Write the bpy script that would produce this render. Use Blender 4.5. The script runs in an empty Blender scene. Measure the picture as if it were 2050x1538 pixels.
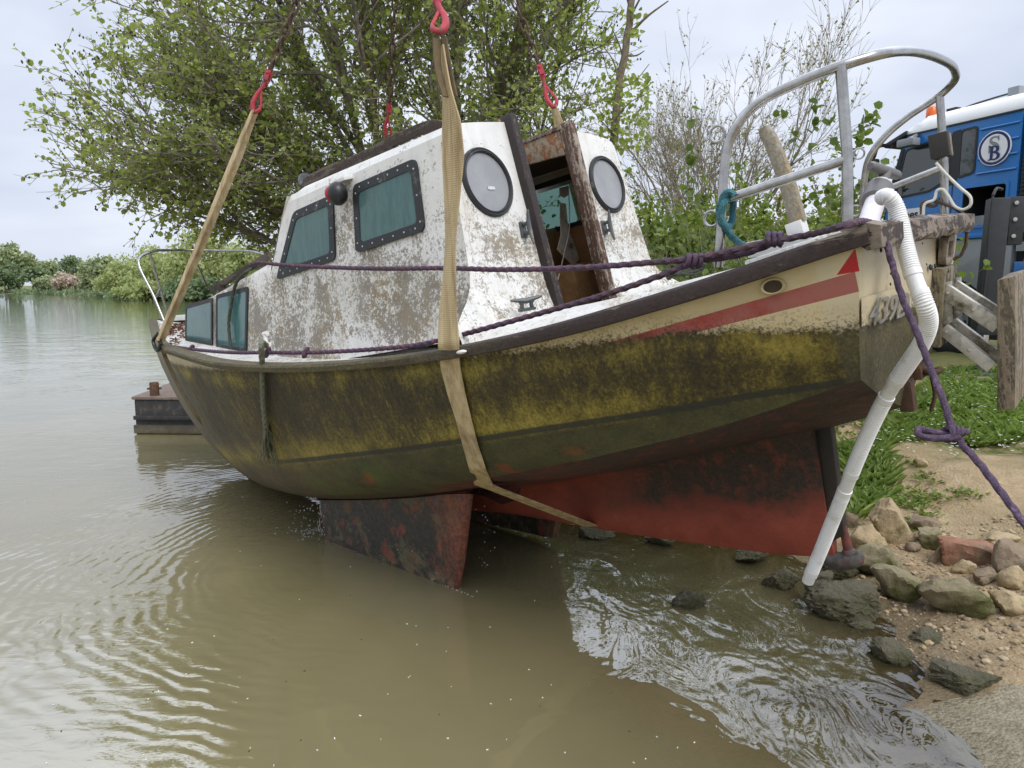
import bpy, bmesh, math, random
import numpy as np
from mathutils import Vector, Matrix, Euler

# ---------------------------------------------------------------- camera, sky, sun, exposure
scene = bpy.context.scene
COL = scene.collection
CAMH = 1.70
FPX = 1436.0                                  # focal length in pixels of the 2050 px wide frame
PITCH = math.atan((769 - 578) / FPX)
cam_data = bpy.data.cameras.new("camera")
cam = bpy.data.objects.new("camera", cam_data)
COL.objects.link(cam)
cam.location = (0, 0, CAMH)
cam.rotation_euler = (math.pi / 2 - PITCH, 0, 0)
cam_data.sensor_fit = 'HORIZONTAL'
cam_data.sensor_width = 36
cam_data.lens = FPX / 2050 * 36
cam_data.clip_start = 0.05
cam_data.clip_end = 3000
scene.camera = cam

SUN_EL, SUN_AZ = math.radians(52), math.radians(150)     # overcast: the bright patch of cloud, behind the camera to the right
world = bpy.data.worlds.new("World")
scene.world = world
world.use_nodes = True
wn = world.node_tree
wn.nodes.clear()
w_out = wn.nodes.new('ShaderNodeOutputWorld')
w_bg = wn.nodes.new('ShaderNodeBackground')
w_sky = wn.nodes.new('ShaderNodeTexSky')
w_sky.sky_type = 'NISHITA'
w_sky.sun_disc = False
w_sky.sun_elevation = SUN_EL
w_sky.sun_rotation = SUN_AZ
w_sky.dust_density = 3
w_co = wn.nodes.new('ShaderNodeTexCoord')
w_sep = wn.nodes.new('ShaderNodeSeparateXYZ')
wn.links.new(w_co.outputs['Generated'], w_sep.inputs[0])
w_map = wn.nodes.new('ShaderNodeMapping')
w_map.inputs['Scale'].default_value = (1.0, 1.0, 3.2)
wn.links.new(w_co.outputs['Generated'], w_map.inputs[0])
w_noise = wn.nodes.new('ShaderNodeTexNoise')
w_noise.inputs['Scale'].default_value = 2.2
w_noise.inputs['Detail'].default_value = 4
w_noise.inputs['Roughness'].default_value = 0.5
w_noise.inputs['Distortion'].default_value = 0.4
wn.links.new(w_map.outputs[0], w_noise.inputs['Vector'])
w_ramp = wn.nodes.new('ShaderNodeValToRGB')                   # the cloud layer: grey-blue folds, paler rifts
w_ramp.color_ramp.elements[0].position = 0.34
w_ramp.color_ramp.elements[0].color = (5.5, 6.1, 7.4, 1)
w_ramp.color_ramp.elements[1].position = 0.66
w_ramp.color_ramp.elements[1].color = (7.7, 8.1, 9.0, 1)
wn.links.new(w_noise.outputs[0], w_ramp.inputs[0])
w_mix = wn.nodes.new('ShaderNodeMix')
w_mix.data_type = 'RGBA'
w_mix.inputs[0].default_value = 0.93
wn.links.new(w_sky.outputs[0], w_mix.inputs[6])
wn.links.new(w_ramp.outputs[0], w_mix.inputs[7])
w_el = wn.nodes.new('ShaderNodeMapRange')                     # an overcast sky is brightest overhead
w_el.inputs[1].default_value = 0.33
w_el.inputs[2].default_value = 0.75
w_el.inputs[3].default_value = 0.094
w_el.inputs[4].default_value = 0.150
wn.links.new(w_sep.outputs[2], w_el.inputs[0])
def w_step(sock, a, b):
    o = wn.nodes.new('ShaderNodeMapRange')
    o.interpolation_type = 'SMOOTHSTEP'
    o.inputs[1].default_value, o.inputs[2].default_value = a, b
    wn.links.new(sock, o.inputs[0])
    return o.outputs[0]


def w_math(op, a, b):
    o = wn.nodes.new('ShaderNodeMath')
    o.operation = op
    for k, v in enumerate((a, b)):
        if isinstance(v, bpy.types.NodeSocket):
            wn.links.new(v, o.inputs[k])
        else:
            o.inputs[k].default_value = v
    return o.outputs[0]


# added band of extra sky brightness above the view, lifts the water's sky reflections
w_boost = w_math('MULTIPLY', w_math('MULTIPLY', w_step(w_sep.outputs[2], .35, .46), w_step(w_sep.outputs[2], .92, .66)), w_step(w_sep.outputs[1], .05, .5))
w_str = w_math('MULTIPLY', w_el.outputs[0], w_math('ADD', 1.0, w_math('MULTIPLY', w_boost, 0.70)))
wn.links.new(w_mix.outputs[2], w_bg.inputs[0])
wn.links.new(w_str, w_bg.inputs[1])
wn.links.new(w_bg.outputs[0], w_out.inputs[0])

sun_data = bpy.data.lights.new("sun", 'SUN')
sun_data.energy = 1.5
sun_data.angle = math.radians(30)
sun_data.color = (1.0, 0.97, 0.92)
sun = bpy.data.objects.new("sun", sun_data)
COL.objects.link(sun)
sd = Vector((math.sin(SUN_AZ) * math.cos(SUN_EL), math.cos(SUN_AZ) * math.cos(SUN_EL), math.sin(SUN_EL)))
sun.rotation_euler = sd.to_track_quat('Z', 'Y').to_euler()
sun.location = sd * 40

scene.view_settings.view_transform = 'Standard'
scene.view_settings.look = 'None'
scene.view_settings.exposure = 0.38
scene.view_settings.gamma = 1
scene.render.engine = 'CYCLES'
scene.cycles.use_denoising = True
scene.cycles.max_bounces = 8
scene.cycles.transparent_max_bounces = 12
scene.cycles.caustics_reflective = False
scene.cycles.caustics_refractive = False

# ---------------------------------------------------------------- frames: photo pixel <-> world <-> boat
CAM = np.array([0, 0, CAMH])
YAW, PIT, ROL = -0.730, 0.160, 0.097          # how the boat hangs in its slings
BT = np.array([0.293, 3.772, 1.916])


def rot(yaw, pit, rol):
    cy, sy, cp, sp, cr, sr = math.cos(yaw), math.sin(yaw), math.cos(pit), math.sin(pit), math.cos(rol), math.sin(rol)
    return np.array([[cy, -sy, 0], [sy, cy, 0], [0, 0, 1]]) @ np.array([[cp, 0, -sp], [0, 1, 0], [sp, 0, cp]]) @ np.array([[1, 0, 0], [0, cr, -sr], [0, sr, cr]])


BM = rot(YAW, PIT, ROL)


def ray(px, py):
    u = (px - 1025) / FPX
    v = -(py - 769) / FPX
    c, s = math.cos(PITCH), math.sin(PITCH)
    return np.array([u, c + v * s, -s + v * c])


def l2w(p):
    return BM @ np.asarray(p, float) + BT


def w2l(p):
    return BM.T @ (np.asarray(p, float) - BT)


def bpf(px, py, fn, t0=0.5, t1=14, n=1500):
    """first point (boat frame) where the line of sight meets the surface fn = 0"""
    r = ray(px, py)
    ts = np.linspace(t0, t1, n)
    P = (CAM + ts[:, None] * r - BT) @ BM
    v = fn(P.T)
    k = np.nonzero(np.sign(v[:-1]) != np.sign(v[1:]))[0]
    if len(k) == 0:
        k = [int(np.argmin(np.abs(v[:-1])))]
    k = k[0]
    a = v[k] / (v[k] - v[k + 1]) if v[k] != v[k + 1] else 0
    return w2l(CAM + (ts[k] + a * (ts[k + 1] - ts[k])) * r)


def by(px, py, y):
    return bpf(px, py, lambda P: P[1] - y)


def bx(px, py, x):
    return bpf(px, py, lambda P: P[0] - x)


def bz(px, py, z):
    return bpf(px, py, lambda P: P[2] - z)


def at(px, py, Y):
    """world point on the line of sight at distance Y ahead of the camera"""
    r = ray(px, py)
    return CAM + r * (Y / r[1])


def ground_at(px, py, z=0.0):
    r = ray(px, py)
    return CAM + r * ((z - CAMH) / r[2])


# ---------------------------------------------------------------- objects
def tag(o, label=None, cat=None, group=None, kind=None):
    if label: o["label"] = label
    if cat: o["category"] = cat
    if group: o["group"] = group
    if kind: o["kind"] = kind
    return o


def empty(name, loc, label, cat, group=None):
    o = bpy.data.objects.new(name, None)
    o.empty_display_size = 0.2
    COL.objects.link(o)
    o.location = loc
    return tag(o, label, cat, group)


class MB:
    """collects shapes and links them as one mesh object"""
    def __init__(self):
        self.v, self.f, self.m, self.n = [], [], [], 0

    def add(self, verts, faces, mi=0):
        self.v.append(np.asarray(verts, float).reshape(-1, 3))
        k = self.n
        self.f += [tuple(i + k for i in f) for f in faces]
        self.m += [mi] * len(faces)
        self.n += len(self.v[-1])
        return self

    def box(self, c, size, ax=None, mi=0):
        s = np.array(size) / 2
        pts = np.array([(sx, sy, sz) for sx in (-1, 1) for sy in (-1, 1) for sz in (-1, 1)]) * s
        if ax is not None:
            pts = pts @ np.array(ax, float)
        self.add(pts + np.array(c, float), [(0, 1, 3, 2), (4, 6, 7, 5), (0, 4, 5, 1), (2, 3, 7, 6), (0, 2, 6, 4), (1, 5, 7, 3)], mi)
        return self

    def beam(self, a, b, w, h, up=(0, 0, 1), mi=0):
        a, b = np.array(a, float), np.array(b, float)
        d = b - a
        L = np.linalg.norm(d)
        d = d / L
        s = np.cross(d, up)
        s = s / np.linalg.norm(s)
        u = np.cross(s, d)
        return self.box((a + b) / 2, (L, w, h), (d, s, u), mi)

    def tube(self, pts, r, sides=8, caps=True, mi=0):
        pts = np.asarray(pts, float)
        n = len(pts)
        rr = np.broadcast_to(np.asarray(r, float), (n,))
        tan = np.gradient(pts, axis=0)
        tan /= np.linalg.norm(tan, axis=1)[:, None] + 1e-12
        ref = np.array([0, 0, 1.0]) if abs(tan[0][2]) < 0.9 else np.array([1.0, 0, 0])
        u = np.cross(tan[0], ref)
        u /= np.linalg.norm(u)
        ring = []
        ang = np.arange(sides) * 2 * math.pi / sides
        for i in range(n):
            u = u - tan[i] * (u @ tan[i])
            u /= np.linalg.norm(u) + 1e-12
            w = np.cross(tan[i], u)
            ring.append(pts[i] + rr[i] * (np.cos(ang)[:, None] * u + np.sin(ang)[:, None] * w))
        fs = []
        for i in range(n - 1):
            for j in range(sides):
                k = (j + 1) % sides
                fs.append((i * sides + j, i * sides + k, (i + 1) * sides + k, (i + 1) * sides + j))
        if caps:
            fs.append(tuple(range(sides))[::-1])
            fs.append(tuple((n - 1) * sides + j for j in range(sides)))
        return self.add(np.concatenate(ring), fs, mi)

    def grid(self, P, closed=False, mi=0, flip=False):
        P = np.asarray(P, float)
        a, b = P.shape[:2]
        fs = []
        for i in range(a - 1):
            for j in range(b - (0 if closed else 1)):
                k = (j + 1) % b
                q = (i * b + j, i * b + k, (i + 1) * b + k, (i + 1) * b + j)
                fs.append(q[::-1] if flip else q)
        return self.add(P.reshape(-1, 3), fs, mi)

    def prism(self, poly, off, mi=0):
        """closed polygon (3D points) pushed along off"""
        p = np.asarray(poly, float)
        n = len(p)
        q = p + np.asarray(off, float)
        fs = [tuple(range(n))[::-1], tuple(range(n, 2 * n))] + [(i, (i + 1) % n, n + (i + 1) % n, n + i) for i in range(n)]
        return self.add(np.concatenate([p, q]), fs, mi)

    def ring(self, outer, inner, off, mi=0):
        o, i = np.asarray(outer, float), np.asarray(inner, float)
        off = np.asarray(off, float)
        n = len(o)
        fs = []
        for k in range(n):
            l = (k + 1) % n
            fs += [(k, l, n + l, n + k)[::-1], (2 * n + k, 2 * n + l, 3 * n + l, 3 * n + k), (k, l, 2 * n + l, 2 * n + k), (n + l, n + k, 3 * n + k, 3 * n + l)]
        return self.add(np.concatenate([o, i, o + off, i + off]), fs, mi)

    def ball(self, c, r, seg=8, rings=6, mi=0, ax=None):
        r = np.broadcast_to(np.asarray(r, float), (3,))
        P = []
        for i in range(rings + 1):
            t = math.pi * i / rings
            P.append([(math.sin(t) * math.cos(2 * math.pi * j / seg) * r[0], math.sin(t) * math.sin(2 * math.pi * j / seg) * r[1], math.cos(t) * r[2]) for j in range(seg)])
        P = np.array(P)
        if ax is not None:
            P = P @ np.array(ax, float)
        return self.grid(P + np.array(c, float), True, mi, True)

    def build(self, name, mats, parent=None, smooth=True, bevel=0, angle=40):
        me = bpy.data.meshes.new(name)
        V = np.concatenate(self.v) if self.v else np.zeros((0, 3))
        me.from_pydata(V.tolist(), [], self.f)
        for m in (mats if isinstance(mats, (list, tuple)) else [mats]):
            me.materials.append(m)
        me.polygons.foreach_set('material_index', self.m)
        me.update()
        if bevel:
            bm = bmesh.new()
            bm.from_mesh(me)
            bmesh.ops.remove_doubles(bm, verts=bm.verts, dist=1e-5)
            ed = [e for e in bm.edges if len(e.link_faces) == 2 and e.calc_face_angle(0) > 0.6]
            bmesh.ops.bevel(bm, geom=ed, offset=bevel, segments=2, affect='EDGES', profile=0.6)
            bm.to_mesh(me)
            bm.free()
        if smooth:
            me.polygons.foreach_set('use_smooth', [True] * len(me.polygons))
            me.set_sharp_from_angle(angle=math.radians(angle))
        me.update()
        o = bpy.data.objects.new(name, me)
        COL.objects.link(o)
        if parent is not None:
            o.parent = parent
        return o


def spl(xs, ys, x):
    """smooth (cubic Hermite, monotone-ish) interpolation"""
    xs, ys = np.asarray(xs, float), np.asarray(ys, float)
    if xs[0] > xs[-1]:
        xs, ys = xs[::-1], ys[::-1]
    m = np.gradient(ys, xs, axis=0)
    x = np.clip(np.asarray(x, float), xs[0], xs[-1])
    i = np.clip(np.searchsorted(xs, x) - 1, 0, len(xs) - 2)
    h = xs[i + 1] - xs[i]
    t = (x - xs[i]) / h
    sh = (lambda a: a[..., None]) if ys.ndim > 1 else (lambda a: a)
    t2, h2 = sh(t), sh(h)
    return (2 * t2**3 - 3 * t2**2 + 1) * ys[i] + (t2**3 - 2 * t2**2 + t2) * h2 * m[i] + (-2 * t2**3 + 3 * t2**2) * ys[i + 1] + (t2**3 - t2**2) * h2 * m[i + 1]


def curve(pts, n=40):
    """smooth path through the points"""
    pts = np.asarray(pts, float)
    d = np.r_[0, np.cumsum(np.linalg.norm(np.diff(pts, axis=0), axis=1) ** 0.6)]
    return spl(d, pts, np.linspace(0, d[-1], n))


def text_obj(name, body, size, mat, loc, xdir, ydir, parent=None, shear=0, extrude=0.001, bold=0.0, wide=1.0):
    cu = bpy.data.curves.new(name, 'FONT')
    cu.body = body
    cu.size = size
    cu.shear = shear
    cu.extrude = extrude
    cu.offset = bold
    cu.align_x, cu.align_y = 'CENTER', 'CENTER'
    o = bpy.data.objects.new(name, cu)
    COL.objects.link(o)
    cu.materials.append(mat)
    x = Vector(xdir).normalized()
    z = x.cross(Vector(ydir)).normalized()
    y = z.cross(x)
    M = Matrix((x, y, z)).transposed().to_4x4()
    M = M @ Matrix.Diagonal((wide, 1, 1, 1))
    M.translation = Vector(loc)
    bpy.context.view_layer.update()
    me = bpy.data.meshes.new_from_object(o.evaluated_get(bpy.context.evaluated_depsgraph_get()))
    bpy.data.objects.remove(o)
    me.name = name
    me.materials.clear()
    me.materials.append(mat)
    o = bpy.data.objects.new(name, me)
    COL.objects.link(o)
    o.matrix_local = M
    if parent is not None:
        o.parent = parent
    return o


# ---------------------------------------------------------------- materials
class G:
    def __init__(s, name, rough=0.6, metal=0.0, spec=0.5):
        s.mat = bpy.data.materials.new(name)
        s.mat.use_nodes = True
        s.nt = s.mat.node_tree
        s.b = s.nt.nodes['Principled BSDF']
        s.out = s.nt.nodes['Material Output']
        s.b.inputs['Roughness'].default_value = rough
        s.b.inputs['Metallic'].default_value = metal
        s.b.inputs['Specular IOR Level'].default_value = spec
        s._co = None

    def n(s, t, **k):
        o = s.nt.nodes.new(t)
        for a, v in k.items():
            setattr(o, a, v)
        return o

    def put(s, sock, v):
        if isinstance(v, bpy.types.NodeSocket):
            s.nt.links.new(v, sock)
        elif hasattr(sock, 'default_value'):
            if hasattr(sock.default_value, '__len__') and not hasattr(v, '__len__'):
                v = (v, v, v)
            if hasattr(v, '__len__') and len(v) == 3 and len(sock.default_value) == 4:
                v = (*v, 1)
            sock.default_value = v

    def co(s):
        if s._co is None:
            s._co = s.n('ShaderNodeTexCoord').outputs['Object']
        return s._co

    def xyz(s):
        if not hasattr(s, '_xyz'):
            o = s.n('ShaderNodeSeparateXYZ')
            s.nt.links.new(s.co(), o.inputs[0])
            s._xyz = o.outputs
        return s._xyz

    def sc(s, v, vec=None):
        o = s.n('ShaderNodeMapping')
        s.nt.links.new(vec or s.co(), o.inputs[0])
        o.inputs['Scale'].default_value = v
        return o.outputs[0]

    def noise(s, scale, detail=4, rough=0.55, dist=0.0, vec=None):
        o = s.n('ShaderNodeTexNoise')
        s.nt.links.new(vec or s.co(), o.inputs['Vector'])
        o.inputs['Scale'].default_value = scale
        o.inputs['Detail'].default_value = detail
        o.inputs['Roughness'].default_value = rough
        o.inputs['Distortion'].default_value = dist
        return o.outputs[0]

    def voro(s, scale, feature='F1', vec=None, out=0):
        o = s.n('ShaderNodeTexVoronoi', feature=feature)
        s.nt.links.new(vec or s.co(), o.inputs['Vector'])
        o.inputs['Scale'].default_value = scale
        return o.outputs[out]

    def m(s, op, a, b=0.0, c=0.0, clamp=False):
        o = s.n('ShaderNodeMath', operation=op, use_clamp=clamp)
        s.put(o.inputs[0], a)
        s.put(o.inputs[1], b)
        s.put(o.inputs[2], c)
        return o.outputs[0]

    def mr(s, v, a, b, c=0.0, d=1.0, smooth=False):
        o = s.n('ShaderNodeMapRange', interpolation_type='SMOOTHSTEP' if smooth else 'LINEAR')
        for i, q in enumerate((v, a, b, c, d)):
            s.put(o.inputs[i], q)
        return o.outputs[0]

    def ramp(s, f, stops, interp='LINEAR'):
        o = s.n('ShaderNodeValToRGB')
        s.put(o.inputs[0], f)
        cr = o.color_ramp
        cr.interpolation = interp
        while len(cr.elements) < len(stops):
            cr.elements.new(0.5)
        for e, (p, c) in zip(cr.elements, stops):
            e.position = p
            e.color = (*c, 1) if len(c) == 3 else c
        return o.outputs[0]

    def mix(s, f, a, b, blend='MIX'):
        o = s.n('ShaderNodeMix', data_type='RGBA', blend_type=blend)
        s.put(o.inputs[0], f)
        s.put(o.inputs[6], a)
        s.put(o.inputs[7], b)
        return o.outputs[2]

    def bump(s, h, strength=0.3, dist=0.01):
        o = s.n('ShaderNodeBump')
        o.inputs['Strength'].default_value = strength
        o.inputs['Distance'].default_value = dist
        s.nt.links.new(h, o.inputs['Height'])
        s.nt.links.new(o.outputs[0], s.b.inputs['Normal'])
        return o.outputs[0]

    def color(s, c):
        s.put(s.b.inputs['Base Color'], c)
        return s

    def rough(s, r):
        s.put(s.b.inputs['Roughness'], r)
        return s


def simple(name, c, rough=0.5, metal=0.0, var=0.25, scale=12, bump=0.15, dirt=None, dirt_amt=0.5, dist=0.004):
    """a material with mottling, optional dirt patches and a fine grain"""
    g = G(name, rough, metal)
    c = np.array(c, float)
    n1 = g.noise(scale, 6, 0.6)
    col = g.ramp(n1, [(0.3, tuple(c * (1 - var))), (0.7, tuple(np.minimum(c * (1 + var), 1)))])
    if dirt is not None:
        n2 = g.noise(scale * 0.45, 8, 0.68)
        col = g.mix(g.mr(n2, 0.62 - 0.25 * dirt_amt, 0.72 - 0.15 * dirt_amt), col, dirt)
    g.color(col)
    g.rough(g.mr(n1, 0.2, 0.8, rough * 0.8, min(1, rough * 1.2)))
    if bump:
        g.bump(g.noise(scale * 6, 4, 0.6), bump, dist)
    return g.mat
# ================================================================ the setting: ground, water
rng = np.random.default_rng(7)
random.seed(7)
SHORE = np.array([(3.2, -30), (2.6, -3), (2.0, 1.0), (1.80, 1.8), (1.69, 2.36), (1.56, 2.71), (1.76, 2.83), (1.86, 3.08), (1.80, 3.28), (1.88, 3.55), (1.86, 3.83), (1.88, 4.19), (1.72, 4.44),
                  (1.27, 4.67), (0.45, 5.04), (0.06, 5.3), (-0.8, 6.6), (-2.0, 8.6), (-2.4, 10), (-2.6, 12), (-1.5, 20), (2, 35), (-2, 55), (-12, 75), (-30, 92), (-47, 100), (-66, 122), (-100, 174),
                  (-170, 244), (-400, 330), (-1500, 700), (-1500, 2500), (2500, 2500), (2500, -30)], float)


def shore_dist(P):
    """signed distance to the waterline, positive on land"""
    P = np.asarray(P, float).reshape(-1, 2)
    best = np.full(len(P), 1e9)
    inside = np.zeros(len(P), bool)
    n = len(SHORE)
    for i in range(n):
        a, b = SHORE[i], SHORE[(i + 1) % n]
        ab = b - a
        t = np.clip(((P - a) @ ab) / (ab @ ab), 0, 1)
        best = np.minimum(best, np.linalg.norm(P - a - t[:, None] * ab, axis=1))
        c = (a[1] > P[:, 1]) != (b[1] > P[:, 1])
        with np.errstate(divide='ignore', invalid='ignore'):
            xx = (b[0] - a[0]) * (P[:, 1] - a[1]) / (b[1] - a[1]) + a[0]
        inside ^= c & (P[:, 0] < xx)
    return np.where(inside, best, -best)


def vnoise(x, y, seed=0):
    """cheap smooth value noise"""
    r = np.random.default_rng(seed).random((64, 64))
    xi, yi = np.floor(x).astype(int), np.floor(y).astype(int)
    fx, fy = x - xi, y - yi
    fx, fy = fx * fx * (3 - 2 * fx), fy * fy * (3 - 2 * fy)
    g = lambda a, b: r[a % 64, b % 64]
    return (g(xi, yi) * (1 - fx) + g(xi + 1, yi) * fx) * (1 - fy) + (g(xi, yi + 1) * (1 - fx) + g(xi + 1, yi + 1) * fx) * fy


def height(P):
    P = np.asarray(P, float).reshape(-1, 2)
    d = shore_dist(P)
    h = np.interp(d, [-60, -6, -2.6, -1.3, -0.5, 0, 0.5, 1.5, 3.5, 6, 12, 120, 600], [-3, -1.2, -0.55, -0.2, -0.08, 0, 0.075, 0.25, 0.52, 0.71, 0.76, 1.4, 6])
    x, y = P[:, 0], P[:, 1]
    amp = np.clip(0.012 + 0.02 * np.abs(d), 0, 0.05)
    h = h + amp * (vnoise(x * 1.7, y * 1.7, 1) - .5) * 2 + 0.035 * (vnoise(x * 5, y * 5, 2) - .5) * np.clip(np.abs(d) * 2, .2, 1) + 0.012 * (vnoise(x * 14, y * 14, 3) - .5)
    return h


SLAB = np.array([(1.55, 2.72), (1.92, 2.80), (2.5, 2.96), (3.6, 3.1), (3.6, 0.4), (1.0, 0.4), (1.40, 1.9), (1.62, 2.3)])


def in_poly(P, poly):
    ins = np.zeros(len(P), bool)
    for i in range(len(poly)):
        a, b_ = poly[i], poly[(i + 1) % len(poly)]
        c = (a[1] > P[:, 1]) != (b_[1] > P[:, 1])
        with np.errstate(divide='ignore', invalid='ignore'):
            ins ^= c & (P[:, 0] < (b_[0] - a[0]) * (P[:, 1] - a[1]) / (b_[1] - a[1]) + a[0])
    return ins


_height = height
def height(P):
    P = np.asarray(P, float).reshape(-1, 2)
    h = _height(P)
    s_ = in_poly(P, SLAB.mean(0) + (SLAB - SLAB.mean(0)) * .97)
    return np.where(s_, np.minimum(h, np.maximum(-.03, .075 * (P[:, 0] - 1.5) - .06)), h)


def on_ground(px, py):
    r = ray(px, py)
    ts = np.linspace(1.5, 30, 600)
    P = CAM + ts[:, None] * r
    k = np.nonzero(P[:, 2] < np.maximum(height(P[:, :2]), 0))[0]
    k = k[0] if len(k) else len(ts) - 1
    return P[k]


def axis_steps(lo, hi, step, grow, end_lo, end_hi):
    a = list(np.arange(lo, hi, step))
    s = step
    while a[-1] < end_hi:
        s *= grow
        a.append(a[-1] + s)
    s = step
    while a[0] > end_lo:
        s *= grow
        a.insert(0, a[0] - s)
    return np.array(a)


def height_grid(name, xs, ys, z=None):
    X, Y = np.meshgrid(xs, ys)
    P = np.stack([X.ravel(), Y.ravel()], 1)
    Z = height(P) if z is None else np.full(len(P), z)
    nx, ny = len(xs), len(ys)
    i, j = np.meshgrid(np.arange(nx - 1), np.arange(ny - 1))
    a = (j * nx + i).ravel()
    F = np.stack([a, a + 1, a + nx + 1, a + nx], 1)
    me = bpy.data.meshes.new(name)
    me.vertices.add(len(P))
    me.vertices.foreach_set('co', np.column_stack([P, Z]).ravel())
    me.loops.add(F.size)
    me.loops.foreach_set('vertex_index', F.ravel().astype(np.int32))
    me.polygons.add(len(F))
    me.polygons.foreach_set('loop_start', np.arange(0, F.size, 4, dtype=np.int32))
    me.polygons.foreach_set('use_smooth', np.ones(len(F), bool))
    me.update(calc_edges=True)
    o = bpy.data.objects.new(name, me)
    COL.objects.link(o)
    return o, P


# ground material: sandy gravel near the water, earth with green growth further up
g = G('ground_earth', 0.95, spec=0.2)
x, y, z = g.xyz()
n1 = g.noise(1.3, 6, 0.6)
n2 = g.noise(9, 6, 0.65)
n3 = g.noise(70, 4, 0.7)
peb = g.voro(55, out=1)
pebd = g.voro(55)
sand = g.ramp(n2, [(0.25, (.25, .175, .095)), (0.5, (.41, .30, .17)), (0.75, (.54, .42, .265))])
stones = g.ramp(peb, [(0.0, (.30, .20, .11)), (0.35, (.42, .31, .18)), (0.7, (.30, .25, .18)), (1.0, (.52, .43, .30))])
col = g.mix(g.mr(n3, 0.42, 0.62), sand, stones)
green = g.ramp(n3, [(0.3, (.045, .06, .012)), (0.7, (.16, .19, .05))])
gm = g.m('MULTIPLY', g.mr(n1, 0.46, 0.60), g.mr(n2, 0.35, 0.6))
gm = g.m('MULTIPLY', gm, g.mr(z, 0.1, 0.35))
gm = g.m('MAXIMUM', gm, g.m('MULTIPLY', g.mr(y, 7.0, 10.0), 0.85))
col = g.mix(gm, col, green)
wet = g.mr(g.m('ADD', z, g.m('MULTIPLY', n2, 0.05)), 0.035, 0.10)
col = g.mix(wet, g.mix(0.62, col, (.055, .045, .025)), col)
g.color(col)
g.rough(g.mr(wet, 0, 1, 0.35, 0.95))
g.bump(g.m('ADD', g.m('MULTIPLY', pebd, -0.6), g.m('ADD', n3, g.m('MULTIPLY', n2, 1.5))), 0.7, 0.02)
GROUND = g.mat
ground, _ = height_grid('ground', axis_steps(-0.4, 5.2, 0.06, 1.13, -1600, 1600), axis_steps(1.6, 8.6, 0.06, 1.13, -25, 1900))
ground.data.materials.append(GROUND)
tag(ground, kind='structure')

# river water: turbid, clearer in the shallows
g = G('river_water', 0.012)
g.b.inputs['IOR'].default_value = 2.5
x, y, z = g.xyz()
far = g.mr(y, 9.0, 45.0)
RC = l2w((-1.5, -0.465, -1.7))[:2]
mp = g.n('ShaderNodeMapping')
g.nt.links.new(g.co(), mp.inputs[0])
mp.inputs['Location'].default_value = (-RC[0], -RC[1], 0)
rc = mp.outputs[0]
rad = g.n('ShaderNodeVectorMath', operation='LENGTH')
g.nt.links.new(rc, rad.inputs[0])
rad = rad.outputs['Value']
warp = g.noise(1.1, 3, 0.5)
warp2 = g.noise(4.2, 2, 0.5)
ph = g.m('ADD', g.m('MULTIPLY', rad, 74.0), g.m('ADD', g.m('MULTIPLY', warp, 34.0), g.m('MULTIPLY', warp2, 8.0)))
rings = g.m('SINE', ph)
ringamp = g.m('MULTIPLY', g.mr(rad, 0.7, 1.6, 0.12, 1.0, True), g.mr(rad, 1.9, 3.4, 1.0, 0.12, True))
patch = g.mr(g.noise(1.5, 4, 0.6), 0.34, 0.60, 0.2, 1.1)
ringamp = g.m('MULTIPLY', ringamp, g.mr(g.m('ADD', y, g.m('MULTIPLY', warp, .8)), 2.6, 3.5, 0.10, 1.0, True))
ringamp = g.m('MULTIPLY', g.m('MULTIPLY', ringamp, patch), g.mr(x, -1.35, -0.55, 1.0, 0.07, True))
swell = g.noise(3.2, 2, 0.45, 0.6)
chop = g.noise(1.0, 3, 0.5, 0.3, g.sc((1.6, 5.5, 1)))
chopfar = g.noise(1.0, 3, 0.55, 0.3, g.sc((0.55, 1.7, 1)))
eddy = g.m('MULTIPLY', g.noise(1.0, 3, 0.5, 0.7, g.sc((3.4, 1.9, 1))), g.mr(x, 0.2, 1.0, 0.0, 0.038, True))
h = g.m('ADD', g.m('MULTIPLY', rings, g.m('MULTIPLY', ringamp, 0.0016)), g.m('MULTIPLY', swell, 0.006))
h = g.m('ADD', h, eddy)
wl = g.m('MULTIPLY', g.noise(1.0, 3, 0.55, 0.5, g.sc((5.0, 11.0, 1))), g.mr(x, -1.5, -0.6, 0.0042, 0.0004, True))
h = g.m('ADD', h, g.m('MULTIPLY', wl, g.mr(g.noise(0.8, 2, 0.5), 0.38, 0.60, 0.15, 1.2)))
h = g.m('ADD', h, g.m('MULTIPLY', chop, g.mr(y, 4.5, 8.0, 0.0010, 0.0026)))
h = g.m('ADD', h, g.m('MULTIPLY', chopfar, g.mr(y, 6, 24, 0.0, 0.017)))
g.bump(h, 1.0, 1.0)
mud = g.ramp(g.noise(0.55, 4, 0.5, 0.5), [(0.3, (.190, .166, .082)), (0.7, (.245, .212, .112))])
g.color(g.mix(g.mr(y, 6, 40), mud, (.14, .16, .062)))
g.b.inputs['Specular IOR Level'].default_value = 0.5
at_ = g.n('ShaderNodeAttribute', attribute_name='turbid')
tr = g.n('ShaderNodeBsdfTransparent')
tr.inputs[0].default_value = (.74, .66, .42, 1)
gl = g.n('ShaderNodeBsdfGlossy')
gl.inputs['Roughness'].default_value = 0.012
nb = g.b.inputs['Normal'].links[0].from_socket
g.nt.links.new(nb, gl.inputs['Normal'])
fr = g.n('ShaderNodeFresnel')
fr.inputs['IOR'].default_value = 1.6
g.nt.links.new(nb, fr.inputs['Normal'])
ms = g.n('ShaderNodeMixShader')
g.nt.links.new(fr.outputs[0], ms.inputs[0])
g.nt.links.new(tr.outputs[0], ms.inputs[1])
g.nt.links.new(gl.outputs[0], ms.inputs[2])
mt = g.n('ShaderNodeMixShader')
g.nt.links.new(at_.outputs['Fac'], mt.inputs[0])
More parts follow.
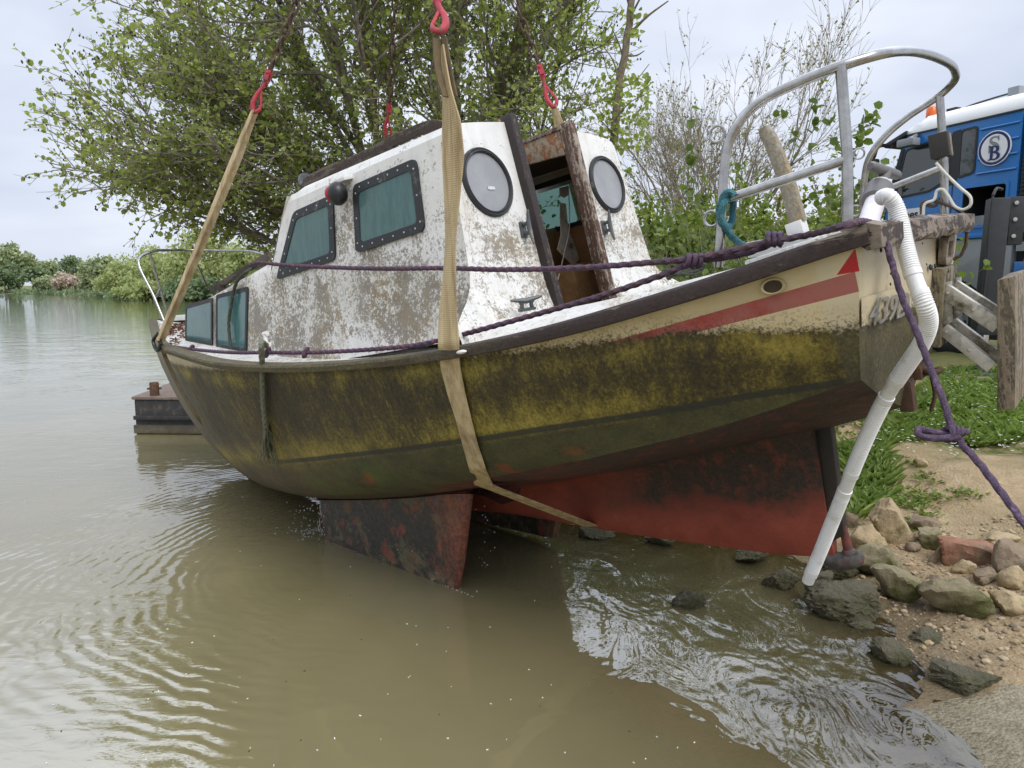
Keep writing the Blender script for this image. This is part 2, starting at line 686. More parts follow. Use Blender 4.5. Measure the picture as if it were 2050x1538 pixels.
g.nt.links.new(ms.outputs[0], mt.inputs[1])
g.nt.links.new(g.b.outputs[0], mt.inputs[2])
g.nt.links.new(mt.outputs[0], g.out.inputs[0])
WATER = g.mat
water, WP = height_grid('water', axis_steps(-0.4, 2.6, 0.05, 1.16, -1400, 1200), axis_steps(1.4, 6.4, 0.05, 1.16, -25, 1500), 0.0)
water.data.materials.append(WATER)
dep = -height(WP)
att = water.data.attributes.new('turbid', 'FLOAT', 'POINT')
att.data.foreach_set('value', np.clip(1 - np.exp(-np.maximum(dep, 0) / 0.11), 0, 1).astype(np.float32))
tag(water, kind='structure')

# concrete slipway running into the water
g = G('wet_concrete', 0.6)
x, y, z = g.xyz()
n = g.noise(5, 8, 0.7)
n2 = g.noise(22, 7, 0.72)
agg = g.voro(75, out=1)
aggd = g.voro(75)
col = g.ramp(n2, [(0.3, (.17, .14, .085)), (0.5, (.30, .255, .165)), (0.7, (.42, .36, .245))])
col = g.mix(g.m('MULTIPLY', g.mr(agg, 0.35, 0.9), .6), col, (.46, .39, .28))
col = g.mix(g.mr(n, .5, .7, 0, .6), col, (.12, .115, .055))
wetf = g.mr(g.m('ADD', z, g.m('ADD', g.m('MULTIPLY', n, 0.07), g.m('MULTIPLY', n2, .03))), 0.045, 0.11)
col = g.mix(wetf, g.mix(.5, col, (.07, .06, .03)), col)
g.color(col)
g.rough(g.mr(wetf, 0, 1, 0.22, 0.85))
g.bump(g.m('ADD', g.m('MULTIPLY', n2, 1.2), g.m('MULTIPLY', aggd, -.7)), 0.7, 0.015)
b = MB()
tri = SLAB
cc = tri.mean(0)
top, low = [], []
for k in range(9):                                    # rings from the rim inwards so that the top can undulate
    q = tri + (cc - tri) * (k / 9.0) ** 1.0
    zz = np.maximum(-0.02, -0.01 + 0.075 * (q[:, 0] - 1.5)) + 0.02 * (vnoise(q[:, 0] * 4, q[:, 1] * 4, 9) - .5)
    top.append(np.column_stack([q, zz]))
P = np.array([np.column_stack([tri, top[0][:, 2] - 0.25])] + top)
b.grid(P, True)
b.add(top[-1], [tuple(range(len(tri)))])
slip = b.build('concrete_slipway', g.mat, smooth=True, angle=50)
tag(slip, 'wet concrete slipway slab sloping into the river at the lower right corner', 'slipway')

# ---------------------------------------------------------------- stones along the waterline
def stone_mat(name, base, moss, moss_amt, wet=0.8, weed=False):
    g = G(name, wet)
    n1, n2, n3 = g.noise(7, 8, 0.65), g.noise(26, 6, 0.7), g.noise(3, 6, 0.7)
    base = np.array(base)
    col = g.ramp(n1, [(0.25, tuple(base * 0.55)), (0.5, tuple(base)), (0.78, tuple(np.minimum(base * 1.35, 1)))])
    col = g.mix(g.mr(n2, 0.55, 0.75, 0, 0.6), col, tuple(base * 0.45))
    col = g.mix(g.mr(n3, 0.62 - 0.3 * moss_amt, 0.74 - 0.25 * moss_amt), col, g.ramp(n2, [(0.3, tuple(np.array(moss) * .5)), (0.7, moss)]))
    g.color(col)
    g.bump(g.m('ADD', n2, g.m('MULTIPLY', g.noise(90 if not weed else 55, 5, 0.75), 1.4 if weed else 0.6)), 1.0 if weed else 0.75, 0.02)
    return g.mat


LIME = stone_mat('limestone', (.47, .36, .21), (.16, .15, .05), 0.25)
MOSSY = stone_mat('mossy_stone', (.31, .26, .155), (.13, .13, .035), 0.6)
WEED = stone_mat('weedy_stone', (.175, .155, .095), (.13, .125, .055), 0.6, 0.5, True)
BROWN = stone_mat('brown_stone', (.28, .21, .14), (.14, .13, .06), 0.3)
BRICK = stone_mat('fired_brick', (.36, .175, .105), (.30, .21, .13), 0.45)


def stone(name, label, px, py, wpx, hpx, mat, seed, cat='stone', dep=None, boxy=0.0, rz=None, tilt=0.0, group='stones along the waterline'):
    """px, py: middle of the stone; wpx, hpx: its width and height in the photo"""
    r = np.random.default_rng(seed)
    base = on_ground(px, py + hpx * 0.42)
    Yd = base[1] if dep is None else dep
    sx = wpx / FPX * base[1] * 1.0
    sz = hpx / FPX * base[1] * 1.05
    bm = bmesh.new()
    bmesh.ops.create_icosphere(bm, subdivisions=5 if mat is WEED else 4, radius=1)
    D = np.array([v.co[:] for v in bm.verts])
    if boxy:
        N = np.concatenate([np.eye(3), -np.eye(3)])
        N = N + r.normal(0, 0.10, N.shape)
        H = np.full(6, 0.8)
    else:
        N = r.normal(size=(11, 3))
        H = r.uniform(0.60, 1.0, 11)
    N /= np.linalg.norm(N, axis=1)[:, None]
    pr = D @ N.T
    q = np.where(pr > 0.05, H / np.maximum(pr, 0.05), 9)
    k = 40 if boxy else 34
    rad = -np.log(np.exp(-k * np.minimum(q, 3)).sum(1)) / k
    rad = np.clip(rad, 0.4, 1.25)
    rad *= 1 + 0.09 * (vnoise(D[:, 0] * 3 + seed, D[:, 1] * 3 + D[:, 2] * 2.3, seed) - .5) * 2 + 0.05 * (vnoise(D[:, 0] * 9 + 5, D[:, 1] * 9 + D[:, 2] * 7, seed + 1) - .5) * 2
    if mat is WEED:
        rad *= 1 + 0.10 * (vnoise(D[:, 0] * 17 + 5, D[:, 1] * 17 + D[:, 2] * 13, seed + 2) - .5) + 0.07 * (vnoise(D[:, 0] * 37 + 9, D[:, 1] * 37 + D[:, 2] * 31, seed + 3) - .5)
    V = D * rad[:, None]
    V /= (V.max(0) - V.min(0)) / 2
    dy = r.uniform(0.55, 0.8) if not boxy else boxy
    V = V * np.array([sx / 2, sx / 2 * dy * 1.2, sz / 2 * 1.15])
    V = V @ np.array(Euler((r.uniform(-.1, .1), tilt, 0)).to_matrix()).T
    a = r.uniform(-.5, .5) if rz is None else rz
    c, s = math.cos(a), math.sin(a)
    V = V @ np.array([[c, s, 0], [-s, c, 0], [0, 0, 1]])
    for v, p in zip(bm.verts, V):
        v.co = p
    me = bpy.data.meshes.new(name)
    bm.to_mesh(me)
    bm.free()
    me.polygons.foreach_set('use_smooth', [True] * len(me.polygons))
    me.set_sharp_from_angle(angle=math.radians(38))
    me.materials.append(mat)
    o = bpy.data.objects.new(name, me)
    COL.objects.link(o)
    o.location = (base[0], base[1] + sx * 0.12, base[2] + sz * 0.36)
    return tag(o, label, cat, group)


ST = [
 ('stone', 'small brown stone wedged beside the weeds just behind the white hose', 1701, 1043, 34, 40, BROWN, 1, {}),
 ('stone', 'pale tan slab leaning beside the rudder heel below the weeds', 1738, 1078, 82, 66, LIME, 2, dict(tilt=.25)),
 ('stone', 'long squared tan block tilted on edge below the grass', 1786, 1051, 62, 92, LIME, 3, dict(tilt=-.55, boxy=.7)),
 ('stone', 'flat broken brown stone lying behind the squared tilted block', 1854, 1050, 62, 30, BROWN, 4, {}),
 ('stone', 'green stained cube shaped stone beside the red brick', 1864, 1078, 46, 36, MOSSY, 5, dict(boxy=.9)),
 ('brick', 'red brick with a shallow hollow lying among the stones', 1936, 1107, 104, 52, BRICK, 6, dict(boxy=.62, rz=-.35)),
 ('stone', 'thin pale flat stone lying above the red brick', 2000, 1084, 86, 26, LIME, 7, {}),
 ('stone', 'rounded yellow stone leaning against the front of the red brick', 1932, 1137, 46, 34, LIME, 8, {}),
 ('stone', 'big rough concrete lump right of the red brick', 2030, 1124, 74, 66, BROWN, 9, {}),
 ('stone', 'broad moss topped rock just right of the rudder heel', 1768, 1130, 112, 60, MOSSY, 10, {}),
 ('stone', 'dark green round boulder in front of the broad moss topped rock', 1803, 1170, 108, 66, MOSSY, 11, {}),
 ('stone', 'large flat fronted mossy boulder in the middle of the shore', 1924, 1196, 138, 78, MOSSY, 12, {}),
 ('stone', 'pale knobbly stone at the photo edge above the rounded pale one', 2038, 1160, 60, 46, LIME, 13, {}),
 ('stone', 'pale rounded stone right of the large mossy boulder', 2024, 1203, 90, 50, LIME, 14, {}),
 ('stone', 'small grey stone in front of the large mossy boulder', 1990, 1228, 36, 22, BROWN, 15, {}),
 ('stone', 'long weed covered rock lying at the edge of the water', 1706, 1206, 158, 72, WEED, 16, dict(rz=-.45)),
 ('stone', 'weedy rock standing in the water under the hose end', 1568, 1161, 78, 40, WEED, 17, {}),
 ('stone', 'small weedy rock just right of the hose end', 1652, 1158, 50, 28, WEED, 18, {}),
 ('stone', 'wet dark rock beneath the rudder heel', 1690, 1143, 76, 32, WEED, 19, {}),
 ('stone', 'dark wet rock under the aft end of the red keel', 1508, 1113, 80, 30, WEED, 20, {}),
 ('stone', 'lone weedy rock rising from the shallows away from the shore', 1384, 1202, 78, 34, WEED, 21, {}),
 ('stone', 'dark rock below the sling under the hull', 1192, 1066, 80, 28, WEED, 22, {}),
 ('stone', 'low dark rock under the middle of the red keel', 1322, 1080, 66, 20, WEED, 23, {}),
 ('stone', 'weed coated rock parting the shallow stream by the gravel', 1790, 1312, 92, 44, WEED, 24, dict(rz=-.4)),
 ('stone', 'low weedy rock on the gravel edge above the stream', 1862, 1280, 76, 26, WEED, 25, {}),
 ('stone', 'thin wet rock barely breaking the water by the long weedy one', 1726, 1252, 60, 12, WEED, 26, {}),
 ('stone', 'broad flat weedy rock lying on the slipway edge', 1932, 1362, 150, 46, WEED, 27, {}),
 ('stone', 'small brown slab behind the large mossy boulder', 1974, 1154, 62, 30, BROWN, 28, {}),
 ('stone', 'little tan stone sitting in the grass under the purple rope', 1843, 929, 26, 22, LIME, 29, {}),
 ('stone', 'flat tan stone half buried in the grassy path', 1790, 960, 44, 16, LIME, 30, {}),
 ('stone', 'sharp dark stone chip between the two mossy boulders', 1872, 1164, 42, 22, BROWN, 31, {}),
 ('stone', 'upright shard of tile leaning left of the red brick', 1876, 1112, 16, 42, BROWN, 32, dict(tilt=.5, boxy=.4)),
 ('stone', 'brown chunk behind the tan slab and left of the red brick', 1832, 1096, 34, 20, BROWN, 33, {}),
 ('stone', 'olive sunken rock just under the surface of the shallows', 1300, 1270, 130, 30, MOSSY, 34, {}),
]
for nm, lb, px, py, w, h_, mt_, sd_, kw in ST:
    o = stone(nm, lb, px, py, w, h_, mt_, sd_, cat=nm, **kw)
    if sd_ == 34:
        o.location.z -= 0.10

# loose pebbles on the beach
def scatter_poly(poly, n, r):
    poly = np.array(poly)
    lo, hi = poly.min(0), poly.max(0)
    out = []
    while len(out) < n:
        P = r.uniform(lo, hi, (n * 3, 2))
        ins = np.zeros(len(P), bool)
        for i in range(len(poly)):
            a, b_ = poly[i], poly[(i + 1) % len(poly)]
            c = (a[1] > P[:, 1]) != (b_[1] > P[:, 1])
            with np.errstate(divide='ignore', invalid='ignore'):
                ins ^= c & (P[:, 0] < (b_[0] - a[0]) * (P[:, 1] - a[1]) / (b_[1] - a[1]) + a[0])
        out += list(P[ins])
    return np.array(out[:n])


r = np.random.default_rng(21)
b = MB()
pb = scatter_poly([(1.6, 2.9), (1.7, 4.3), (3.0, 4.6), (4.2, 4.2), (3.6, 2.9)], 3800, r)
pz = height(pb)
ico = [(0, 0, 1), (.9, 0, .3), (.28, .85, .3), (-.72, .53, .3), (-.72, -.53, .3), (.28, -.85, .3), (.72, .53, -.4), (-.28, .85, -.4), (-.9, 0, -.4), (-.28, -.85, -.4), (.72, -.53, -.4)]
icf = [(0, 1, 2), (0, 2, 3), (0, 3, 4), (0, 4, 5), (0, 5, 1), (1, 6, 2), (2, 6, 7), (2, 7, 3), (3, 7, 8), (3, 8, 4), (4, 8, 9), (4, 9, 5), (5, 9, 10), (5, 10, 1), (1, 10, 6)]
for p, zz in zip(pb, pz):
    if zz < 0.0:
        continue
    s = 0.004 + 0.020 * r.random() ** 4
    V = np.array(ico) * r.uniform(.7, 1.25, 3) * s * np.array([1, 1, .6])
    a = r.uniform(0, 6.3)
    V = V @ np.array([[math.cos(a), math.sin(a), 0], [-math.sin(a), math.cos(a), 0], [0, 0, 1]])
    b.add(V + np.array([p[0], p[1], zz + s * .2]), icf, int(r.integers(0, 3)))
gravel = b.build('gravel', [LIME, BROWN, simple('pale_pebble', (.40, .32, .21), 0.8, scale=40)], smooth=False)
tag(gravel, 'small loose pebbles scattered over the sandy beach', 'gravel', kind='stuff')

# ---------------------------------------------------------------- leaves
def leaf_mat(name, dark, light, trans=0.35):
    g = G(name, 0.5, spec=0.25)
    geo = g.n('ShaderNodeNewGeometry')
    rnd = geo.outputs['Random Per Island']
    dark, light = np.array(dark), np.array(light)
    col = g.ramp(rnd, [(0.0, tuple(dark)), (0.5, tuple((dark + light) / 2)), (0.9, tuple(light)), (1.0, tuple(light * np.array([1.25, 1.15, 1.0])))])
    col = g.mix(g.mr(g.noise(1.3, 3, 0.6), 0.35, 0.65, 0, 0.35), col, tuple(dark * np.array([1.1, 1.0, .9])))
    g.color(col)
    t = g.n('ShaderNodeBsdfTranslucent')
    g.put(t.inputs[0], g.mix(0.5, col, tuple(light * np.array([1.3, 1.35, .8]))))
    m_ = g.n('ShaderNodeMixShader')
    m_.inputs[0].default_value = trans
    g.nt.links.new(g.b.outputs[0], m_.inputs[1])
    g.nt.links.new(t.outputs[0], m_.inputs[2])
    g.nt.links.new(m_.outputs[0], g.out.inputs[0])
    return g.mat


def leaf_object(name, pos, dirs, nor, L, W, mat, parent=None, fold=0.25, droop=0.15):
    """folded leaves: pos base, dirs along the leaf, nor its face"""
    pos, dirs, nor = (np.asarray(a, float) for a in (pos, dirs, nor))
    n = len(pos)
    d = dirs / (np.linalg.norm(dirs, axis=1)[:, None] + 1e-9)
    s = np.cross(d, nor)
    s /= np.linalg.norm(s, axis=1)[:, None] + 1e-9
    u = np.cross(s, d)
    L = np.broadcast_to(L, (n,))[:, None]
    W = np.broadcast_to(W, (n,))[:, None]
    mid = [pos, pos + d * L * .5 + u * L * .02, pos + d * L - u * L * droop]
    V = np.stack([mid[0], pos + d * L * .28 + s * W * .42 + u * W * fold * .6, pos + d * L * .72 + s * W * .46 + u * W * fold * .5 - u * L * droop * .4, mid[2],
                  pos + d * L * .72 - s * W * .46 + u * W * fold * .5 - u * L * droop * .4, pos + d * L * .28 - s * W * .42 + u * W * fold * .6], 1)
    F = np.array([[0, 1, 2, 3], [0, 3, 4, 5]])
    FF = (np.arange(n)[:, None, None] * 6 + F[None]).reshape(-1, 4)
    me = bpy.data.meshes.new(name)
    me.vertices.add(n * 6)
    me.vertices.foreach_set('co', V.ravel())
    me.loops.add(FF.size)
    me.loops.foreach_set('vertex_index', FF.ravel().astype(np.int32))
    me.polygons.add(len(FF))
    me.polygons.foreach_set('loop_start', np.arange(0, FF.size, 4, dtype=np.int32))
    me.update(calc_edges=True)
    me.materials.append(mat)
    o = bpy.data.objects.new(name, me)
    COL.objects.link(o)
    if parent is not None:
        o.parent = parent
    return o


def unit(v):
    return v / (np.linalg.norm(v) + 1e-9)


def bark_mat(name, c, c2, scale=18):
    g = G(name, 0.9, spec=0.2)
    n = g.noise(scale, 6, 0.7)
    col = g.ramp(n, [(0.3, c), (0.7, c2)])
    col = g.mix(g.mr(g.noise(4, 5, 0.7), 0.55, 0.7), col, (.10, .105, .045))
    g.color(col)
    g.bump(g.noise(scale * 3, 5, 0.7), 0.4, 0.01)
    return g.mat


BARK = bark_mat('alder_bark', (.12, .10, .08), (.34, .30, .245))
BARKT = bark_mat('twig_bark', (.20, .17, .13), (.40, .35, .28))
BARKP = bark_mat('pale_bark', (.12, .10, .07), (.30, .25, .18))
LEAF_ALDER = leaf_mat('alder_leaf', (.13, .17, .04), (.44, .51, .17), 0.55)
LEAF_SAP = leaf_mat('sapling_leaf', (.05, .085, .02), (.20, .27, .06), 0.4)
LEAF_BUD = leaf_mat('bud_leaf', (.17, .17, .07), (.36, .35, .16), 0.3)
LEAF_FAR = leaf_mat('far_leaf', (.21, .26, .14), (.42, .47, .28), 0.3)  # paled: the haze of distance is put into the colour
LEAF_FARD = leaf_mat('dark_far_leaf', (.12, .18, .10), (.27, .34, .19), 0.3)  # lightened likewise, distance haze in the leaf colour
LEAF_WILLOW = leaf_mat('willow_leaf', (.27, .32, .14), (.50, .55, .27), 0.35)  # pale willow green, lifted further to stand in for haze
LEAF_BLOSSOM = leaf_mat('blossom_leaf', (.42, .34, .30), (.66, .56, .50), 0.3)
LEAF_SHRUB = leaf_mat('shrub_leaf', (.08, .13, .02), (.30, .38, .07), 0.4)
LEAF_BRAM = leaf_mat('bramble_leaf', (.06, .085, .025), (.20, .25, .07), 0.35)
CONE = simple('alder_cone', (.035, .026, .018), 0.8, scale=60)


# ================================================================ the alder behind the boat
def make_alder():
    r = np.random.default_rng(11)
    base = np.array([-0.9, 10.8, 0.55])
    ell = [((-2.2, 10.6, 6.0), (3.7, 2.8, 4.5), 0.56), ((-4.2, 9.9, 3.6), (1.95, 1.7, 1.4), 0.23), ((-0.35, 9.9, 4.4), (1.75, 1.6, 2.9), 0.21)]
    t = empty('alder_tree', base, 'tall leafy alder spreading behind the boat and over the river', 'tree')
    wood = MB()
    paths = []

    def target():
        c, rad, _ = ell[r.choice(3, p=[e[2] for e in ell])]
        d = unit(r.normal(size=3))
        return np.array(c) + d * np.array(rad) * r.uniform(.45, 1.0) ** .5
    stems = []
    for i in range(24):
        tg = target()
        s0 = base + np.array([r.uniform(-.7, .7), r.uniform(-.5, .5), 0])
        mid = s0 + (tg - s0) * 0.45 + np.array([0, 0, r.uniform(.1, .8)])
        P = curve([s0, s0 + (mid - s0) * .5 + r.normal(0, .12, 3), mid, mid + (tg - mid) * .55 + r.normal(0, .15, 3), tg], 14)
        rad = np.linspace(r.uniform(.045, .085), .010, 14)
        wood.tube(P - base, rad, 6)
        stems.append((P, rad))
        paths.append((P, .35))
    for i in range(250):
        tg = target()
        best, bs = None, 1e9
        for P, rad in stems:
            k = r.integers(3, 10)
            d = np.linalg.norm(P[k] - tg) + r.uniform(0, .8)
            ang = unit(tg - P[k]) @ unit(P[k + 1] - P[k])
            d += (1 - ang) * 2.0
            if d < bs:
                bs, best = d, (P[k], rad[k], P[k + 1] - P[k])
        p0, rr, dd = best
        L = np.linalg.norm(tg - p0)
        P = curve([p0, p0 + unit(dd) * L * .25 + r.normal(0, .06, 3), p0 + (tg - p0) * .6 + r.normal(0, .13, 3), tg], 10)
        rad = np.linspace(min(rr * .7, .035), .006, 10)
        wood.tube(P - base, rad, 5, caps=False)
        paths.append((P, .12))
    pos, dirs, nor, cones = [], [], [], []
    twigs = 0
    for P, t0 in paths:
        seg = np.linalg.norm(np.diff(P, axis=0), axis=1).sum()
        for k in range(int(seg * 7.2)):
            f = t0 + (1 - t0) * r.random() ** .8
            fi = f * (len(P) - 1)
            i = min(int(fi), len(P) - 2)
            p = P[i] + (P[i + 1] - P[i]) * (fi - i)
            ax = unit(P[i + 1] - P[i])
            d = unit(ax + unit(r.normal(size=3)) * r.uniform(.5, 1.0) + np.array([0, 0, .1]))
            L = r.uniform(.35, 1.0) * (1.15 - .5 * f)
            Q = np.array([p, p + d * L * .5 + r.normal(0, .03, 3), p + d * L + r.normal(0, .06, 3) + np.array([0, 0, -.03])])
            wood.tube(Q - base, [.008, .005, .0025], 3, caps=False)
            subs = [(Q, .25)]
            for q in range(r.integers(2, 4)):
                a = r.uniform(.25, .9)
                j = 0 if a < .5 else 1
                pp = Q[j] + (Q[j + 1] - Q[j]) * ((a - .5 * j) * 2)
                d2 = unit(d + unit(r.normal(size=3)) * .9)
                l2 = r.uniform(.15, .4)
                S = np.array([pp, pp + d2 * l2 * .5, pp + d2 * l2 + r.normal(0, .02, 3)])
                wood.tube(S - base, [.004, .003, .002], 3, caps=False)
                subs.append((S, .1))
            for S, s0 in subs:
                l = np.linalg.norm(S[2] - S[0])
                for q in range(max(2, int(l * 11))):
                    a = s0 + (1 - s0) * r.random()
                    j = 0 if a < .5 else 1
                    pp = S[j] + (S[j + 1] - S[j]) * ((a - .5 * j) * 2)
                    pos.append(pp - base)
                    dirs.append(unit(S[2] - S[0]) * .6 + r.normal(size=3) * .7 + np.array([0, 0, .1]))
                    nor.append(np.array([0, 0, 1.1]) + r.normal(size=3) * .65)
                if r.random() < .17:
                    cones.append(S[2] - base)
            twigs += 1
    n = len(pos)
    L = .034 + .052 * r.random(n) ** 1.3
    wood.build('trunk', BARK, t)
    leaf_object('crown', pos, dirs, nor, L, L * r.uniform(.75, .95, n), LEAF_ALDER, t)
    cb = MB()
    for c in cones:
        for q in range(r.integers(1, 4)):
            cb.ball(np.array(c) + r.normal(0, .02, 3), (.011, .011, .016), 5, 4)
    cb.build('cones', CONE, t)
    print('alder leaves', n, 'twigs', twigs)


make_alder()


# ---------------------------------------------------------------- generic branching plants
def grow(mb, p, d, L, r0, level, cfg, r, tips):
    n = 5
    P = [np.array(p, float)]
    dd = unit(np.array(d, float))
    for i in range(n - 1):
        dd = unit(dd + r.normal(size=3) * cfg['wander'] + np.array([0, 0, cfg['up']]))
        P.append(P[-1] + dd * L / (n - 1))
    P = np.array(P)
    rad = np.linspace(r0, r0 * (0.55 if level else 0.4), n)
    mb.tube(P, rad, 6 if r0 > .02 else (4 if r0 > .006 else 3), caps=False)
    if level == 0:
        tips.append((P, dd))
        return
    if level <= cfg.get('leafy', 0):
        tips.append((P, dd))
    k = cfg['kids'][-level] if level <= len(cfg['kids']) else cfg['kids'][0]
    for i in range(k):
        f = r.uniform(cfg.get('from', .35), 1.0) if i else 1.0
        fi = f * (n - 1)
        j = min(int(fi), n - 2)
        q = P[j] + (P[j + 1] - P[j]) * (fi - j)
        a = unit(P[j + 1] - P[j])
        s = unit(np.cross(a, r.normal(size=3)))
        ang = r.uniform(*cfg['angle']) * (0.5 if i == 0 else 1)
        nd = a * math.cos(ang) + s * math.sin(ang)
        grow(mb, q, nd, L * r.uniform(*cfg['shrink']), max(rad[j] * cfg['thin'], cfg['rmin']), level - 1, cfg, r, tips)


def plant(name, label, cat, base, stems, L, r0, level, cfg, seed, leaf=None, leafmat=None, per=8, bark=BARK, group=None, spread=.25, lean=.35, crown='crown', trunk='trunk'):
    r = np.random.default_rng(seed)
    base = np.array(base, float)
    t = empty(name, base, label, cat, group)
    mb, tips = MB(), []
    for i in range(stems):
        o = np.array([r.uniform(-spread, spread), r.uniform(-spread, spread), -.05])
        oo = o * np.array([.10, .10, 1])
        d = np.array([o[0] / max(spread, .01) * lean, o[1] / max(spread, .01) * lean, 1])
        grow(mb, oo, d + r.normal(0, .08, 3), L * r.uniform(.8, 1.15), r0 * r.uniform(.7, 1.1), level, cfg, r, tips)
    mb.build(trunk, bark, t)
    if leaf:
        pos, dirs, nor = [], [], []
        for P, dd in tips:
            for q in range(r.poisson(per)):
                f = r.random() * (len(P) - 1)
                j = min(int(f), len(P) - 2)
                pos.append(P[j] + (P[j + 1] - P[j]) * (f - j))
                dirs.append(dd * .6 + r.normal(size=3) * .7)
                nor.append(np.array([0, 0, 1]) + r.normal(size=3) * .7)
        n = len(pos)
        LL = r.uniform(leaf[0], leaf[1], n)
        leaf_object(crown, pos, dirs, nor, LL, LL * leaf[2], leafmat, t)
    return t


def gbase(px, Y, dz=0):
    X = (px - 1025) / FPX * Y * 1.0
    return np.array([X, Y, height([(X, Y)])[0] + dz])


# bare tree in bud
plant('bare_tree', 'bare many stemmed tree with fine twigs in bud behind the stern', 'tree', gbase(1412, 21), 8, 3.3, .085, 5,
      dict(wander=.08, up=.02, kids=[4, 4, 4, 3, 3], angle=(.20, .62), shrink=(.48, .70), thin=.56, rmin=.0060, **{'from': .3}), 5, (.05, .10, .6), LEAF_BUD, .8, BARKT, spread=.75, lean=.40)
plant('bare_tree', 'thin bare sapling tree left of the many stemmed bare one', 'tree', gbase(1312, 19), 3, 3.0, .05, 4,
      dict(wander=.08, up=.05, kids=[3, 3, 3, 3], angle=(.25, .7), shrink=(.5, .7), thin=.58, rmin=.005, **{'from': .3}), 15, (.05, .09, .6), LEAF_BUD, 2.0, BARKP, spread=.5, lean=.3)

# slender dead stem with broken side branches
b = MB()
r = np.random.default_rng(3)
sl = [at(1226, 330, 8.6), at(1236, 210, 8.55), at(1250, 110, 8.5), at(1264, 10, 8.45), at(1280, -160, 8.4), at(1300, -420, 8.4)]
foot = gbase(1205, 8.75)
P = curve([foot, *sl], 40)
t = empty('slender_tree', foot, 'slender tree stem with broken side branches beside the leafy alder', 'tree')
b.tube(P - foot + r.normal(0, .006, P.shape), np.linspace(.062, .024, 40), 8)
for a, e, w in [((1258, 72), (1338, 2), .02), ((1252, 112), (1290, 102), .013), ((1240, 170), (1205, 90), .012), ((1238, 180), (1300, 128), .010), ((1232, 240), (1290, 190), .010), ((1248, 120), (1222, 50), .011), ((1230, 270), (1180, 215), .010), ((1262, 20), (1240, -70), .014), ((1264, 30), (1320, -80), .014)]:
    p, q = at(*a, 8.52) - foot, at(*e, 8.3) - foot
    b.tube(curve([p, (p + q) / 2 + r.normal(0, .03, 3), q], 8), np.linspace(w, w * .35, 8), 5)
b.build('trunk', BARKP, t)
pos = [at(r.uniform(1190, 1300), r.uniform(150, 300), r.uniform(8.2, 8.9)) - foot for k in range(420)] + [at(1275 + r.uniform(-14, 14), r.uniform(20, 70), 8.4) - foot for k in range(20)]
n = len(pos)
leaf_object('crown', pos, r.normal(size=(n, 3)), r.normal(size=(n, 3)) * .6 + [0, 0, 1], r.uniform(.045, .09, n), r.uniform(.035, .07, n), LEAF_ALDER, t)

# leafy saplings right behind the stern
SAPC = dict(wander=.07, up=.05, kids=[4, 4], angle=(.45, .95), shrink=(.35, .6), thin=.5, rmin=.0022, leafy=2, **{'from': .2})
plant('sapling', 'broad leaved alder sapling rising behind the stern rail and wooden tiller', 'sapling', gbase(1600, 5.7), 6, 1.62, .012, 2, SAPC, 31, (.05, .085, .8), LEAF_SAP, 8, group='saplings behind the stern', spread=.30, lean=.25)
plant('sapling', 'shorter alder sapling left of the tiller beside the stern rail post', 'sapling', gbase(1490, 6.0), 5, 1.35, .011, 2, SAPC, 32, (.05, .08, .8), LEAF_SAP, 6, group='saplings behind the stern', spread=.35, lean=.4)
plant('sapling', 'alder sapling between the tiller and the truck windscreen', 'sapling', gbase(1665, 6.6), 4, 1.3, .011, 2, SAPC, 33, (.05, .08, .8), LEAF_SAP, 7, group='saplings behind the stern', spread=.25, lean=.2)
plant('sapling', 'low leafy shoots right of the cabin under the purple rope', 'sapling', gbase(1375, 6.4), 5, .85, .008, 2, SAPC, 34, (.045, .075, .8), LEAF_SAP, 6, group='saplings behind the stern', spread=.3, lean=.4)

# shrubs further back on the bank
SHC = dict(wander=.10, up=.02, kids=[4, 4, 4], angle=(.3, .85), shrink=(.45, .7), thin=.55, rmin=.004, leafy=1, **{'from': .25})
for i, (px, Y, L, lab, mat_, nm, per) in enumerate([
        (1330, 12.0, 1.15, 'bright green bush just right of the cabin', LEAF_SHRUB, 'bush', 11),
        (1440, 14.0, 1.05, 'bright green bush under the bare tree', LEAF_SHRUB, 'bush', 11),
        (1545, 13.0, 1.15, 'yellow green bush behind the wooden tiller', LEAF_SHRUB, 'bush', 10),
        (1650, 15.0, 1.35, 'greyish green bush behind the tallest sapling', LEAF_BUD, 'bush', 8),
        (1740, 17.0, 1.55, 'pale budding bush in front of the truck cab', LEAF_BUD, 'bush', 7),
        (1275, 10.5, 0.95, 'dark leaved bush half hidden by the cabin edge', LEAF_BRAM, 'bush', 10),
        (1600, 10.0, 0.80, 'low dark green bramble behind the stern deck', LEAF_BRAM, 'bush', 11),
        (1385, 17.0, 1.35, 'tall yellow green bush between the cabin and the bare tree', LEAF_SHRUB, 'bush', 10),
        (1500, 18.5, 1.45, 'budding greyish bush right of the bare tree trunks', LEAF_BUD, 'bush', 9),
        (1575, 20.0, 1.5, 'fresh green bush furthest back above the wooden tiller', LEAF_SHRUB, 'bush', 9),
        (1700, 21.0, 1.7, 'pale bush furthest back left of the lorry', LEAF_BUD, 'bush', 9),
        (1660, 11.5, 0.95, 'leafy bush seen through the stern rail', LEAF_SHRUB, 'bush', 11),
        (1480, 10.2, 0.75, 'low bramble with bare canes between cabin and stern rail', LEAF_BRAM, 'bush', 7)]):
    plant(nm, lab, 'bush', gbase(px, Y), 12, L * 1.18, .02, 3, SHC, 50 + i, (.05, .10, .7), mat_, per, BARK, group='bushes on the bank', spread=.75, lean=.75)

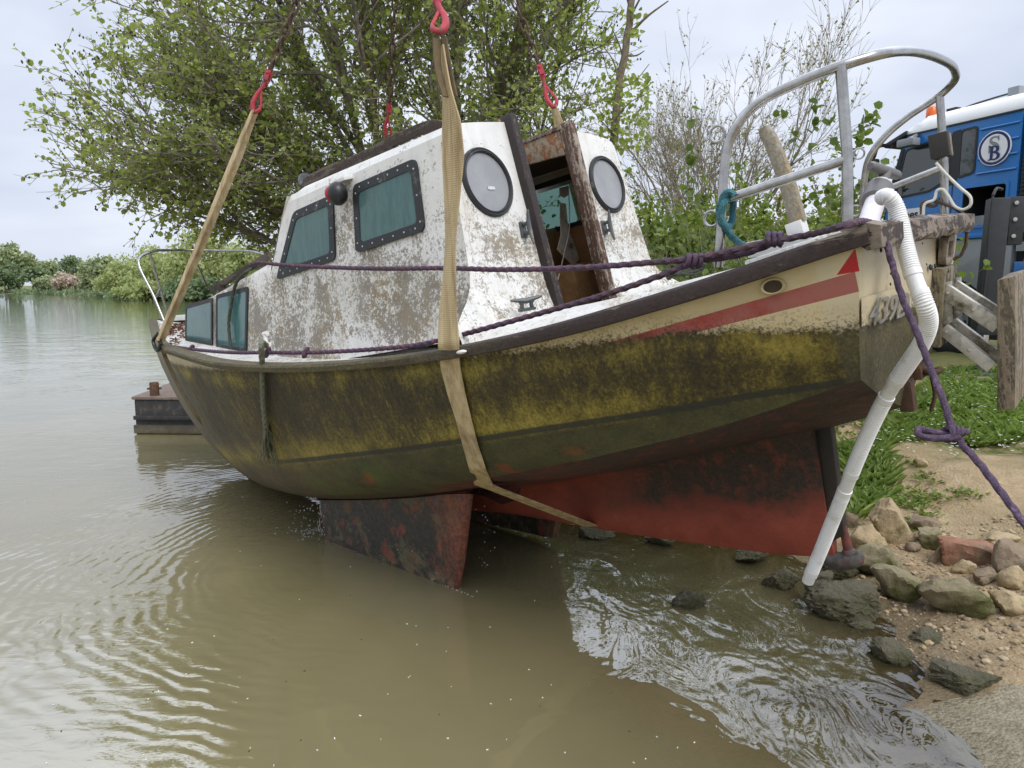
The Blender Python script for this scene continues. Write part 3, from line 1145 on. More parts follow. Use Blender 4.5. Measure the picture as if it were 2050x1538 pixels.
# dead canes and reeds: nobody could count them
b = MB()
r = np.random.default_rng(77)
for k in range(420):
    X, Y = r.uniform(1.2, 4.8), r.uniform(7.0, 10.5)
    if X > .50 * Y:
        continue
    z0 = height([(X, Y)])[0]
    L = r.uniform(.5, 1.5)
    d = unit(np.array([r.normal(0, .35), r.normal(0, .35), 1]))
    p = np.array([X, Y, z0])
    b.tube(curve([p, p + d * L * .6, p + d * L + np.array([r.normal(0, .2), r.normal(0, .2), -.1 * r.random()])], 6), np.linspace(.006, .0025, 6), 3, caps=False)
canes = b.build('dead_canes_undergrowth', simple('dead_cane', (.30, .23, .15), .9, scale=30))
tag(canes, 'tangle of pale dead bramble canes on the bank behind the stern', 'undergrowth', kind='stuff')


# thick undergrowth on the bank behind the hull: nobody could count it
r = np.random.default_rng(88)
b = MB()
pos, dirs, nor = [], [], []
for k in range(430):
    t_ = r.random()
    X, Y = -1.3 + 4.6 * t_ + r.normal(0, .15), 8.6 - 1.3 * t_ + r.uniform(-.5, .9)
    if shore_dist([(X, Y)])[0] < .3:
        continue
    z0 = height([(X, Y)])[0]
    L = r.uniform(1.0, 2.05) - .5 * max(0, t_ - .75) * 4 * .5
    d = unit(np.array([r.normal(0, .25), r.normal(0, .25), 1]))
    p = np.array([X, Y, z0 - .05])
    S = curve([p, p + d * L * .5 + r.normal(0, .05, 3), p + d * L + r.normal(0, .12, 3)], 8)
    b.tube(S, np.linspace(.011, .003, 8), 4, caps=False)
    for q in range(46):
        f = r.uniform(.12, 1) * 7
        j = min(int(f), 6)
        o_ = r.normal(size=3) * .13
        pos.append(S[j] + (S[j + 1] - S[j]) * (f - j) + o_)
        dirs.append(o_ + r.normal(size=3) * .1)
        nor.append(np.array([0, 0, 1]) + r.normal(size=3) * .6)
und = b.build('undergrowth', BARK)
tag(und, 'thick leafy undergrowth on the bank hard behind the hull', 'undergrowth', kind='stuff')
LL = r.uniform(.05, .10, len(pos))
leaf_object('foliage', pos, dirs, nor, LL, LL * .75, LEAF_BRAM, und)

# ---------------------------------------------------------------- far bank
def cloud_tree(name, label, cat, base, H, Wd, mat, seed, n=2600, leaf=.5, clumps=34, low=.12, weep=0, group='trees on the far bank'):
    r = np.random.default_rng(seed)
    base = np.array(base, float)
    t = empty(name, base, label, cat, group)
    b = MB()
    for k in range(5):
        tip = np.array([r.uniform(-.3, .3) * Wd, r.uniform(-.2, .2) * Wd, H * r.uniform(.5, .8)])
        b.tube(curve([(r.uniform(-.2, .2), r.uniform(-.2, .2), -.3), tip * .5 + r.normal(0, .2, 3), tip], 8), np.linspace(H * .022, H * .006, 8), 5)
    b.build('trunk', BARK, t)
    C = []
    while len(C) < clumps:
        p = r.uniform(-1, 1, 3)
        if np.linalg.norm(p) < 1:
            C.append(p * .82)
    C = np.array(C)
    idx = r.integers(0, clumps, n)
    cr = r.uniform(.16, .34, clumps)
    d = r.normal(size=(n, 3))
    d /= np.linalg.norm(d, axis=1)[:, None]
    p = C[idx] + d * (cr[idx] * r.uniform(.55, 1.1, n))[:, None]
    p[:, 2] = p[:, 2] * .5 * (1 - low) + .5 + low * .5
    p[:, 2] -= weep * r.random(n) * .25
    pos = p * np.array([Wd / 2, Wd / 2, H])
    pos[:, 2] = np.maximum(pos[:, 2], .15)
    dirs = r.normal(size=(n, 3)) + np.array([0, 0, -1.6 * weep])
    LL = r.uniform(.6, 1.2, n) * leaf
    leaf_object('crown', pos, dirs, d + r.normal(size=(n, 3)) * .5, LL, LL * (.75 - .45 * weep), mat, t)
    return t


def fbase(px, Y):
    X = (px - 1025) / FPX * Y
    return np.array([X, Y, max(0.1, height([(X, Y)])[0])])


FARM = lambda px: Y if False else None
FT = [  # px, distance, top py, width px, material, label, leaf, n
 (35, 262, 483, 92, LEAF_FAR, 'tall pale green tree furthest left on the far bank', 1.3, 2600),
 (28, 245, 527, 74, LEAF_FARD, 'round dark green bush at the water left end of the far bank', .9, 2200),
 (-60, 255, 505, 110, LEAF_FAR, 'spreading tree at the photo edge beyond the round dark bush', 1.2, 2000),
 (82, 235, 532, 52, LEAF_FARD, 'small dark tree right of the round dark bush', .9, 1500),
 (108, 300, 518, 62, LEAF_FAR, 'hazy far tree between the tall pale tree and the blossom', 1.3, 1500),
 (158, 280, 512, 66, LEAF_FARD, 'hazy dark topped tree behind the pink blossom', 1.2, 1700),
 (140, 205, 545, 62, LEAF_BLOSSOM, 'pale pink blossoming tree on the far bank', .7, 1500),
 (112, 215, 552, 66, LEAF_FAR, 'low pale green bush left of the pink blossom', .8, 1500),
 (192, 190, 540, 70, LEAF_FAR, 'low green bush right of the pink blossom', .8, 1700),
 (215, 160, 512, 90, LEAF_FAR, 'mid green tree where the far bank bends nearer', .8, 2300),
]
for i, (px, Y, ty, wp, mt_, lab, lf, n) in enumerate(FT):
    B = fbase(px, Y)
    H = CAMH + Y * math.tan(math.atan((769 - ty) / FPX) - PITCH) - B[2]
    cloud_tree('far_tree', lab, 'tree', B, H, wp / FPX * Y, mt_, 200 + i, n, lf)
for i, (px, Y, ty, wp, lab, n) in enumerate([
        (262, 122, 505, 130, 'pale willow bush leftmost of the willow row', 3600), (335, 112, 478, 150, 'rounded willow left of the tallest willow', 4200),
        (425, 104, 440, 190, 'tallest pale green willow behind the bow', 5600), (520, 98, 470, 170, 'pale willow partly behind the wheelhouse', 4200),
        (640, 96, 470, 190, 'willow hidden mostly behind the alder', 2600), (300, 104, 556, 120, 'low bushy willow dipping into the water', 2600), (400, 98, 548, 150, 'low dark willow scrub below the tallest willow', 2600)]):
    B = fbase(px, Y)
    H = CAMH + Y * math.tan(math.atan((769 - ty) / FPX) - PITCH) - B[2]
    cloud_tree('willow', lab, 'tree', B, H, wp / FPX * Y, LEAF_WILLOW if 'dark' not in lab else LEAF_FARD, 300 + i, n, .62, 40, .0, .55, 'willows on the far bank')

r = np.random.default_rng(9)                         # rough grass and scrub along the far waterline
pts = []
for a, b_ in zip(SHORE[22:29], SHORE[23:30]):
    L = np.linalg.norm(b_ - a)
    for k in range(int(L * 7)):
        p = a + (b_ - a) * r.random()
        nrm = np.array([(b_ - a)[1], -(b_ - a)[0]]) / L
        pts.append(p + nrm * r.uniform(-.6, 2.5))
pts = np.array(pts)
pos = np.column_stack([pts, np.maximum(height(pts), 0.0) + r.uniform(0, .9, len(pts))])
n = len(pos)
fs = leaf_object('far_bank_scrub_foliage', pos, r.normal(size=(n, 3)) + [0, 0, .8], r.normal(size=(n, 3)), r.uniform(.5, 1.3, n), r.uniform(.3, .7, n), LEAF_FARD)
tag(fs, 'low scrub and rough grass along the far waterline', 'foliage', kind='stuff')

# ---------------------------------------------------------------- weeds on the near bank
def blades(P, r, L, W, per, spread, flat):
    pos, dirs, nor, LL, WW = [], [], [], [], []
    for p in P:
        s = r.uniform(.6, 1.25)
        for k in range(per):
            a = r.uniform(0, 6.283)
            o = np.array([math.cos(a), math.sin(a), 0])
            pos.append(p + o * r.uniform(0, spread) * s)
            dirs.append(o * r.uniform(.3, 1.1) * flat + np.array([0, 0, 1]))
            nor.append(np.array([0, 0, 1]) - o * .5 + r.normal(size=3) * .2)
            LL.append(r.uniform(*L) * s)
            WW.append(r.uniform(*W))
    return pos, dirs, nor, np.array(LL), np.array(WW)


LEAF_WEED = leaf_mat('weed_leaf', (.10, .16, .035), (.32, .43, .13), 0.4)
LEAF_WEED2 = leaf_mat('low_weed_leaf', (.09, .14, .03), (.25, .33, .08), 0.3)
PETAL = simple('white_petal', (.8, .8, .76), .6, scale=5, bump=0)
r = np.random.default_rng(41)


def px_poly(pts):
    return [on_ground(*p)[:2] for p in pts]


def ground_pts(poly, n):
    P = scatter_poly(poly, n, r)
    return np.column_stack([P, height(P)])


A_ = ground_pts(px_poly([(1672, 905), (1738, 888), (1790, 960), (1765, 1020), (1705, 1045)]), 120)
B_ = ground_pts(px_poly([(1745, 905), (1800, 815), (1890, 750), (2070, 745), (2250, 790), (2250, 900), (2060, 885), (1960, 900), (1870, 880)]), 1150)
o = leaf_object('weeds_grass', *blades(np.concatenate([A_, B_]), r, (.06, .15), (.014, .028), 15, .06, .95), LEAF_WEED, fold=.2, droop=.3)
tag(o, 'lush lance leaved weeds growing on the bank behind the hose', 'weeds', kind='stuff')
C_ = ground_pts([(2.3, 4.3), (2.6, 6.0), (3.4, 8.0), (6.5, 8.0), (5.2, 5.2)], 560)
C_ = C_[(vnoise(C_[:, 0] * 1.6, C_[:, 1] * 1.6, 12) > .47)]
o = leaf_object('low_grass', *blades(C_, r, (.025, .06), (.012, .024), 22, .11, 1.6), LEAF_WEED2, fold=.2, droop=.3)
tag(o, 'patches of low clover and grass on the sandy path', 'grass', kind='stuff')
D_ = ground_pts([(2.9, 5.6), (3.4, 8.0), (8.0, 8.6), (6.5, 6.0), (4.0, 5.4)], 210)
pos, dirs, nor, LL = [], [], [], []
for p in D_:
    for q in range(5):
        c = p + np.array([r.normal(0, .07), r.normal(0, .07), r.uniform(.03, .14)])
        for k in range(5):
            a = k * 1.257 + r.random()
            pos.append(c)
            dirs.append((math.cos(a), math.sin(a), .2))
            nor.append((0, 0, 1))
            LL.append(.013)
o = leaf_object('wild_flowers_foliage', pos, dirs, nor, np.array(LL), np.array(LL) * .8, PETAL)
tag(o, 'tiny white flowers sprinkled through the weeds', 'flowers', kind='stuff')
# ================================================================ boat materials
def hull_material():
    g = G('hull_topsides', 0.45)
    x, y, z = g.xyz()
    streak = g.noise(1.0, 8, 0.72, 0.15, g.sc((15, 15, 2.6)))
    streakf = g.noise(1.0, 6, 0.8, 0.1, g.sc((58, 58, 10)))
    fine = g.noise(75, 5, 0.75)
    blot = g.noise(2.6, 6, 0.62)
    mid = g.noise(9, 6, 0.65)
    # --- cream gelcoat with the red flash
    cream = g.ramp(g.noise(1.0, 5, 0.6, 0, g.sc((3, 3, 8))), [(0.3, (.50, .40, .215)), (0.7, (.66, .55, .34))])
    cream = g.mix(g.mr(x, 1.44, 1.47, 0, .55), cream, (.62, .55, .40))
    cream = g.mix(g.mr(streakf, .58, .75, 0, .5), cream, (.33, .23, .11))
    dx = g.m('SUBTRACT', x, 1.57)
    zt = g.m('ADD', g.m('MULTIPLY', dx, .125), -.350)
    zb_ = g.m('ADD', g.m('MULTIPLY', dx, .100), -.412)
    ins = g.m('MULTIPLY', g.m('LESS_THAN', z, zt), g.m('GREATER_THAN', z, zb_))
    ins = g.m('MULTIPLY', ins, g.m('MULTIPLY', g.m('GREATER_THAN', x, .62), g.m('LESS_THAN', x, 1.562)))
    tri = g.m('MULTIPLY', g.m('LESS_THAN', z, -.285), g.m('GREATER_THAN', z, -.352))
    tri = g.m('MULTIPLY', tri, g.m('MULTIPLY', g.m('LESS_THAN', x, 1.574), g.m('GREATER_THAN', x, g.m('ADD', 1.512, g.m('MULTIPLY', g.m('ADD', z, .352), .88)))))
    bow = g.m('MULTIPLY', g.m('LESS_THAN', x, -3.4), g.m('MULTIPLY', g.m('GREATER_THAN', z, -.10), g.m('LESS_THAN', z, -.02)))
    faded = g.mix(g.mr(g.m('ADD', mid, g.m('MULTIPLY', dx, .25)), .15, .5), (.36, .016, .02), (.36, .12, .10))
    faded = g.mix(g.mr(fine, .6, .72, 0, .6), faded, (.25, .13, .08))
    side = g.m('LESS_THAN', g.m('ABSOLUTE', y), 2.0)
    top = g.mix(ins, cream, faded)
    top = g.mix(tri, top, (.46, .012, .022))
    top = g.mix(bow, top, (.22, .05, .06))
    # --- the algae coat left by years afloat
    za = g.m('ADD', g.m('ADD', g.m('MULTIPLY', x, -.045), g.m('MULTIPLY', g.m('MULTIPLY', x, x), .010)), g.m('ADD', -.415, g.m('MULTIPLY', g.m('MAXIMUM', g.m('SUBTRACT', x, 1.0), 0.0), -.12)))
    za = g.m('ADD', za, g.m('MULTIPLY', g.m('SUBTRACT', mid, .5), .05))
    d = g.m('SUBTRACT', z, za)
    tone = g.m('ADD', g.m('MULTIPLY', streak, .42), g.m('ADD', g.m('MULTIPLY', streakf, .52), g.m('MULTIPLY', fine, .52)))
    tone = g.m('SUBTRACT', tone, .272)
    zl = g.m('ADD', g.m('MULTIPLY', x, .062), -.792)                   # the old dark boot line
    zl = g.m('ADD', zl, g.m('MULTIPLY', g.m('SUBTRACT', g.noise(3, 2, .5), .5), .012))
    dl = g.m('SUBTRACT', z, zl)
    band = g.m('MULTIPLY', g.mr(g.m('ABSOLUTE', g.m('SUBTRACT', dl, .035)), .13, .0, 0, .23), g.mr(x, 1.2, .4, .10, 1.0))
    band2 = g.mr(g.m('ABSOLUTE', g.m('ADD', d, .055)), .08, .0, 0, .17)
    tone2 = g.m('ADD', tone, g.m('ADD', g.m('MULTIPLY', band, g.mr(blot, .35, .65, .3, 1.2)), g.m('MULTIPLY', band2, g.mr(blot, .35, .6, .2, 1.2))))
    tone2 = g.m('ADD', tone2, g.mr(blot, .3, .75, -.06, .09))
    alg = g.ramp(tone2, [(0.38, (.022, .016, .005)), (0.50, (.058, .043, .010)), (0.58, (.125, .097, .018)), (0.69, (.235, .188, .034)), (0.84, (.40, .33, .07))])
    mudz = g.m('MULTIPLY', g.mr(x, -.2, -2.0), g.mr(dl, .25, -.12))
    mudc = g.ramp(g.m('ADD', g.m('MULTIPLY', fine, .6), g.m('MULTIPLY', blot, .4)), [(0.38, (.060, .046, .020)), (0.62, (.20, .155, .075))])
    alg = g.mix(g.m('MULTIPLY', mudz, .62), alg, mudc)
    low = g.ramp(g.m('ADD', g.m('MULTIPLY', fine, .5), g.m('MULTIPLY', mid, .5)), [(0.38, (.030, .030, .010)), (0.6, (.085, .078, .026)), (.72, (.17, .15, .06))])
    alg = g.mix(g.m('MULTIPLY', g.mr(dl, .0, -.03), g.mr(x, -1.6, -.9)), alg, low)
    gp = g.m('MULTIPLY', g.mr(blot, .55, .66), g.m('MULTIPLY', g.mr(dl, -.02, -.12), g.mr(x, -2.0, -1.3)))
    alg = g.mix(gp, alg, (.075, .105, .02))
    rp = g.m('MULTIPLY', g.mr(g.noise(3.6, 4, .6), .60, .66), g.m('MULTIPLY', g.mr(dl, -.08, -.14), g.mr(x, -1.6, -.9)))
    alg = g.mix(g.m('MULTIPLY', rp, .5), alg, (.30, .06, .02))
    gray = g.m('MULTIPLY', g.mr(x, -2.6, -4.2), g.mr(dl, .0, .3))
    alg = g.mix(g.m('MULTIPLY', gray, .6), alg, (.24, .215, .15))
    line = g.m('MULTIPLY', g.mr(g.m('ABSOLUTE', dl), .017, .009), g.mr(streakf, .25, .5, .45, .9))
    alg = g.mix(g.m('MULTIPLY', line, g.mr(x, -2.2, -1.4)), alg, (.020, .022, .016))
    tr_ = g.mr(x, 1.45, 1.47)                                             # the transom is duller
    alg = g.mix(g.m('MULTIPLY', tr_, .85), alg, g.ramp(fine, [(0.4, (.045, .040, .020)), (0.62, (.10, .088, .045)), (.75, (.26, .23, .13))]))
    # --- edge between the two, with moss specks just above it
    edge = g.m('ADD', d, g.m('MULTIPLY', g.m('SUBTRACT', fine, .5), .10))
    f = g.mr(edge, .012, -.012)
    speck = g.m('MULTIPLY', g.mr(g.noise(95, 3, .8), .53, .58), g.mr(d, .085, .0))
    c = g.mix(g.m('MULTIPLY', speck, .85), top, (.075, .045, .018))
    c = g.mix(f, c, alg)
    g.color(c)
    g.rough(g.mr(f, 0, 1, .38, .62))
    g.bump(g.m('ADD', g.m('MULTIPLY', g.m('ADD', fine, g.m('MULTIPLY', streakf, .8)), f), g.m('MULTIPLY', mid, .3)), .5, .008)
    return g.mat


def antifoul_material(name='antifoul_red', band=True):
    g = G(name, 0.7)
    x, y, z = g.xyz()
    n = g.noise(5, 7, .68)
    fine = g.noise(60, 5, .75)
    big = g.noise(2.2, 5, .6, .3)
    red = g.ramp(n, [(.3, (.19, .036, .020)), (.6, (.29, .060, .034)), (.8, (.34, .10, .06))])
    red = g.mix(g.mr(fine, .6, .72, 0, .5), red, (.16, .06, .035))
    dark = g.ramp(fine, [(.35, (.014, .011, .008)), (.65, (.055, .03, .018))])
    zz = g.m('ADD', z, g.m('ADD', g.m('MULTIPLY', x, -.06), g.m('MULTIPLY', g.m('SUBTRACT', n, .5), .34)))
    f = g.m('MULTIPLY', g.mr(zz, -1.44, -1.34), g.mr(g.m('ADD', x, g.m('MULTIPLY', big, .9)), .10, .75))
    f = g.m('MAXIMUM', f, g.m('MULTIPLY', g.mr(g.m('ABSOLUTE', y), .10, .22), g.mr(n, .35, .55, .35, .95)))
    f = g.m('MULTIPLY', f, g.mr(g.noise(14, 6, .75), .30, .50, .45, 1))
    f = g.m('MAXIMUM', f, g.m('MULTIPLY', g.mr(g.noise(4, 5, .7), .60, .70), .45))
    c = g.mix(f, red, dark)
    c = g.mix(g.mr(g.noise(11, 6, .72), .64, .72, 0, .5), c, (.19, .16, .11))
    g.color(c)
    g.bump(g.m('ADD', fine, n), .5, .006)
    return g.mat


def keel_material():
    g = G('fouled_keel', 0.6)
    x, y, z = g.xyz()
    n = g.noise(1.0, 9, .78, .4, g.sc((6, 6, 4.5)))
    n2 = g.noise(1.0, 9, .80, .3, g.sc((8, 8, 6.5)))
    n3 = g.noise(32, 6, .8)
    c = g.ramp(n3, [(.35, (.012, .012, .010)), (.6, (.045, .040, .030))])
    c = g.mix(g.mr(n, .50, .60, 0, .85), c, g.ramp(n3, [(.35, (.11, .085, .05)), (.65, (.20, .16, .09))]))
    c = g.mix(g.mr(n2, .54, .62, 0, .8), c, (.25, .055, .035))
    c = g.mix(g.mr(g.noise(5, 7, .7), .58, .66, 0, .8), c, (.12, .13, .06))
    c = g.mix(g.mr(g.noise(19, 8, .82), .63, .67, 0, .85), c, (.50, .43, .26))
    c = g.mix(g.m('MULTIPLY', g.mr(x, -.95, -.75), g.mr(n3, .45, .6, .2, .8)), c, (.34, .085, .045))
    g.color(c)
    g.rough(g.mr(n, .3, .7, .25, .7))
    g.bump(g.m('ADD', n3, n2), .5, .008)
    return g.mat


def grimy_white(name, amt):
    """white gelcoat under years of dirt; amt sets how much of it"""
    g = G(name, 0.5)
    x, y, z = g.xyz()
    big = g.noise(1.9, 6, .62, .3)
    mid = g.noise(7.5, 7, .68)
    speck = g.noise(62, 3, .9)
    spk2 = g.noise(24, 6, .8)
    run = g.noise(1.0, 5, .65, 0, g.sc((16, 16, 1.8)))
    white = g.ramp(mid, [(.3, (.70, .685, .64)), (.7, (.80, .795, .77))])
    grime = g.ramp(speck, [(.35, (.080, .062, .040)), (.65, (.25, .205, .145))])
    lowz = g.mr(z, .45, .05, 0, .75)
    cover = g.m('ADD', g.m('MULTIPLY', g.m('ADD', g.m('MULTIPLY', big, .8), g.m('MULTIPLY', lowz, .20)), 1.0), amt)
    t = g.m('ADD', g.m('MULTIPLY', speck, .85), g.m('ADD', g.m('MULTIPLY', spk2, .62), g.m('MULTIPLY', mid, .42)))
    t = g.m("SUBTRACT", g.m("ADD", t, cover), 1.535)
    f = g.mr(t, -.035, .075)
    c = g.mix(g.m('MULTIPLY', f, .88), white, grime)
    ochre = g.m('MULTIPLY', g.mr(g.noise(2.3, 6, .65, .5), .47, .60), g.mr(g.m('ADD', speck, spk2), .9, 1.15))
    c = g.mix(g.m('MULTIPLY', ochre, g.m('MULTIPLY', g.mr(z, .40, .0), .75)), c, (.30, .22, .10))
    c = g.mix(g.m('MULTIPLY', g.mr(run, .52, .72), .38), c, (.40, .33, .21))
    c = g.mix(g.mr(g.noise(3.3, 6, .7, .4), .46, .66, 0, .22), c, (.42, .41, .37))
    g.color(c)
    g.rough(g.mr(f, 0, 1, .35, .8))
    g.bump(g.m('ADD', g.m('MULTIPLY', f, .6), g.m('MULTIPLY', mid, .4)), .25, .004)
    return g.mat


def worn_wood(name, paint, wood, amt=.5, green=0.0, along=(2.0, 20, 20)):
    g = G(name, 0.75)
    x, y, z = g.xyz()
    n = g.noise(1.0, 6, .65, .3, g.sc(along))
    n2 = g.noise(1.0, 6, .7, .2, g.sc((along[0] * 3.5, 30, 30)))
    fine = g.noise(80, 4, .7)
    w = g.ramp(g.m('ADD', g.m('MULTIPLY', n2, .7), g.m('MULTIPLY', fine, .3)), [(.35, tuple(np.array(wood) * .55)), (.6, wood)])
    p = g.ramp(fine, [(.3, tuple(np.array(paint) * .6)), (.7, tuple(np.array(paint) * 1.3))])
    f = g.mr(g.m('ADD', g.m('MULTIPLY', n, .6), g.m('MULTIPLY', n2, .4)), .62 - .3 * amt, .66 - .3 * amt)
    c = g.mix(f, p, w)
    if green:
        gr = g.m('MULTIPLY', g.mr(x, .5, -.4), g.mr(n2, .35, .55, .4, .95))
        c = g.mix(g.m('MULTIPLY', gr, green), c, g.ramp(fine, [(.35, (.075, .068, .028)), (.65, (.20, .175, .09))]))
    g.color(c)
    g.bump(g.m('ADD', n2, g.m('MULTIPLY', f, .8)), .6, .006)
    return g.mat


def window_glass(name, tint, clear=.35, grime=.35):
    g = G(name, 0.08)
    x, y, z = g.xyz()
    n = g.noise(1.0, 6, .7, .2, g.sc((30, 30, 5)))
    sp = g.noise(120, 3, .8)
    sc_ = g.noise(1.0, 3, .6, 0, g.sc((5, 5, 160)))
    tint = np.array(tint)
    c = g.ramp(n, [(.3, tuple(tint * .75)), (.7, tuple(tint * 1.25))])
    c = g.mix(g.mr(sp, .66, .72, 0, grime), c, (.55, .62, .58))
    c = g.mix(g.mr(sc_, .70, .74, 0, .25), c, (.5, .6, .6))
    c = g.mix(g.m('MULTIPLY', g.mr(g.noise(4, 6, .7), .45, .7), grime), c, (.16, .21, .18))
    g.color(c)
    g.rough(g.mr(n, .3, .7, .05, .16))
    t = g.n('ShaderNodeBsdfTransparent')
    t.inputs[0].default_value = (.55, .72, .66, 1)
    ms = g.n('ShaderNodeMixShader')
    ms.inputs[0].default_value = clear
    g.nt.links.new(g.b.outputs[0], ms.inputs[1])
    g.nt.links.new(t.outputs[0], ms.inputs[2])
    g.nt.links.new(ms.outputs[0], g.out.inputs[0])
    return g.mat


M_HULL = hull_material()
M_RED = antifoul_material()
M_KEEL = keel_material()
M_SIDE = grimy_white('grimy_gelcoat', .09)
M_BULK = grimy_white('streaked_gelcoat', .03)
M_DECK = grimy_white('deck_gelcoat', -.04)
M_RAIL = worn_wood('worn_brown_rail', (.040, .026, .024), (.20, .155, .115), .20, .75, (1.6, 20, 20))
M_TRAIL = worn_wood('peeling_transom_rail', (.050, .036, .032), (.25, .20, .155), .50, 0, (6, 6, 22))
M_POST = worn_wood('worn_door_post', (.095, .048, .028), (.33, .27, .21), .42, 0, (20, 20, 1.6))
M_POSTD = worn_wood('dark_door_post', (.030, .022, .020), (.12, .09, .07), .25, 0, (20, 20, 1.6))
M_LINTEL = worn_wood('varnished_lintel', (.30, .12, .045), (.36, .28, .19), .55, 0, (20, 2.5, 20))
M_GRAB = worn_wood('dark_grab_rail', (.055, .038, .030), (.13, .105, .08), .45, 0, (2, 18, 18))
M_OLDWOOD = worn_wood('grey_old_wood', (.21, .17, .12), (.30, .25, .19), .5, 0, (14, 14, 2))
M_RUBBER = simple('black_rubber', (.018, .020, .021), .55, scale=30, dirt=(.12, .11, .09), dirt_amt=.15)
M_RIVET = simple('dull_rivet', (.42, .43, .42), .4, .6, scale=20, bump=0)
M_TEAL = window_glass('teal_window_glass', (.095, .190, .185), .25)
M_TEALC = window_glass('clear_teal_glass', (.13, .17, .14), .62, .35)
M_TEAL2 = window_glass('dirty_teal_glass', (.060, .165, .165), .05, .5)
M_PORT = None
g = G('frosted_porthole', 0.42)
n = g.noise(6, 6, .65)
g.color(g.mix(g.mr(g.noise(60, 4, .8), .62, .7, 0, .3), g.ramp(n, [(.3, (.235, .235, .245)), (.7, (.33, .33, .345))]), (.16, .15, .13)))
M_PORT = g.mat
g = G('tarnished_steel', 0.30, 1.0)
n = g.noise(18, 6, .7)
g.color(g.ramp(n, [(.3, (.27, .26, .24)), (.7, (.52, .515, .50))]))
g.rough(g.mr(n, .3, .7, .16, .34))
M_STEEL = g.mat
M_GALV = simple('galvanised_grey', (.105, .115, .115), .5, .5, .3, 25, .3, (.30, .28, .24), .25)
M_ALU = simple('weathered_aluminium', (.60, .57, .50), .5, .55, .3, 14, .3, (.12, .10, .05), .5)
M_INNER = simple('brown_lining', (.30, .165, .065), .7, scale=5, var=.4, dirt=(.06, .035, .015), dirt_amt=.5)
M_INCREAM = simple('cream_lining', (.38, .34, .27), .7, scale=6, var=.2, dirt=(.14, .10, .06), dirt_amt=.4)
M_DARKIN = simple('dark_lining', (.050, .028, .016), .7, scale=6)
M_BLACK = simple('black_plastic', (.014, .014, .015), .4, scale=30, bump=.05)
M_REDLENS = simple('red_lens', (.36, .008, .014), .15, scale=8, var=.1, bump=0)
M_WHITEPAINT = simple('chipped_white_paint', (.74, .73, .70), .45, scale=9, var=.08, dirt=(.35, .32, .26), dirt_amt=.2)
M_PADWOOD = worn_wood('stained_timber', (.12, .10, .065), (.30, .24, .17), .55, 0, (26, 26, 2.2))
M_RUST = simple('rusty_iron', (.085, .048, .030), .8, .2, .4, 20, .4, (.20, .08, .03), .4)

# ================================================================ the boat (built in its own frame: x aft, y starboard, z up)
boat = empty('motor_boat', BT, 'grimy white cabin boat with an algae covered hull hanging in slings over the river edge', 'boat')
boat.matrix_world = Matrix([[*BM[i], BT[i]] for i in range(3)] + [[0, 0, 0, 1]])

#        x,    half beam, sheer, chine y, chine z, keel z
STN = np.array([
 (1.60, .735, -.228, .615, -.700, -.925), (1.40, .785, -.258, .62, -.745, -.965), (1.20, .828, -.288, .635, -.792, -1.005), (.90, .893, -.325, .69, -.850, -1.055), (.58, .950, -.358, .735, -.905, -1.115),
 (.20, 1.000, -.378, .775, -.972, -1.19), (-.30, 1.040, -.376, .80, -1.050, -1.27), (-.80, 1.067, -.352, .80, -1.115, -1.34), (-1.30, 1.078, -.310, .78, -1.165, -1.39), (-1.80, 1.073, -.245, .73, -1.20, -1.43),
 (-2.40, .985, -.150, .62, -1.215, -1.455), (-3.00, .865, -.055, .48, -1.195, -1.45), (-3.60, .650, .040, .33, -1.10, -1.385), (-4.20, .415, .125, .19, -.92, -1.20), (-4.60, .255, .190, .115, -.70, -.98), (-4.90, .130, .245, .06, -.44, -.66), (-5.06, .065, .28, .035, -.22, -.36), (-5.16, .02, .31, .012, .02, -.02)])
XS = STN[:, 0]


def SH(x): return spl(XS, STN[:, 2], x)
def BEAM(x): return spl(XS, STN[:, 1], x)


def rake_x(x, z):
    """the transom leans: the after stations are sheared with depth"""
    k = np.clip((np.asarray(x) - .9) / .7, 0, 1) ** 1.5
    return x + k * .205 * np.minimum(np.asarray(z) + .228, 0)


def section(x, n=22):
    """half section from the sheer down to the keel"""
    b_, s, cy, cz, kz = (float(spl(XS, STN[:, i], x)) for i in range(1, 6))
    aft = np.clip((x + .4) / .9, 0, 1)
    k1 = (b_ * .62 + cy * .38 + .045 * (1 - aft * .5), s * .60 + cz * .40)
    k2 = (b_ * .22 + cy * .78 + .060 * (1 - aft * .75), s * .22 + cz * .78)
    up = curve([(b_, s), k1, k2, (cy, cz)], 13)
    m_ = (cy * .55, cz + (kz - cz) * (.42 + .08 * aft))
    dn = curve([(cy, cz), m_, (0, kz)], 10)[1:]
    if aft < .9:                              # round the bilge further forward
        P = np.concatenate([up, dn])
        for it in range(int(7 * (1 - aft)) + 1):
            Q = P.copy()
            Q[1:-1] = P[1:-1] * .5 + (P[:-2] + P[2:]) * .25
            P = Q
        up, dn = P[:13], P[13:]
    return np.concatenate([up, dn])


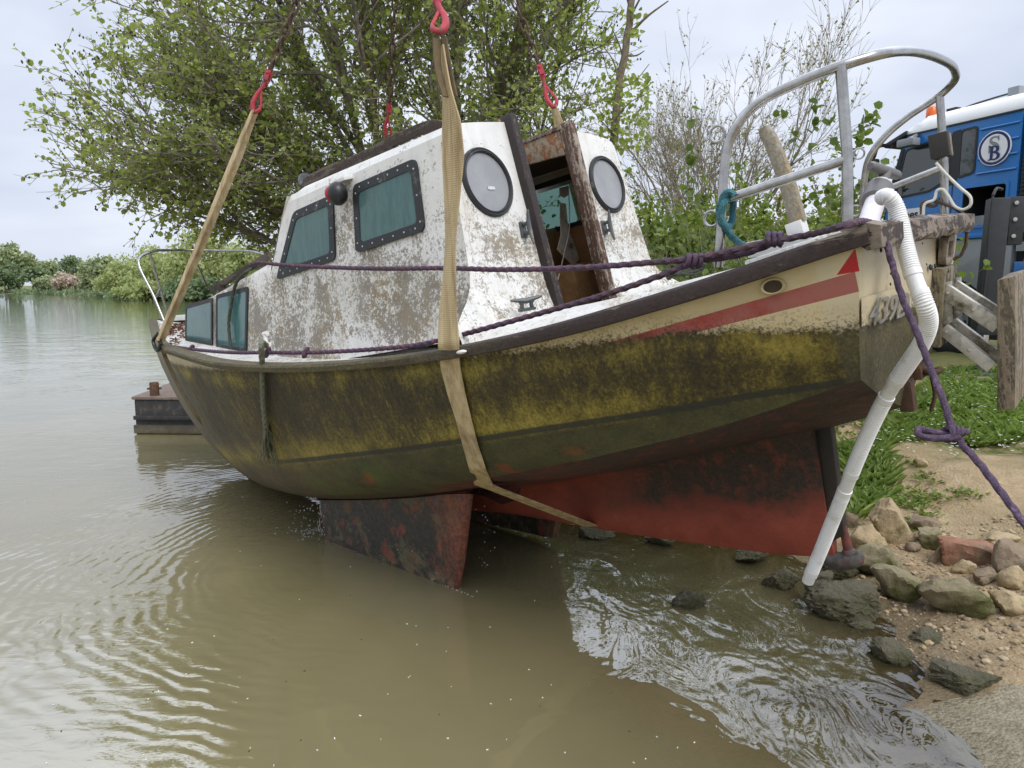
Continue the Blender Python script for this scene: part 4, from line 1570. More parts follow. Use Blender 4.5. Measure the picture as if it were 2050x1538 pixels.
xs = np.concatenate([np.linspace(1.60, -4.2, 72), np.linspace(-4.28, -5.16, 18)])
secs = np.array([section(v) for v in xs])
NS = secs.shape[1]
port = np.stack([rake_x(xs[:, None], secs[..., 1]), -secs[..., 0], secs[..., 1]], -1)
star = port * np.array([1, -1, 1])
b = MB()
CH = 13
b.grid(port[:, :CH], flip=True)
b.grid(star[:, :CH])
b.grid(port[:, CH - 1:], mi=1, flip=True)
b.grid(star[:, CH - 1:], mi=1)
VV = np.concatenate(b.v)
for i_, f_ in enumerate(b.f):                           # forward of the keels the slime covers the bilge too
    if b.m[i_] == 1:
        q_ = np.mean([VV[k] for k in f_], 0)
        if q_[0] < -1.9 or (q_[0] < -.55 and abs(q_[1]) > .62 - .0 * q_[0]):
            b.m[i_] = 0
tt_ = np.linspace(1, -1, 9)[1:-1]
topc = np.array([(1.60, .735 * q, -.228) for q in tt_])
tp = np.concatenate([port[0], star[0][::-1][1:], topc])           # transom, cambered a little aft
tc = np.array([1.585, 0, -.5])
rows = [tp]
for k in (.8, .6, .4, .2):
    q = tc + (tp - tc) * k
    q[:, 0] = rake_x(1.6, q[:, 2]) + .03 * (1 - (q[:, 1] / .75) ** 2) * (1 - k)
    rows.append(q)
b.grid(np.array(rows), True)
b.add(np.concatenate([rows[-1], [[rake_x(1.6, -.5) + .03, 0, -.5]]]), [(i, (i + 1) % len(tp), len(tp)) for i in range(len(tp))])
hull = b.build('hull', [M_HULL, M_RED], boat, angle=32)
hull["label"] = 'algae streaked hull, cream and red above and red antifouling below'

# central keel and rudder heel
def keel_side(z):
    return .055
b = MB()
kx = np.linspace(-2.7, 1.12, 40)
kb = np.interp(kx, [-2.7, -2.2, -1.5, -.86, -.47, .04, .47, .85, 1.12], [-1.44, -1.47, -1.475, -1.465, -1.49, -1.535, -1.557, -1.575, -1.57])
kt = spl(XS, STN[:, 5], kx) + .06
rows = []
for X, zb, zt_ in zip(kx, kb, kt):
    w0 = .075 * np.clip((X + 2.7) / .5, .25, 1) * np.clip((1.5 - X) / .5, .35, 1)
    w1 = w0 * .62
    hh = np.linspace(0, 1, 9)
    sd_ = [(X, -(w0 + (w1 - w0) * t) - .05 * max(0, 1 - t * 5), zt_ + (zb - zt_) * t) for t in hh]
    sd_[-1] = (X, -w1 * .55, zb)
    rows.append(sd_ + [(a, -c, e) for a, c, e in sd_[::-1]])
b.grid(np.array(rows), flip=True)
b.add(np.array(rows[-1]), [tuple(range(18))])
keel = b.build('keel', M_RED, boat, angle=50)
b = MB()
b.prism([(1.115, -.03, -.995), (1.185, -.03, -.985), (1.178, -.03, -1.46), (1.118, -.03, -1.50)], (0, .06, 0))
b.build('rudder_post', simple('slimy_black', (.022, .016, .010), .7, scale=20, dirt=(.06, .045, .02), dirt_amt=.5), boat, bevel=.01)
b = MB()
b.tube(curve([(1.06, 0, -1.57), (1.12, 0, -1.59), (1.17, 0, -1.585), (1.205, 0, -1.57), (1.222, 0, -1.545)], 12), [.034, .036, .037, .038, .039, .040, .040, .039, .037, .033, .026, .010], 12)
b.ball((1.178, 0, -1.552), (.032, .028, .026), 10, 8)
b.build('rudder_heel', simple('scabby_heel', (.085, .08, .075), .7, scale=40, var=.5, dirt=(.24, .04, .03), dirt_amt=.35, bump=.8), boat)
b = MB()
b.tube([(1.165, 0, -1.43), (1.170, 0, -1.48), (1.175, 0, -1.54)], [.015, .018, .020], 10)
b.build('heel_pintle', simple('scabby_pintle', (.16, .035, .025), .7, scale=30, var=.4, dirt=(.05, .04, .035), dirt_amt=.6), boat)

# bilge keels
for s in (-1, 1):
    b = MB()
    pl = [(-2.06, -1.255), (-1.6, -1.235), (-1.1, -1.205), (-.56, -1.165), (-.62, -1.30), (-.74, -1.58), (-.825, -1.755), (-.845, -1.80), (-.90, -1.81), (-1.5, -1.745), (-2.05, -1.68), (-2.13, -1.62), (-2.10, -1.45)]
    c0 = np.mean(pl, 0)
    out, inn = [], []
    for px_, pz_ in pl:
        t = .030 + .012 * np.clip((pz_ + 1.8) / .6, 0, 1)
        yk = .465 - .02 * (pz_ + 1.3) * 0
        q = c0 + (np.array([px_, pz_]) - c0) * .965
        out.append([(px_, yk - t * .15), (q[0], yk - t)])
        inn.append([(px_, yk + t * .15), (q[0], yk + t)])
    n_ = len(pl)
    V, F = [], []
    for k, (px_, pz_) in enumerate(pl):
        q = c0 + (np.array([px_, pz_]) - c0) * .965
        t = .030
        V += [(q[0], s * (.465 - t), q[1]), (px_, s * (.465 - t * .3), pz_), (px_, s * (.465 + t * .3), pz_), (q[0], s * (.465 + t), q[1])]
    for k in range(n_):
        l = (k + 1) % n_
        for j in range(3):
            F.append((k * 4 + j, k * 4 + j + 1, l * 4 + j + 1, l * 4 + j))
    F += [tuple(k * 4 for k in range(n_)), tuple(k * 4 + 3 for k in range(n_))[::-1]]
    b.add(V, F if s > 0 else [f[::-1] for f in F])
    o = b.build('bilge_keel', M_KEEL, boat, angle=30)
    b = MB()                                           # the bolted flange, lifting at its after end
    fl = np.array([(-2.10, .465, -1.262), (-1.5, .465, -1.238), (-1.0, .465, -1.205), (-.60, .465, -1.168), (-.42, .463, -1.172), (-.30, .455, -1.215)])
    c = curve(fl, 24)
    b.grid(np.stack([c + [0, -.085, .028], c + [0, -.05, -.012], c + [0, 0, -.018], c + [0, .05, -.015], c + [0, .085, -.005]], 1) * np.array([1, s, 1]), flip=s > 0)
    b.build('keel_flange', M_RED, o if False else boat)

# sheer rail (rubbing strake), each side, and across the transom
def rail(side):
    t = np.concatenate([np.linspace(1.615, -4.4, 80), np.linspace(-4.45, -5.15, 14)])
    P = np.stack([t, side * BEAM(t), SH(t)], 1)
    T = np.gradient(P, axis=0)
    T /= np.linalg.norm(T, axis=1)[:, None]
    N = np.cross(T, [0, 0, 1.0])
    N /= np.linalg.norm(N, axis=1)[:, None]
    N *= side * np.sign(N[:, 1:2] * side) * side
    N = np.where(N[:, 1:2] * side < 0, -N, N)
    r_ = np.random.default_rng(4)
    jit = np.interp(np.arange(len(t)), np.arange(0, len(t), 4), r_.normal(0, .003, len(np.arange(0, len(t), 4))))[:, None]
    hgt = (.041 + .010 * np.clip((t + .2) / 1.0, 0, 1))[:, None]
    prof = [(-.035, .004), (.022, .008), (.040, -.004), (.044, -.3), (.036, -.92), (.020, -1.0), (-.004, -.98), (-.012, -.3)]
    rows = []
    for a, c in prof:
        rows.append(P + N * (a + jit * (a > 0)) + np.array([0, 0, 1.0]) * (c if c > 0 else c * hgt))
    A = np.stack(rows, 1)
    b = MB()
    b.grid(A, True, flip=side < 0)
    b.add(A[0], [tuple(range(len(prof)))])
    return b.build('rubbing_strake', M_RAIL, boat, angle=35)


rail(-1)
rail(1)
b = MB()
ty = np.linspace(-.755, .755, 24)
r_ = np.random.default_rng(8)
A = []
for a, c in [(-.05, .014), (.02, .020), (.055, .006), (.056, -.042), (.045, -.060), (.012, -.058), (-.03, -.02)]:
    A.append(np.stack([1.60 + a + .03 * (1 - (ty / .75) ** 2) + r_.normal(0, .003, 24), ty, -.236 + c + r_.normal(0, .003, 24)], 1))
A = np.stack(A, 1)
b.grid(A, True)
b.add(A[0], [tuple(range(7))[::-1]])
b.add(A[-1], [tuple(range(7))])
b.build('transom_rail', M_TRAIL, boat, angle=35)

# decks: full forward of the wheelhouse bulkhead, side decks and a well aft of it
b = MB()
dx_ = np.linspace(.02, -5.13, 60)
rows = []
for X in dx_:
    w = max(BEAM(X) - .012, .005)
    z0 = SH(X) - .035
    rows.append([(X, w * t, z0 + .035 * (1 - t * t)) for t in (-1, -.7, -.35, 0, .35, .7, 1)])
b.grid(np.array(rows))
for s in (-1, 1):
    rows = []
    for X in np.linspace(1.50, .0, 24):
        w = BEAM(X) - .012
        z0 = SH(X) - .03
        wi = w - np.interp(X, [0, .35, 1.6], [.34, .27, .16])
        up_ = np.interp(X, [0, .4, 1.0, 1.5], [.115, .095, .06, .03])
        rows.append([(X, s * w, z0), (X, s * (w - .05), z0 + .004), (X, s * (w * .65 + wi * .35), z0 + up_ * .28), (X, s * (w * .35 + wi * .65), z0 + up_ * .72), (X, s * (wi + .03), z0 + up_), (X, s * wi, z0 + up_ * .8), (X, s * (wi - .02), z0 - .10), (X - .10 * max(0, X - .6), s * min(wi - .03, float(spl(XS, STN[:, 3], X)) - .10), -.62)])
    b.grid(np.array(rows), flip=s < 0)
b.add([(1.42, -.56, -.62), (1.42, .56, -.62), (0, .70, -.72), (0, -.70, -.72)], [(0, 1, 2, 3)])
b.add([(1.54, -.70, -.25), (1.54, .70, -.25), (1.42, .56, -.62), (1.42, -.56, -.62)], [(0, 1, 2, 3)])
b.build('deck', M_DECK, boat, angle=60)
b = MB()                                              # after deck locker lid beneath the stern rail
b.prism([(1.56, -.58, -.235), (1.56, .58, -.235), (1.18, .62, -.285), (1.18, -.62, -.285)], (0, 0, .03))
b.build('stern_locker_lid', M_DECK, boat, bevel=.008)

# ---------------------------------------------------------------- wheelhouse
RK = math.tan(.088)
def side_y(z, x=0):
    z = np.asarray(z, float)
    return .800 - .125 * (z + .36) - .10 * np.maximum(0, -1.7 - np.asarray(x)) - .03 * np.maximum(0, -1.0 - np.asarray(x)) * .5


zrow = [-.36, -.20, -.05, .08, .175, .49, .525]
def cols(z):
    f = np.clip((z - .175) / .315, 0, 1.1)
    fr = -1.69 if z < .27 else -1.69 + (z - .27) * .95
    return [fr, -1.575 + .245 * f, -.985 + .035 * f, -.775 + .030 * f, -.258 - .012 * f, -z * RK + .001]


for s in (-1, 1):
    b = MB()
    Wd = []
    for zz in zrow:
        Wd.append([(X, s * side_y(zz, X), zz) for X in cols(zz)])
    Wd = np.array(Wd)
    for i in range(len(zrow) - 1):
        for j in range(5):
            if i == 4 and j in (1, 3):
                continue                              # window openings
            q = [Wd[i, j], Wd[i, j + 1], Wd[i + 1, j + 1], Wd[i + 1, j]]
            b.add(q, [(0, 1, 2, 3) if s < 0 else (3, 2, 1, 0)])
    b.build('cabin_side', M_SIDE, boat, angle=30)
    b = MB()                                          # inner lining
    for i in range(len(zrow) - 1):
        for j in range(5):
            if i == 4 and j in (1, 3):
                continue
            q = np.array([Wd[i, j], Wd[i, j + 1], Wd[i + 1, j + 1], Wd[i + 1, j]]) - np.array([0, s * .035, 0])
            b.add(q, [(3, 2, 1, 0) if s < 0 else (0, 1, 2, 3)], 0 if i < 4 else 1)
    b.build('side_lining', [M_INNER, M_INCREAM], boat)


def rounded(poly, rad, n=5):
    """round the corners of a polygon of 2D points"""
    poly = np.asarray(poly, float)
    out = []
    m = len(poly)
    for i in range(m):
        p, a, c = poly[i], poly[i - 1], poly[(i + 1) % m]
        u, v = unit(a - p), unit(c - p)
        r_ = min(rad, np.linalg.norm(a - p) * .45, np.linalg.norm(c - p) * .45)
        s0, s1 = p + u * r_, p + v * r_
        for k in range(n):
            t = k / (n - 1)
            out.append((1 - t) ** 2 * s0 + 2 * t * (1 - t) * p + t * t * s1)
    return np.array(out)


def inset(poly, d):
    poly = np.asarray(poly, float)
    c = poly.mean(0)
    m = len(poly)
    out = []
    for i in range(m):
        a, p, q = poly[i - 1], poly[i], poly[(i + 1) % m]
        n1 = np.array([-(p - a)[1], (p - a)[0]])
        n2 = np.array([-(q - p)[1], (q - p)[0]])
        n1, n2 = unit(n1), unit(n2)
        if n1 @ (c - p) < 0: n1 = -n1
        if n2 @ (c - p) < 0: n2 = -n2
        A = np.array([n1, n2])
        out.append(p + np.linalg.solve(A, np.array([d, d])))
    return np.array(out)


def side_window(quad, s, glass, yfun=side_y, fw=.045, rad=.04, name='window', label=None, rivets=True, out=.012):
    o2, i2 = inset(quad, -.012), inset(quad, fw - .012)
    if rivets is None:
        rivets = False
    lift = lambda P, o: np.array([(p[0], s * (yfun(p[1], p[0]) + o), p[1]) for p in P])
    ro, ri = rounded(o2, rad), rounded(i2, rad * .75)
    b = MB()
    b.ring(lift(ro, -.004), lift(ri, -.004), (0, s * (out + .004), 0))
    if rivets:
        md = inset(quad, fw / 2 - .012)
        for k in range(4):
            a, c = md[k], md[(k + 1) % 4]
            n_ = max(2, int(np.linalg.norm(c - a) / .075))
            for t in np.linspace(.08, .92, n_):
                p = lift([a + (c - a) * t], out)[0]
                b.ball(p, (.0055, .003, .0055), 6, 4, mi=1)
    w = b.build(name, [M_RUBBER, M_RIVET], boat, angle=35)
    if label:
        w["label"] = label
    b = MB()
    rg = rounded(inset(quad, fw * .5), rad * .75)
    P0, P1 = lift(rg, .0075), lift(rg, -.003)
    b.add(np.concatenate([P0, P1]), [tuple(range(len(rg))), tuple(range(len(rg), 2 * len(rg)))[::-1]])
    b.build('pane', glass, w, smooth=False)
    return w


# openings follow the grid above
def wq(j):
    lo, hi = cols(.175), cols(.49)
    return [(lo[j], .175), (lo[j + 1], .175), (hi[j + 1], .49), (hi[j], .49)]


side_window(wq(3), -1, M_TEAL, label='after wheelhouse window with scratched teal pane')
side_window(wq(1), -1, M_TEAL, label='slanted forward wheelhouse window with small sticker')
side_window(wq(3), 1, M_TEALC)
side_window(wq(1), 1, M_TEALC)

# roof, rolled over at the edges
b = MB()
rx = np.linspace(0, 1, 16)
rows = []
prof = [(.0, .0), (.004, .030), (.020, .055), (.048, .072), (.10, .083), (.24, .095), (.42, .106), (.685, .112)]
for t in rx:
    row = []
    for dy, dz in prof:
        z0 = .525 + dz + .030 * t * min(1, dz / .07)
        xa = -(z0) * RK - .006
        xf = -1.69 + (min(z0, .60) - .27) * .95 + max(0, z0 - .60) * 1.2
        X = xa + (xf - xa) * t
        row.append((X, -(side_y(.525, X) - dy), z0 - (.012 * (t > .96) * (dy > .04))))
    rows.append(row + [(a, -c, e) for a, c, e in row[::-1]])
RA = np.array(rows)
for i in range(15):
    for j in range(15):
        if 6 <= j <= 8 and RA[i + 1, 8, 0] > -.66:
            continue
        b.add([RA[i, j], RA[i, j + 1], RA[i + 1, j + 1], RA[i + 1, j]], [(0, 1, 2, 3)])
b.build('cabin_roof', M_BULK, boat, angle=45)
b = MB()
b.grid(np.array([[(X, Y, .525 + .03 * (-X / 1.5)) for Y in (-.66, -.45, -.25)] for X in (-.05, -.6, -1.36)]))
b.grid(np.array([[(X, Y, .525 + .03 * (-X / 1.5)) for Y in (.25, .45, .66)] for X in (-.05, -.6, -1.36)]))
b.grid(np.array([[(X, Y, .525 + .03 * (-X / 1.5)) for Y in (-.25, 0, .25)] for X in (-.64, -1.0, -1.36)]))
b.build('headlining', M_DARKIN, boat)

# windscreen front with three panes
b = MB()
def front(y, z):
    return (-1.69 + max(0, z - .27) * .95, y, z)
F_ = [(-.69, .26), (-.25, .26), (.25, .26), (.69, .26)]
zs_ = [.26, .32, .50, .60]
for i in range(3):
    for j in range(3):
        if i == 1:
            continue
        ya, yb = F_[j][0], F_[j + 1][0]
        b.add([front(ya, zs_[i]), front(yb, zs_[i]), front(yb, zs_[i + 1]), front(ya, zs_[i + 1])], [(0, 1, 2, 3)])
for y0 in (-.69, -.25, .25, .69):
    for q in (-.03, ):
        b.add([front(y0 - .03 if y0 > -.6 else y0, .32), front(y0 + .03 if y0 < .6 else y0, .32), front(y0 + .03 if y0 < .6 else y0, .50), front(y0 - .03 if y0 > -.6 else y0, .50)], [(0, 1, 2, 3)])
ws = b.build('windscreen', M_SIDE, boat)
for ya, yb in ((-.66, -.28), (-.22, .22), (.28, .66)):
    b = MB()
    b.add([front(ya, .32), front(yb, .32), front(yb, .50), front(ya, .50)], [(0, 1, 2, 3)])
    b.build('pane', M_TEAL, ws, smooth=False)

# aft bulkhead with doorway and a coved foot
def bk(y, z, o=0.0):
    return (-z * RK + o, y, z)
b = MB()
for s in (-1, 1):
    zz = np.concatenate([np.linspace(.637, .53, 7), np.linspace(.50, -.42, 17)])
    rows = []
    for q in zz:
        if q > .525:
            k = (q - .525)
            e = .685 - np.interp(k, [0, .03, .055, .072, .083, .095, .106, .112], [0, .004, .02, .048, .10, .24, .42, .685 - .215])
            e = max(e * 1.0, .216)
        else:
            e = float(side_y(q)) + .0
            e = min(.985, e + .30 * min(1.0, max(0, (-.06 - q) / .27)) ** 2.6)
        ft = min(1.0, max(0, (-.12 - q) / .2)) ** 2 * .07
        rows.append([(*bk(s * (.215 + (e - .215) * t), q, ft * (.3 + .7 * t)),) for t in np.linspace(0, 1, 7)])
    b.grid(np.array(rows), flip=s > 0)
b.build('aft_bulkhead', M_BULK, boat, angle=50)
b = MB()
b.grid(np.array([[bk(y, z, -.035) for z in (-.3, 0, .3, .52)] for y in (-.70, -.5, -.22)]))
b.grid(np.array([[bk(y, z, -.035) for z in (-.3, 0, .3, .52)] for y in (.22, .5, .70)]))
b.build('bulkhead_lining', M_INNER, boat)
for s in (-1, 1):
    c = np.array(bk(s * .5, .331))
    zr = np.array([-math.sin(.088), 0, math.cos(.088)])
    yr = np.array([0, 1.0, 0])
    xr = np.cross(yr, zr)
    a = np.linspace(0, 2 * math.pi, 49)[:-1]
    circ = lambda r_, o: c + r_ * (np.cos(a)[:, None] * yr + np.sin(a)[:, None] * zr) + xr * o
    b = MB()
    P = [circ(.166, -.004), circ(.164, .010), circ(.158, .016), circ(.152, .013), circ(.150, .016), circ(.145, .018), circ(.140, .012), circ(.138, .0)]
    b.grid(np.array(P), True)
    o = b.build('porthole', M_RUBBER, boat, angle=60)
    b = MB()
    b.add(np.concatenate([circ(.142, .004), circ(.142, -.006)]), [tuple(range(48)), tuple(range(48, 96))[::-1]])
    b.build('pane', M_PORT, o, smooth=False)
    if s < 0:
        b = MB()
        b.prism([c + xr * .006 + yr * (.0 + u) + zr * (-.030 + v) for u, v in ((-.012, -.006), (.034, -.006), (.034, .008), (-.012, .008))], xr * .002)
        b.build('sticker', simple('white_sticker', (.6, .6, .58), .5, scale=150, var=.5, bump=0), o)

# door posts, lintel, hatch slide
for s, mt in ((-1, M_POSTD), (1, M_POST)):
    b = MB()
    q = [(.212, -.33), (.262, -.33), (.268, .645), (.258, .668), (.228, .668), (.216, .645)]
    b.prism([bk(s * y, z, -.03) for y, z in q], (.075, 0, 0))
    b.build('door_post', mt, boat, bevel=.006)
for s in (-1, 1):
    b = MB()
    y0 = s * .262 if s < 0 else .218
    b.prism([(-.075, y0, .500), (-.70, y0, .545), (-.70, y0, .640), (-.085, y0, .635)], (0, .022, 0), 1)
    b.prism([(-.070, y0 - .006, .634), (-.72, y0 - .006, .640), (-.72, y0 - .006, .662), (-.072, y0 - .006, .656)], (0, .034, 0), 0)
    b.build('hatch_slide', [M_POST, M_LINTEL], boat, bevel=.003)
b = MB()
b.prism([(-.60, -.235, .600), (-.60, .215, .600), (-1.12, .215, .625), (-1.12, -.235, .625)], (0, 0, .065))
b.build('sliding_hatch', simple('grey_hatch', (.065, .07, .075), .6, scale=9, dirt=(.2, .16, .1), dirt_amt=.4), boat, bevel=.01)
b = MB()
b.box((-.655, 0, .53), (.03, .46, .10))
b.build('door_lintel', M_LINTEL, boat, bevel=.004)

# inside the cabin
b = MB()
b.box((-.62, .10, -.06), (.03, 1.30, .52))
b.box((-.45, .52, -.22), (.42, .36, .30))
b.build('cabin_locker', M_INNER, boat, bevel=.005)
b = MB()
b.beam(bx(1052, 392, -.36), bx(1165, 357, -.36), .03, .022)
b.build('curtain_track', simple('grey_track', (.40, .39, .36), .5), boat)
b = MB()
for pl_ in ([(1121, 376), (1139, 372), (1137, 392), (1130, 396), (1121, 391)], [(1122, 406), (1133, 408), (1138, 460), (1150, 488), (1160, 518), (1148, 532), (1128, 512), (1116, 500), (1124, 470), (1122, 440)]):
    b.prism([bx(*q, -.38) for q in pl_], (-.006, 0, 0))
b.build('torn_curtain', simple('stained_cloth', (.52, .46, .36), .9, scale=16, dirt=(.10, .05, .025), dirt_amt=.4), boat)
b = MB()
b.tube(curve([bx(*q, -.35) for q in ((1138, 374), (1140, 420), (1139, 465), (1130, 505), (1122, 540), (1114, 570))], 16), .0035, 5)
b.build('hanging_cord', simple('pale_cord', (.6, .56, .48), .8), boat)
b = MB()
b.add([(-.04, -.6, -.345), (-.04, .6, -.345), (-.6, .6, -.345), (-.6, -.6, -.345)], [(0, 1, 2, 3)])
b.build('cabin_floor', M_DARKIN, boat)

# ---------------------------------------------------------------- fore cabin
def fy(z, x):
    return .790 - .125 * (np.asarray(z) + .36) - .075 * np.maximum(0, -1.75 - np.asarray(x)) - .05 * np.maximum(0, -2.3 - np.asarray(x))


def froof(x):
    return np.interp(x, [-3.25, -3.0, -2.4, -1.66], [.185, .200, .225, .275])


b = MB()
rows = []
for X in np.concatenate([np.linspace(-1.66, -3.0, 14), [-3.03, -3.06]]):
    r0 = float(froof(max(X, -3.0))) - (.02 if X < -3.02 else 0) - (.05 if X < -3.05 else 0)
    zd = SH(X) - .05
    w = lambda z: float(fy(z, X)) - (.02 if X < -3.02 else 0) - (.05 if X < -3.05 else 0)
    half = [(X, -w(zd), zd), (X, -w((zd + r0) / 2), (zd + r0) / 2), (X, -w(r0 - .04), r0 - .04), (X, -w(r0) + .008, r0 - .010), (X, -w(r0) + .035, r0 + .008), (X, -w(r0) * .6, r0 + .035), (X, 0, r0 + .048)]
    rows.append(half + [(a, -c, e) for a, c, e in half[:-1][::-1]])
A = np.array(rows)
b.grid(A)
last = A[-1].copy()
nose = last * np.array([0, .82, 1]) + np.array([-3.24, 0, 0])
nose[:, 2] = np.minimum(nose[:, 2], SH(-3.24) + .02)
b.grid(np.array([last, nose]))
b.build('fore_cabin', M_SIDE, boat, angle=40)
def fq(*pts):
    out = []
    for px, py in pts:
        L = bpf(px, py, lambda Q: Q[1] + fy(Q[2], Q[0]) + .01)
        out.append((L[0], L[2]))
    return out


for quad, lab in ((fq((433, 692), (491, 702), (494, 578), (433, 594)), 'fore cabin window crossed by a green rope'),
                  (fq((371, 679), (423, 690), (423, 600), (372, 615)), 'forward fore cabin window with dirty teal pane')):
    for s in (-1, 1):
        side_window(quad, s, M_TEAL2, fy, .026, .03, 'window', lab if s < 0 else None, rivets=False, out=.010)

# grab rails
for s in (-1, 1):
    b = MB()
    c = curve([(-.12, s * .60, .612), (-.20, s * .60, .640), (-.8, s * .60, .650), (-1.25, s * .595, .660), (-1.36, s * .59, .640)], 30)
    for k in range(0, 29):
        a, e = c[k], c[k + 1]
        b.beam(a, e, .028, .050 if 2 < k < 27 else .036)
    for X in (-.22, -.55, -.9, -1.22):
        b.box((X, s * .60, .612), (.10, .026, .05))
    b.build('grab_rail', M_GRAB, boat, bevel=.004)
    b = MB()
    for k in range(0, 12):
        X = -1.72 - k * .085
        b.beam((X, s * (fy(.2, X) - .055), froof(X) + .060), (X - .088, s * (fy(.2, X - .088) - .055), froof(X - .088) + .058), .028, .040)
        if k % 4 == 1:
            b.box((X - .04, s * (fy(.2, X - .04) - .055), froof(X) + .028), (.09, .024, .05))
    b.build('grab_rail', M_GRAB, boat, bevel=.004)

# navigation light, horn discs, mushroom vent
p = by(685, 384, -.735)
b = MB()
b.ball(p + [0, -.03, -.01], (.052, .052, .060), 16, 12)
o = b.build('navigation_light', M_BLACK, boat)
b = MB()
b.ball(p + [-.028, -.038, -.005], (.035, .046, .046), 14, 10)
b.build('red_lens', M_REDLENS, o)
b = MB()
b.prism([(p[0] - .05, p[1] - .01, p[2] + .045), (p[0] + .05, p[1] - .01, p[2] + .045), (p[0] + .05, p[1] + .07, p[2] + .06), (p[0] - .05, p[1] + .07, p[2] + .06)], (0, 0, .022))
b.build('light_bracket', M_WHITEPAINT, o, bevel=.004)
b = MB()
for X, Y in ((-1.43, -.50), (-1.39, -.42)):
    b.tube([(X - .012, Y, .70), (X + .004, Y, .70)], [.052, .050], 20)
    b.tube([(X + .004, Y, .70), (X + .05, Y, .68), (X + .06, Y, .62)], [.018, .016, .016], 8)
b.build('horn', M_GALV, boat)

# cleats
def cleat(c, along, out, L=.17):
    c, along, out = (np.array(v, float) for v in (c, unit(np.array(along, float)), unit(np.array(out, float))))
    side = np.cross(along, out)
    b = MB()
    b.box(c + out * .006, (.075, .035, .012), (along, side, out))
    b.tube(curve([c + out * .008 + along * .026, c + out * .03 + along * .022, c + out * .046 + along * .03], 6), .0095, 8)
    b.tube(curve([c + out * .008 - along * .026, c + out * .03 - along * .022, c + out * .046 - along * .03], 6), .0095, 8)
    h = [c + along * L * t + out * (.044 + .012 * abs(t) * 2) for t in (-.5, -.3, -.12, 0, .12, .3, .5)]
    b.tube(h, [.005, .009, .012, .0125, .012, .009, .005], 8)
    return b.build('cleat', M_GALV, boat)


cleat(bk(-.338, .098, .002), (-.09, .10, 1), (1, 0, .09))
cleat(bk(.356, .085, .002), (-.09, .10, 1), (1, 0, .09))
cleat((.12, -.56, -.285), (.55, .83, -.02), (.15, 0, 1), .15)

# white deck fairlead and small fittings along the side
b = MB()
p = by(533, 690, -.93)
b.box(p, (.05, .035, .02))
b.tube([p + [0, 0, .0], p + [0, .01, .07]], [.014, .012], 8)
b.tube([p + [-.02, .01, .06], p + [.02, .01, .06]], .014, 8)
b.build('bollard', M_WHITEPAINT, boat)
b = MB()
p = bpf(924, 705, lambda P: P[1] + BEAM(P[0]) + .045)
b.ball(p, (.030, .012, .009), 10, 6)
b.build('rubber_chafe_tag', M_WHITEPAINT, boat)

# exhaust hole in the quarter, with its ring
p = bpf(1547, 574, lambda P: P[1] + BEAM(P[0]) - .012)
b = MB()
a = np.linspace(0, 2 * math.pi, 25)[:-1]
nx = unit(np.array([.42, -1, 0.12]))
ux = unit(np.cross([0, 0, 1], nx))
uz = np.cross(nx, ux)
e_ = lambda r_, o: p + (np.cos(a)[:, None] * ux * 1.15 + np.sin(a)[:, None] * uz * .8) * r_ + nx * o
b.grid(np.array([e_(.034, .006), e_(.030, .012), e_(.026, .010), e_(.024, .003)]), True)
b.add(e_(.026, .0045), [tuple(range(24))], 1)  # flat dark disc closes the ring
b.build('exhaust_outlet', [simple('cream_ring', (.48, .39, .22), .5), simple('dark_disc', (.05, .035, .015), .9)], boat, angle=70)

# ---------------------------------------------------------------- stern rail, bow rail
def fl(pts, n=60):
    return curve(pts, n)


b = MB()
top_path = [(1.165, -.790, -.26), (1.20, -.785, -.10), (1.225, -.775, .03), (1.262, -.762, .14), (1.345, -.742, .212), (1.475, -.712, .241), (1.585, -.690, .250), (1.665, -.62, .262), (1.70, -.35, .30), (1.715, .05, .325), (1.70, .40, .335), (1.655, .62, .325), (1.585, .695, .300), (1.45, .722, .255), (1.345, .742, .200), (1.262, .762, .125), (1.225, .775, .03), (1.20, .785, -.08), (1.165, .790, -.26)]
b.tube(fl(top_path, 110), .0155, 12)
stern_rail = b.build('stern_rail', M_STEEL, boat)
for s in (-1, 1):
    b = MB()
    b.tube([(1.548, s * .695, -.235), (1.575, s * .690, .0), (1.590, s * .690, .25 + (.05 if s > 0 else 0))], .0165, 12)
    b.build('rail_post', M_STEEL, stern_rail)
for s in (-1, 1):
    b = MB()
    b.tube([(1.222, s * .776, -.05), (1.572, s * .690, -.018 + .015 * (s > 0))], .0150, 12)
    b.build('mid_rail', M_STEEL, stern_rail)
for s in (-1, 1):
    for z0 in (.16, -.10):
        b = MB()
        c = np.array([1.25 if z0 > 0 else 1.195, s * (.765 if z0 > 0 else .785), z0])
        t = np.linspace(0, 2 * math.pi, 17)
        b.tube(np.stack([c[0] - .03 + .025 * np.cos(t), np.full(17, c[1]), c[2] + .025 * np.sin(t)], 1), .005, 6, caps=False)
        b.build('rail_eye', M_STEEL, stern_rail)
# wooden mooring block lashed on the starboard post
p = np.array([1.578, .690, .09])
b = MB()
b.box(p + [-.005, -.035, 0], (.075, .040, .105))
b.box(p + [-.005, .020, 0], (.070, .055, .110), mi=1)
b.build('rail_block', [simple('black_block', (.035, .032, .028), .8, scale=20), M_OLDWOOD], stern_rail, bevel=.008)

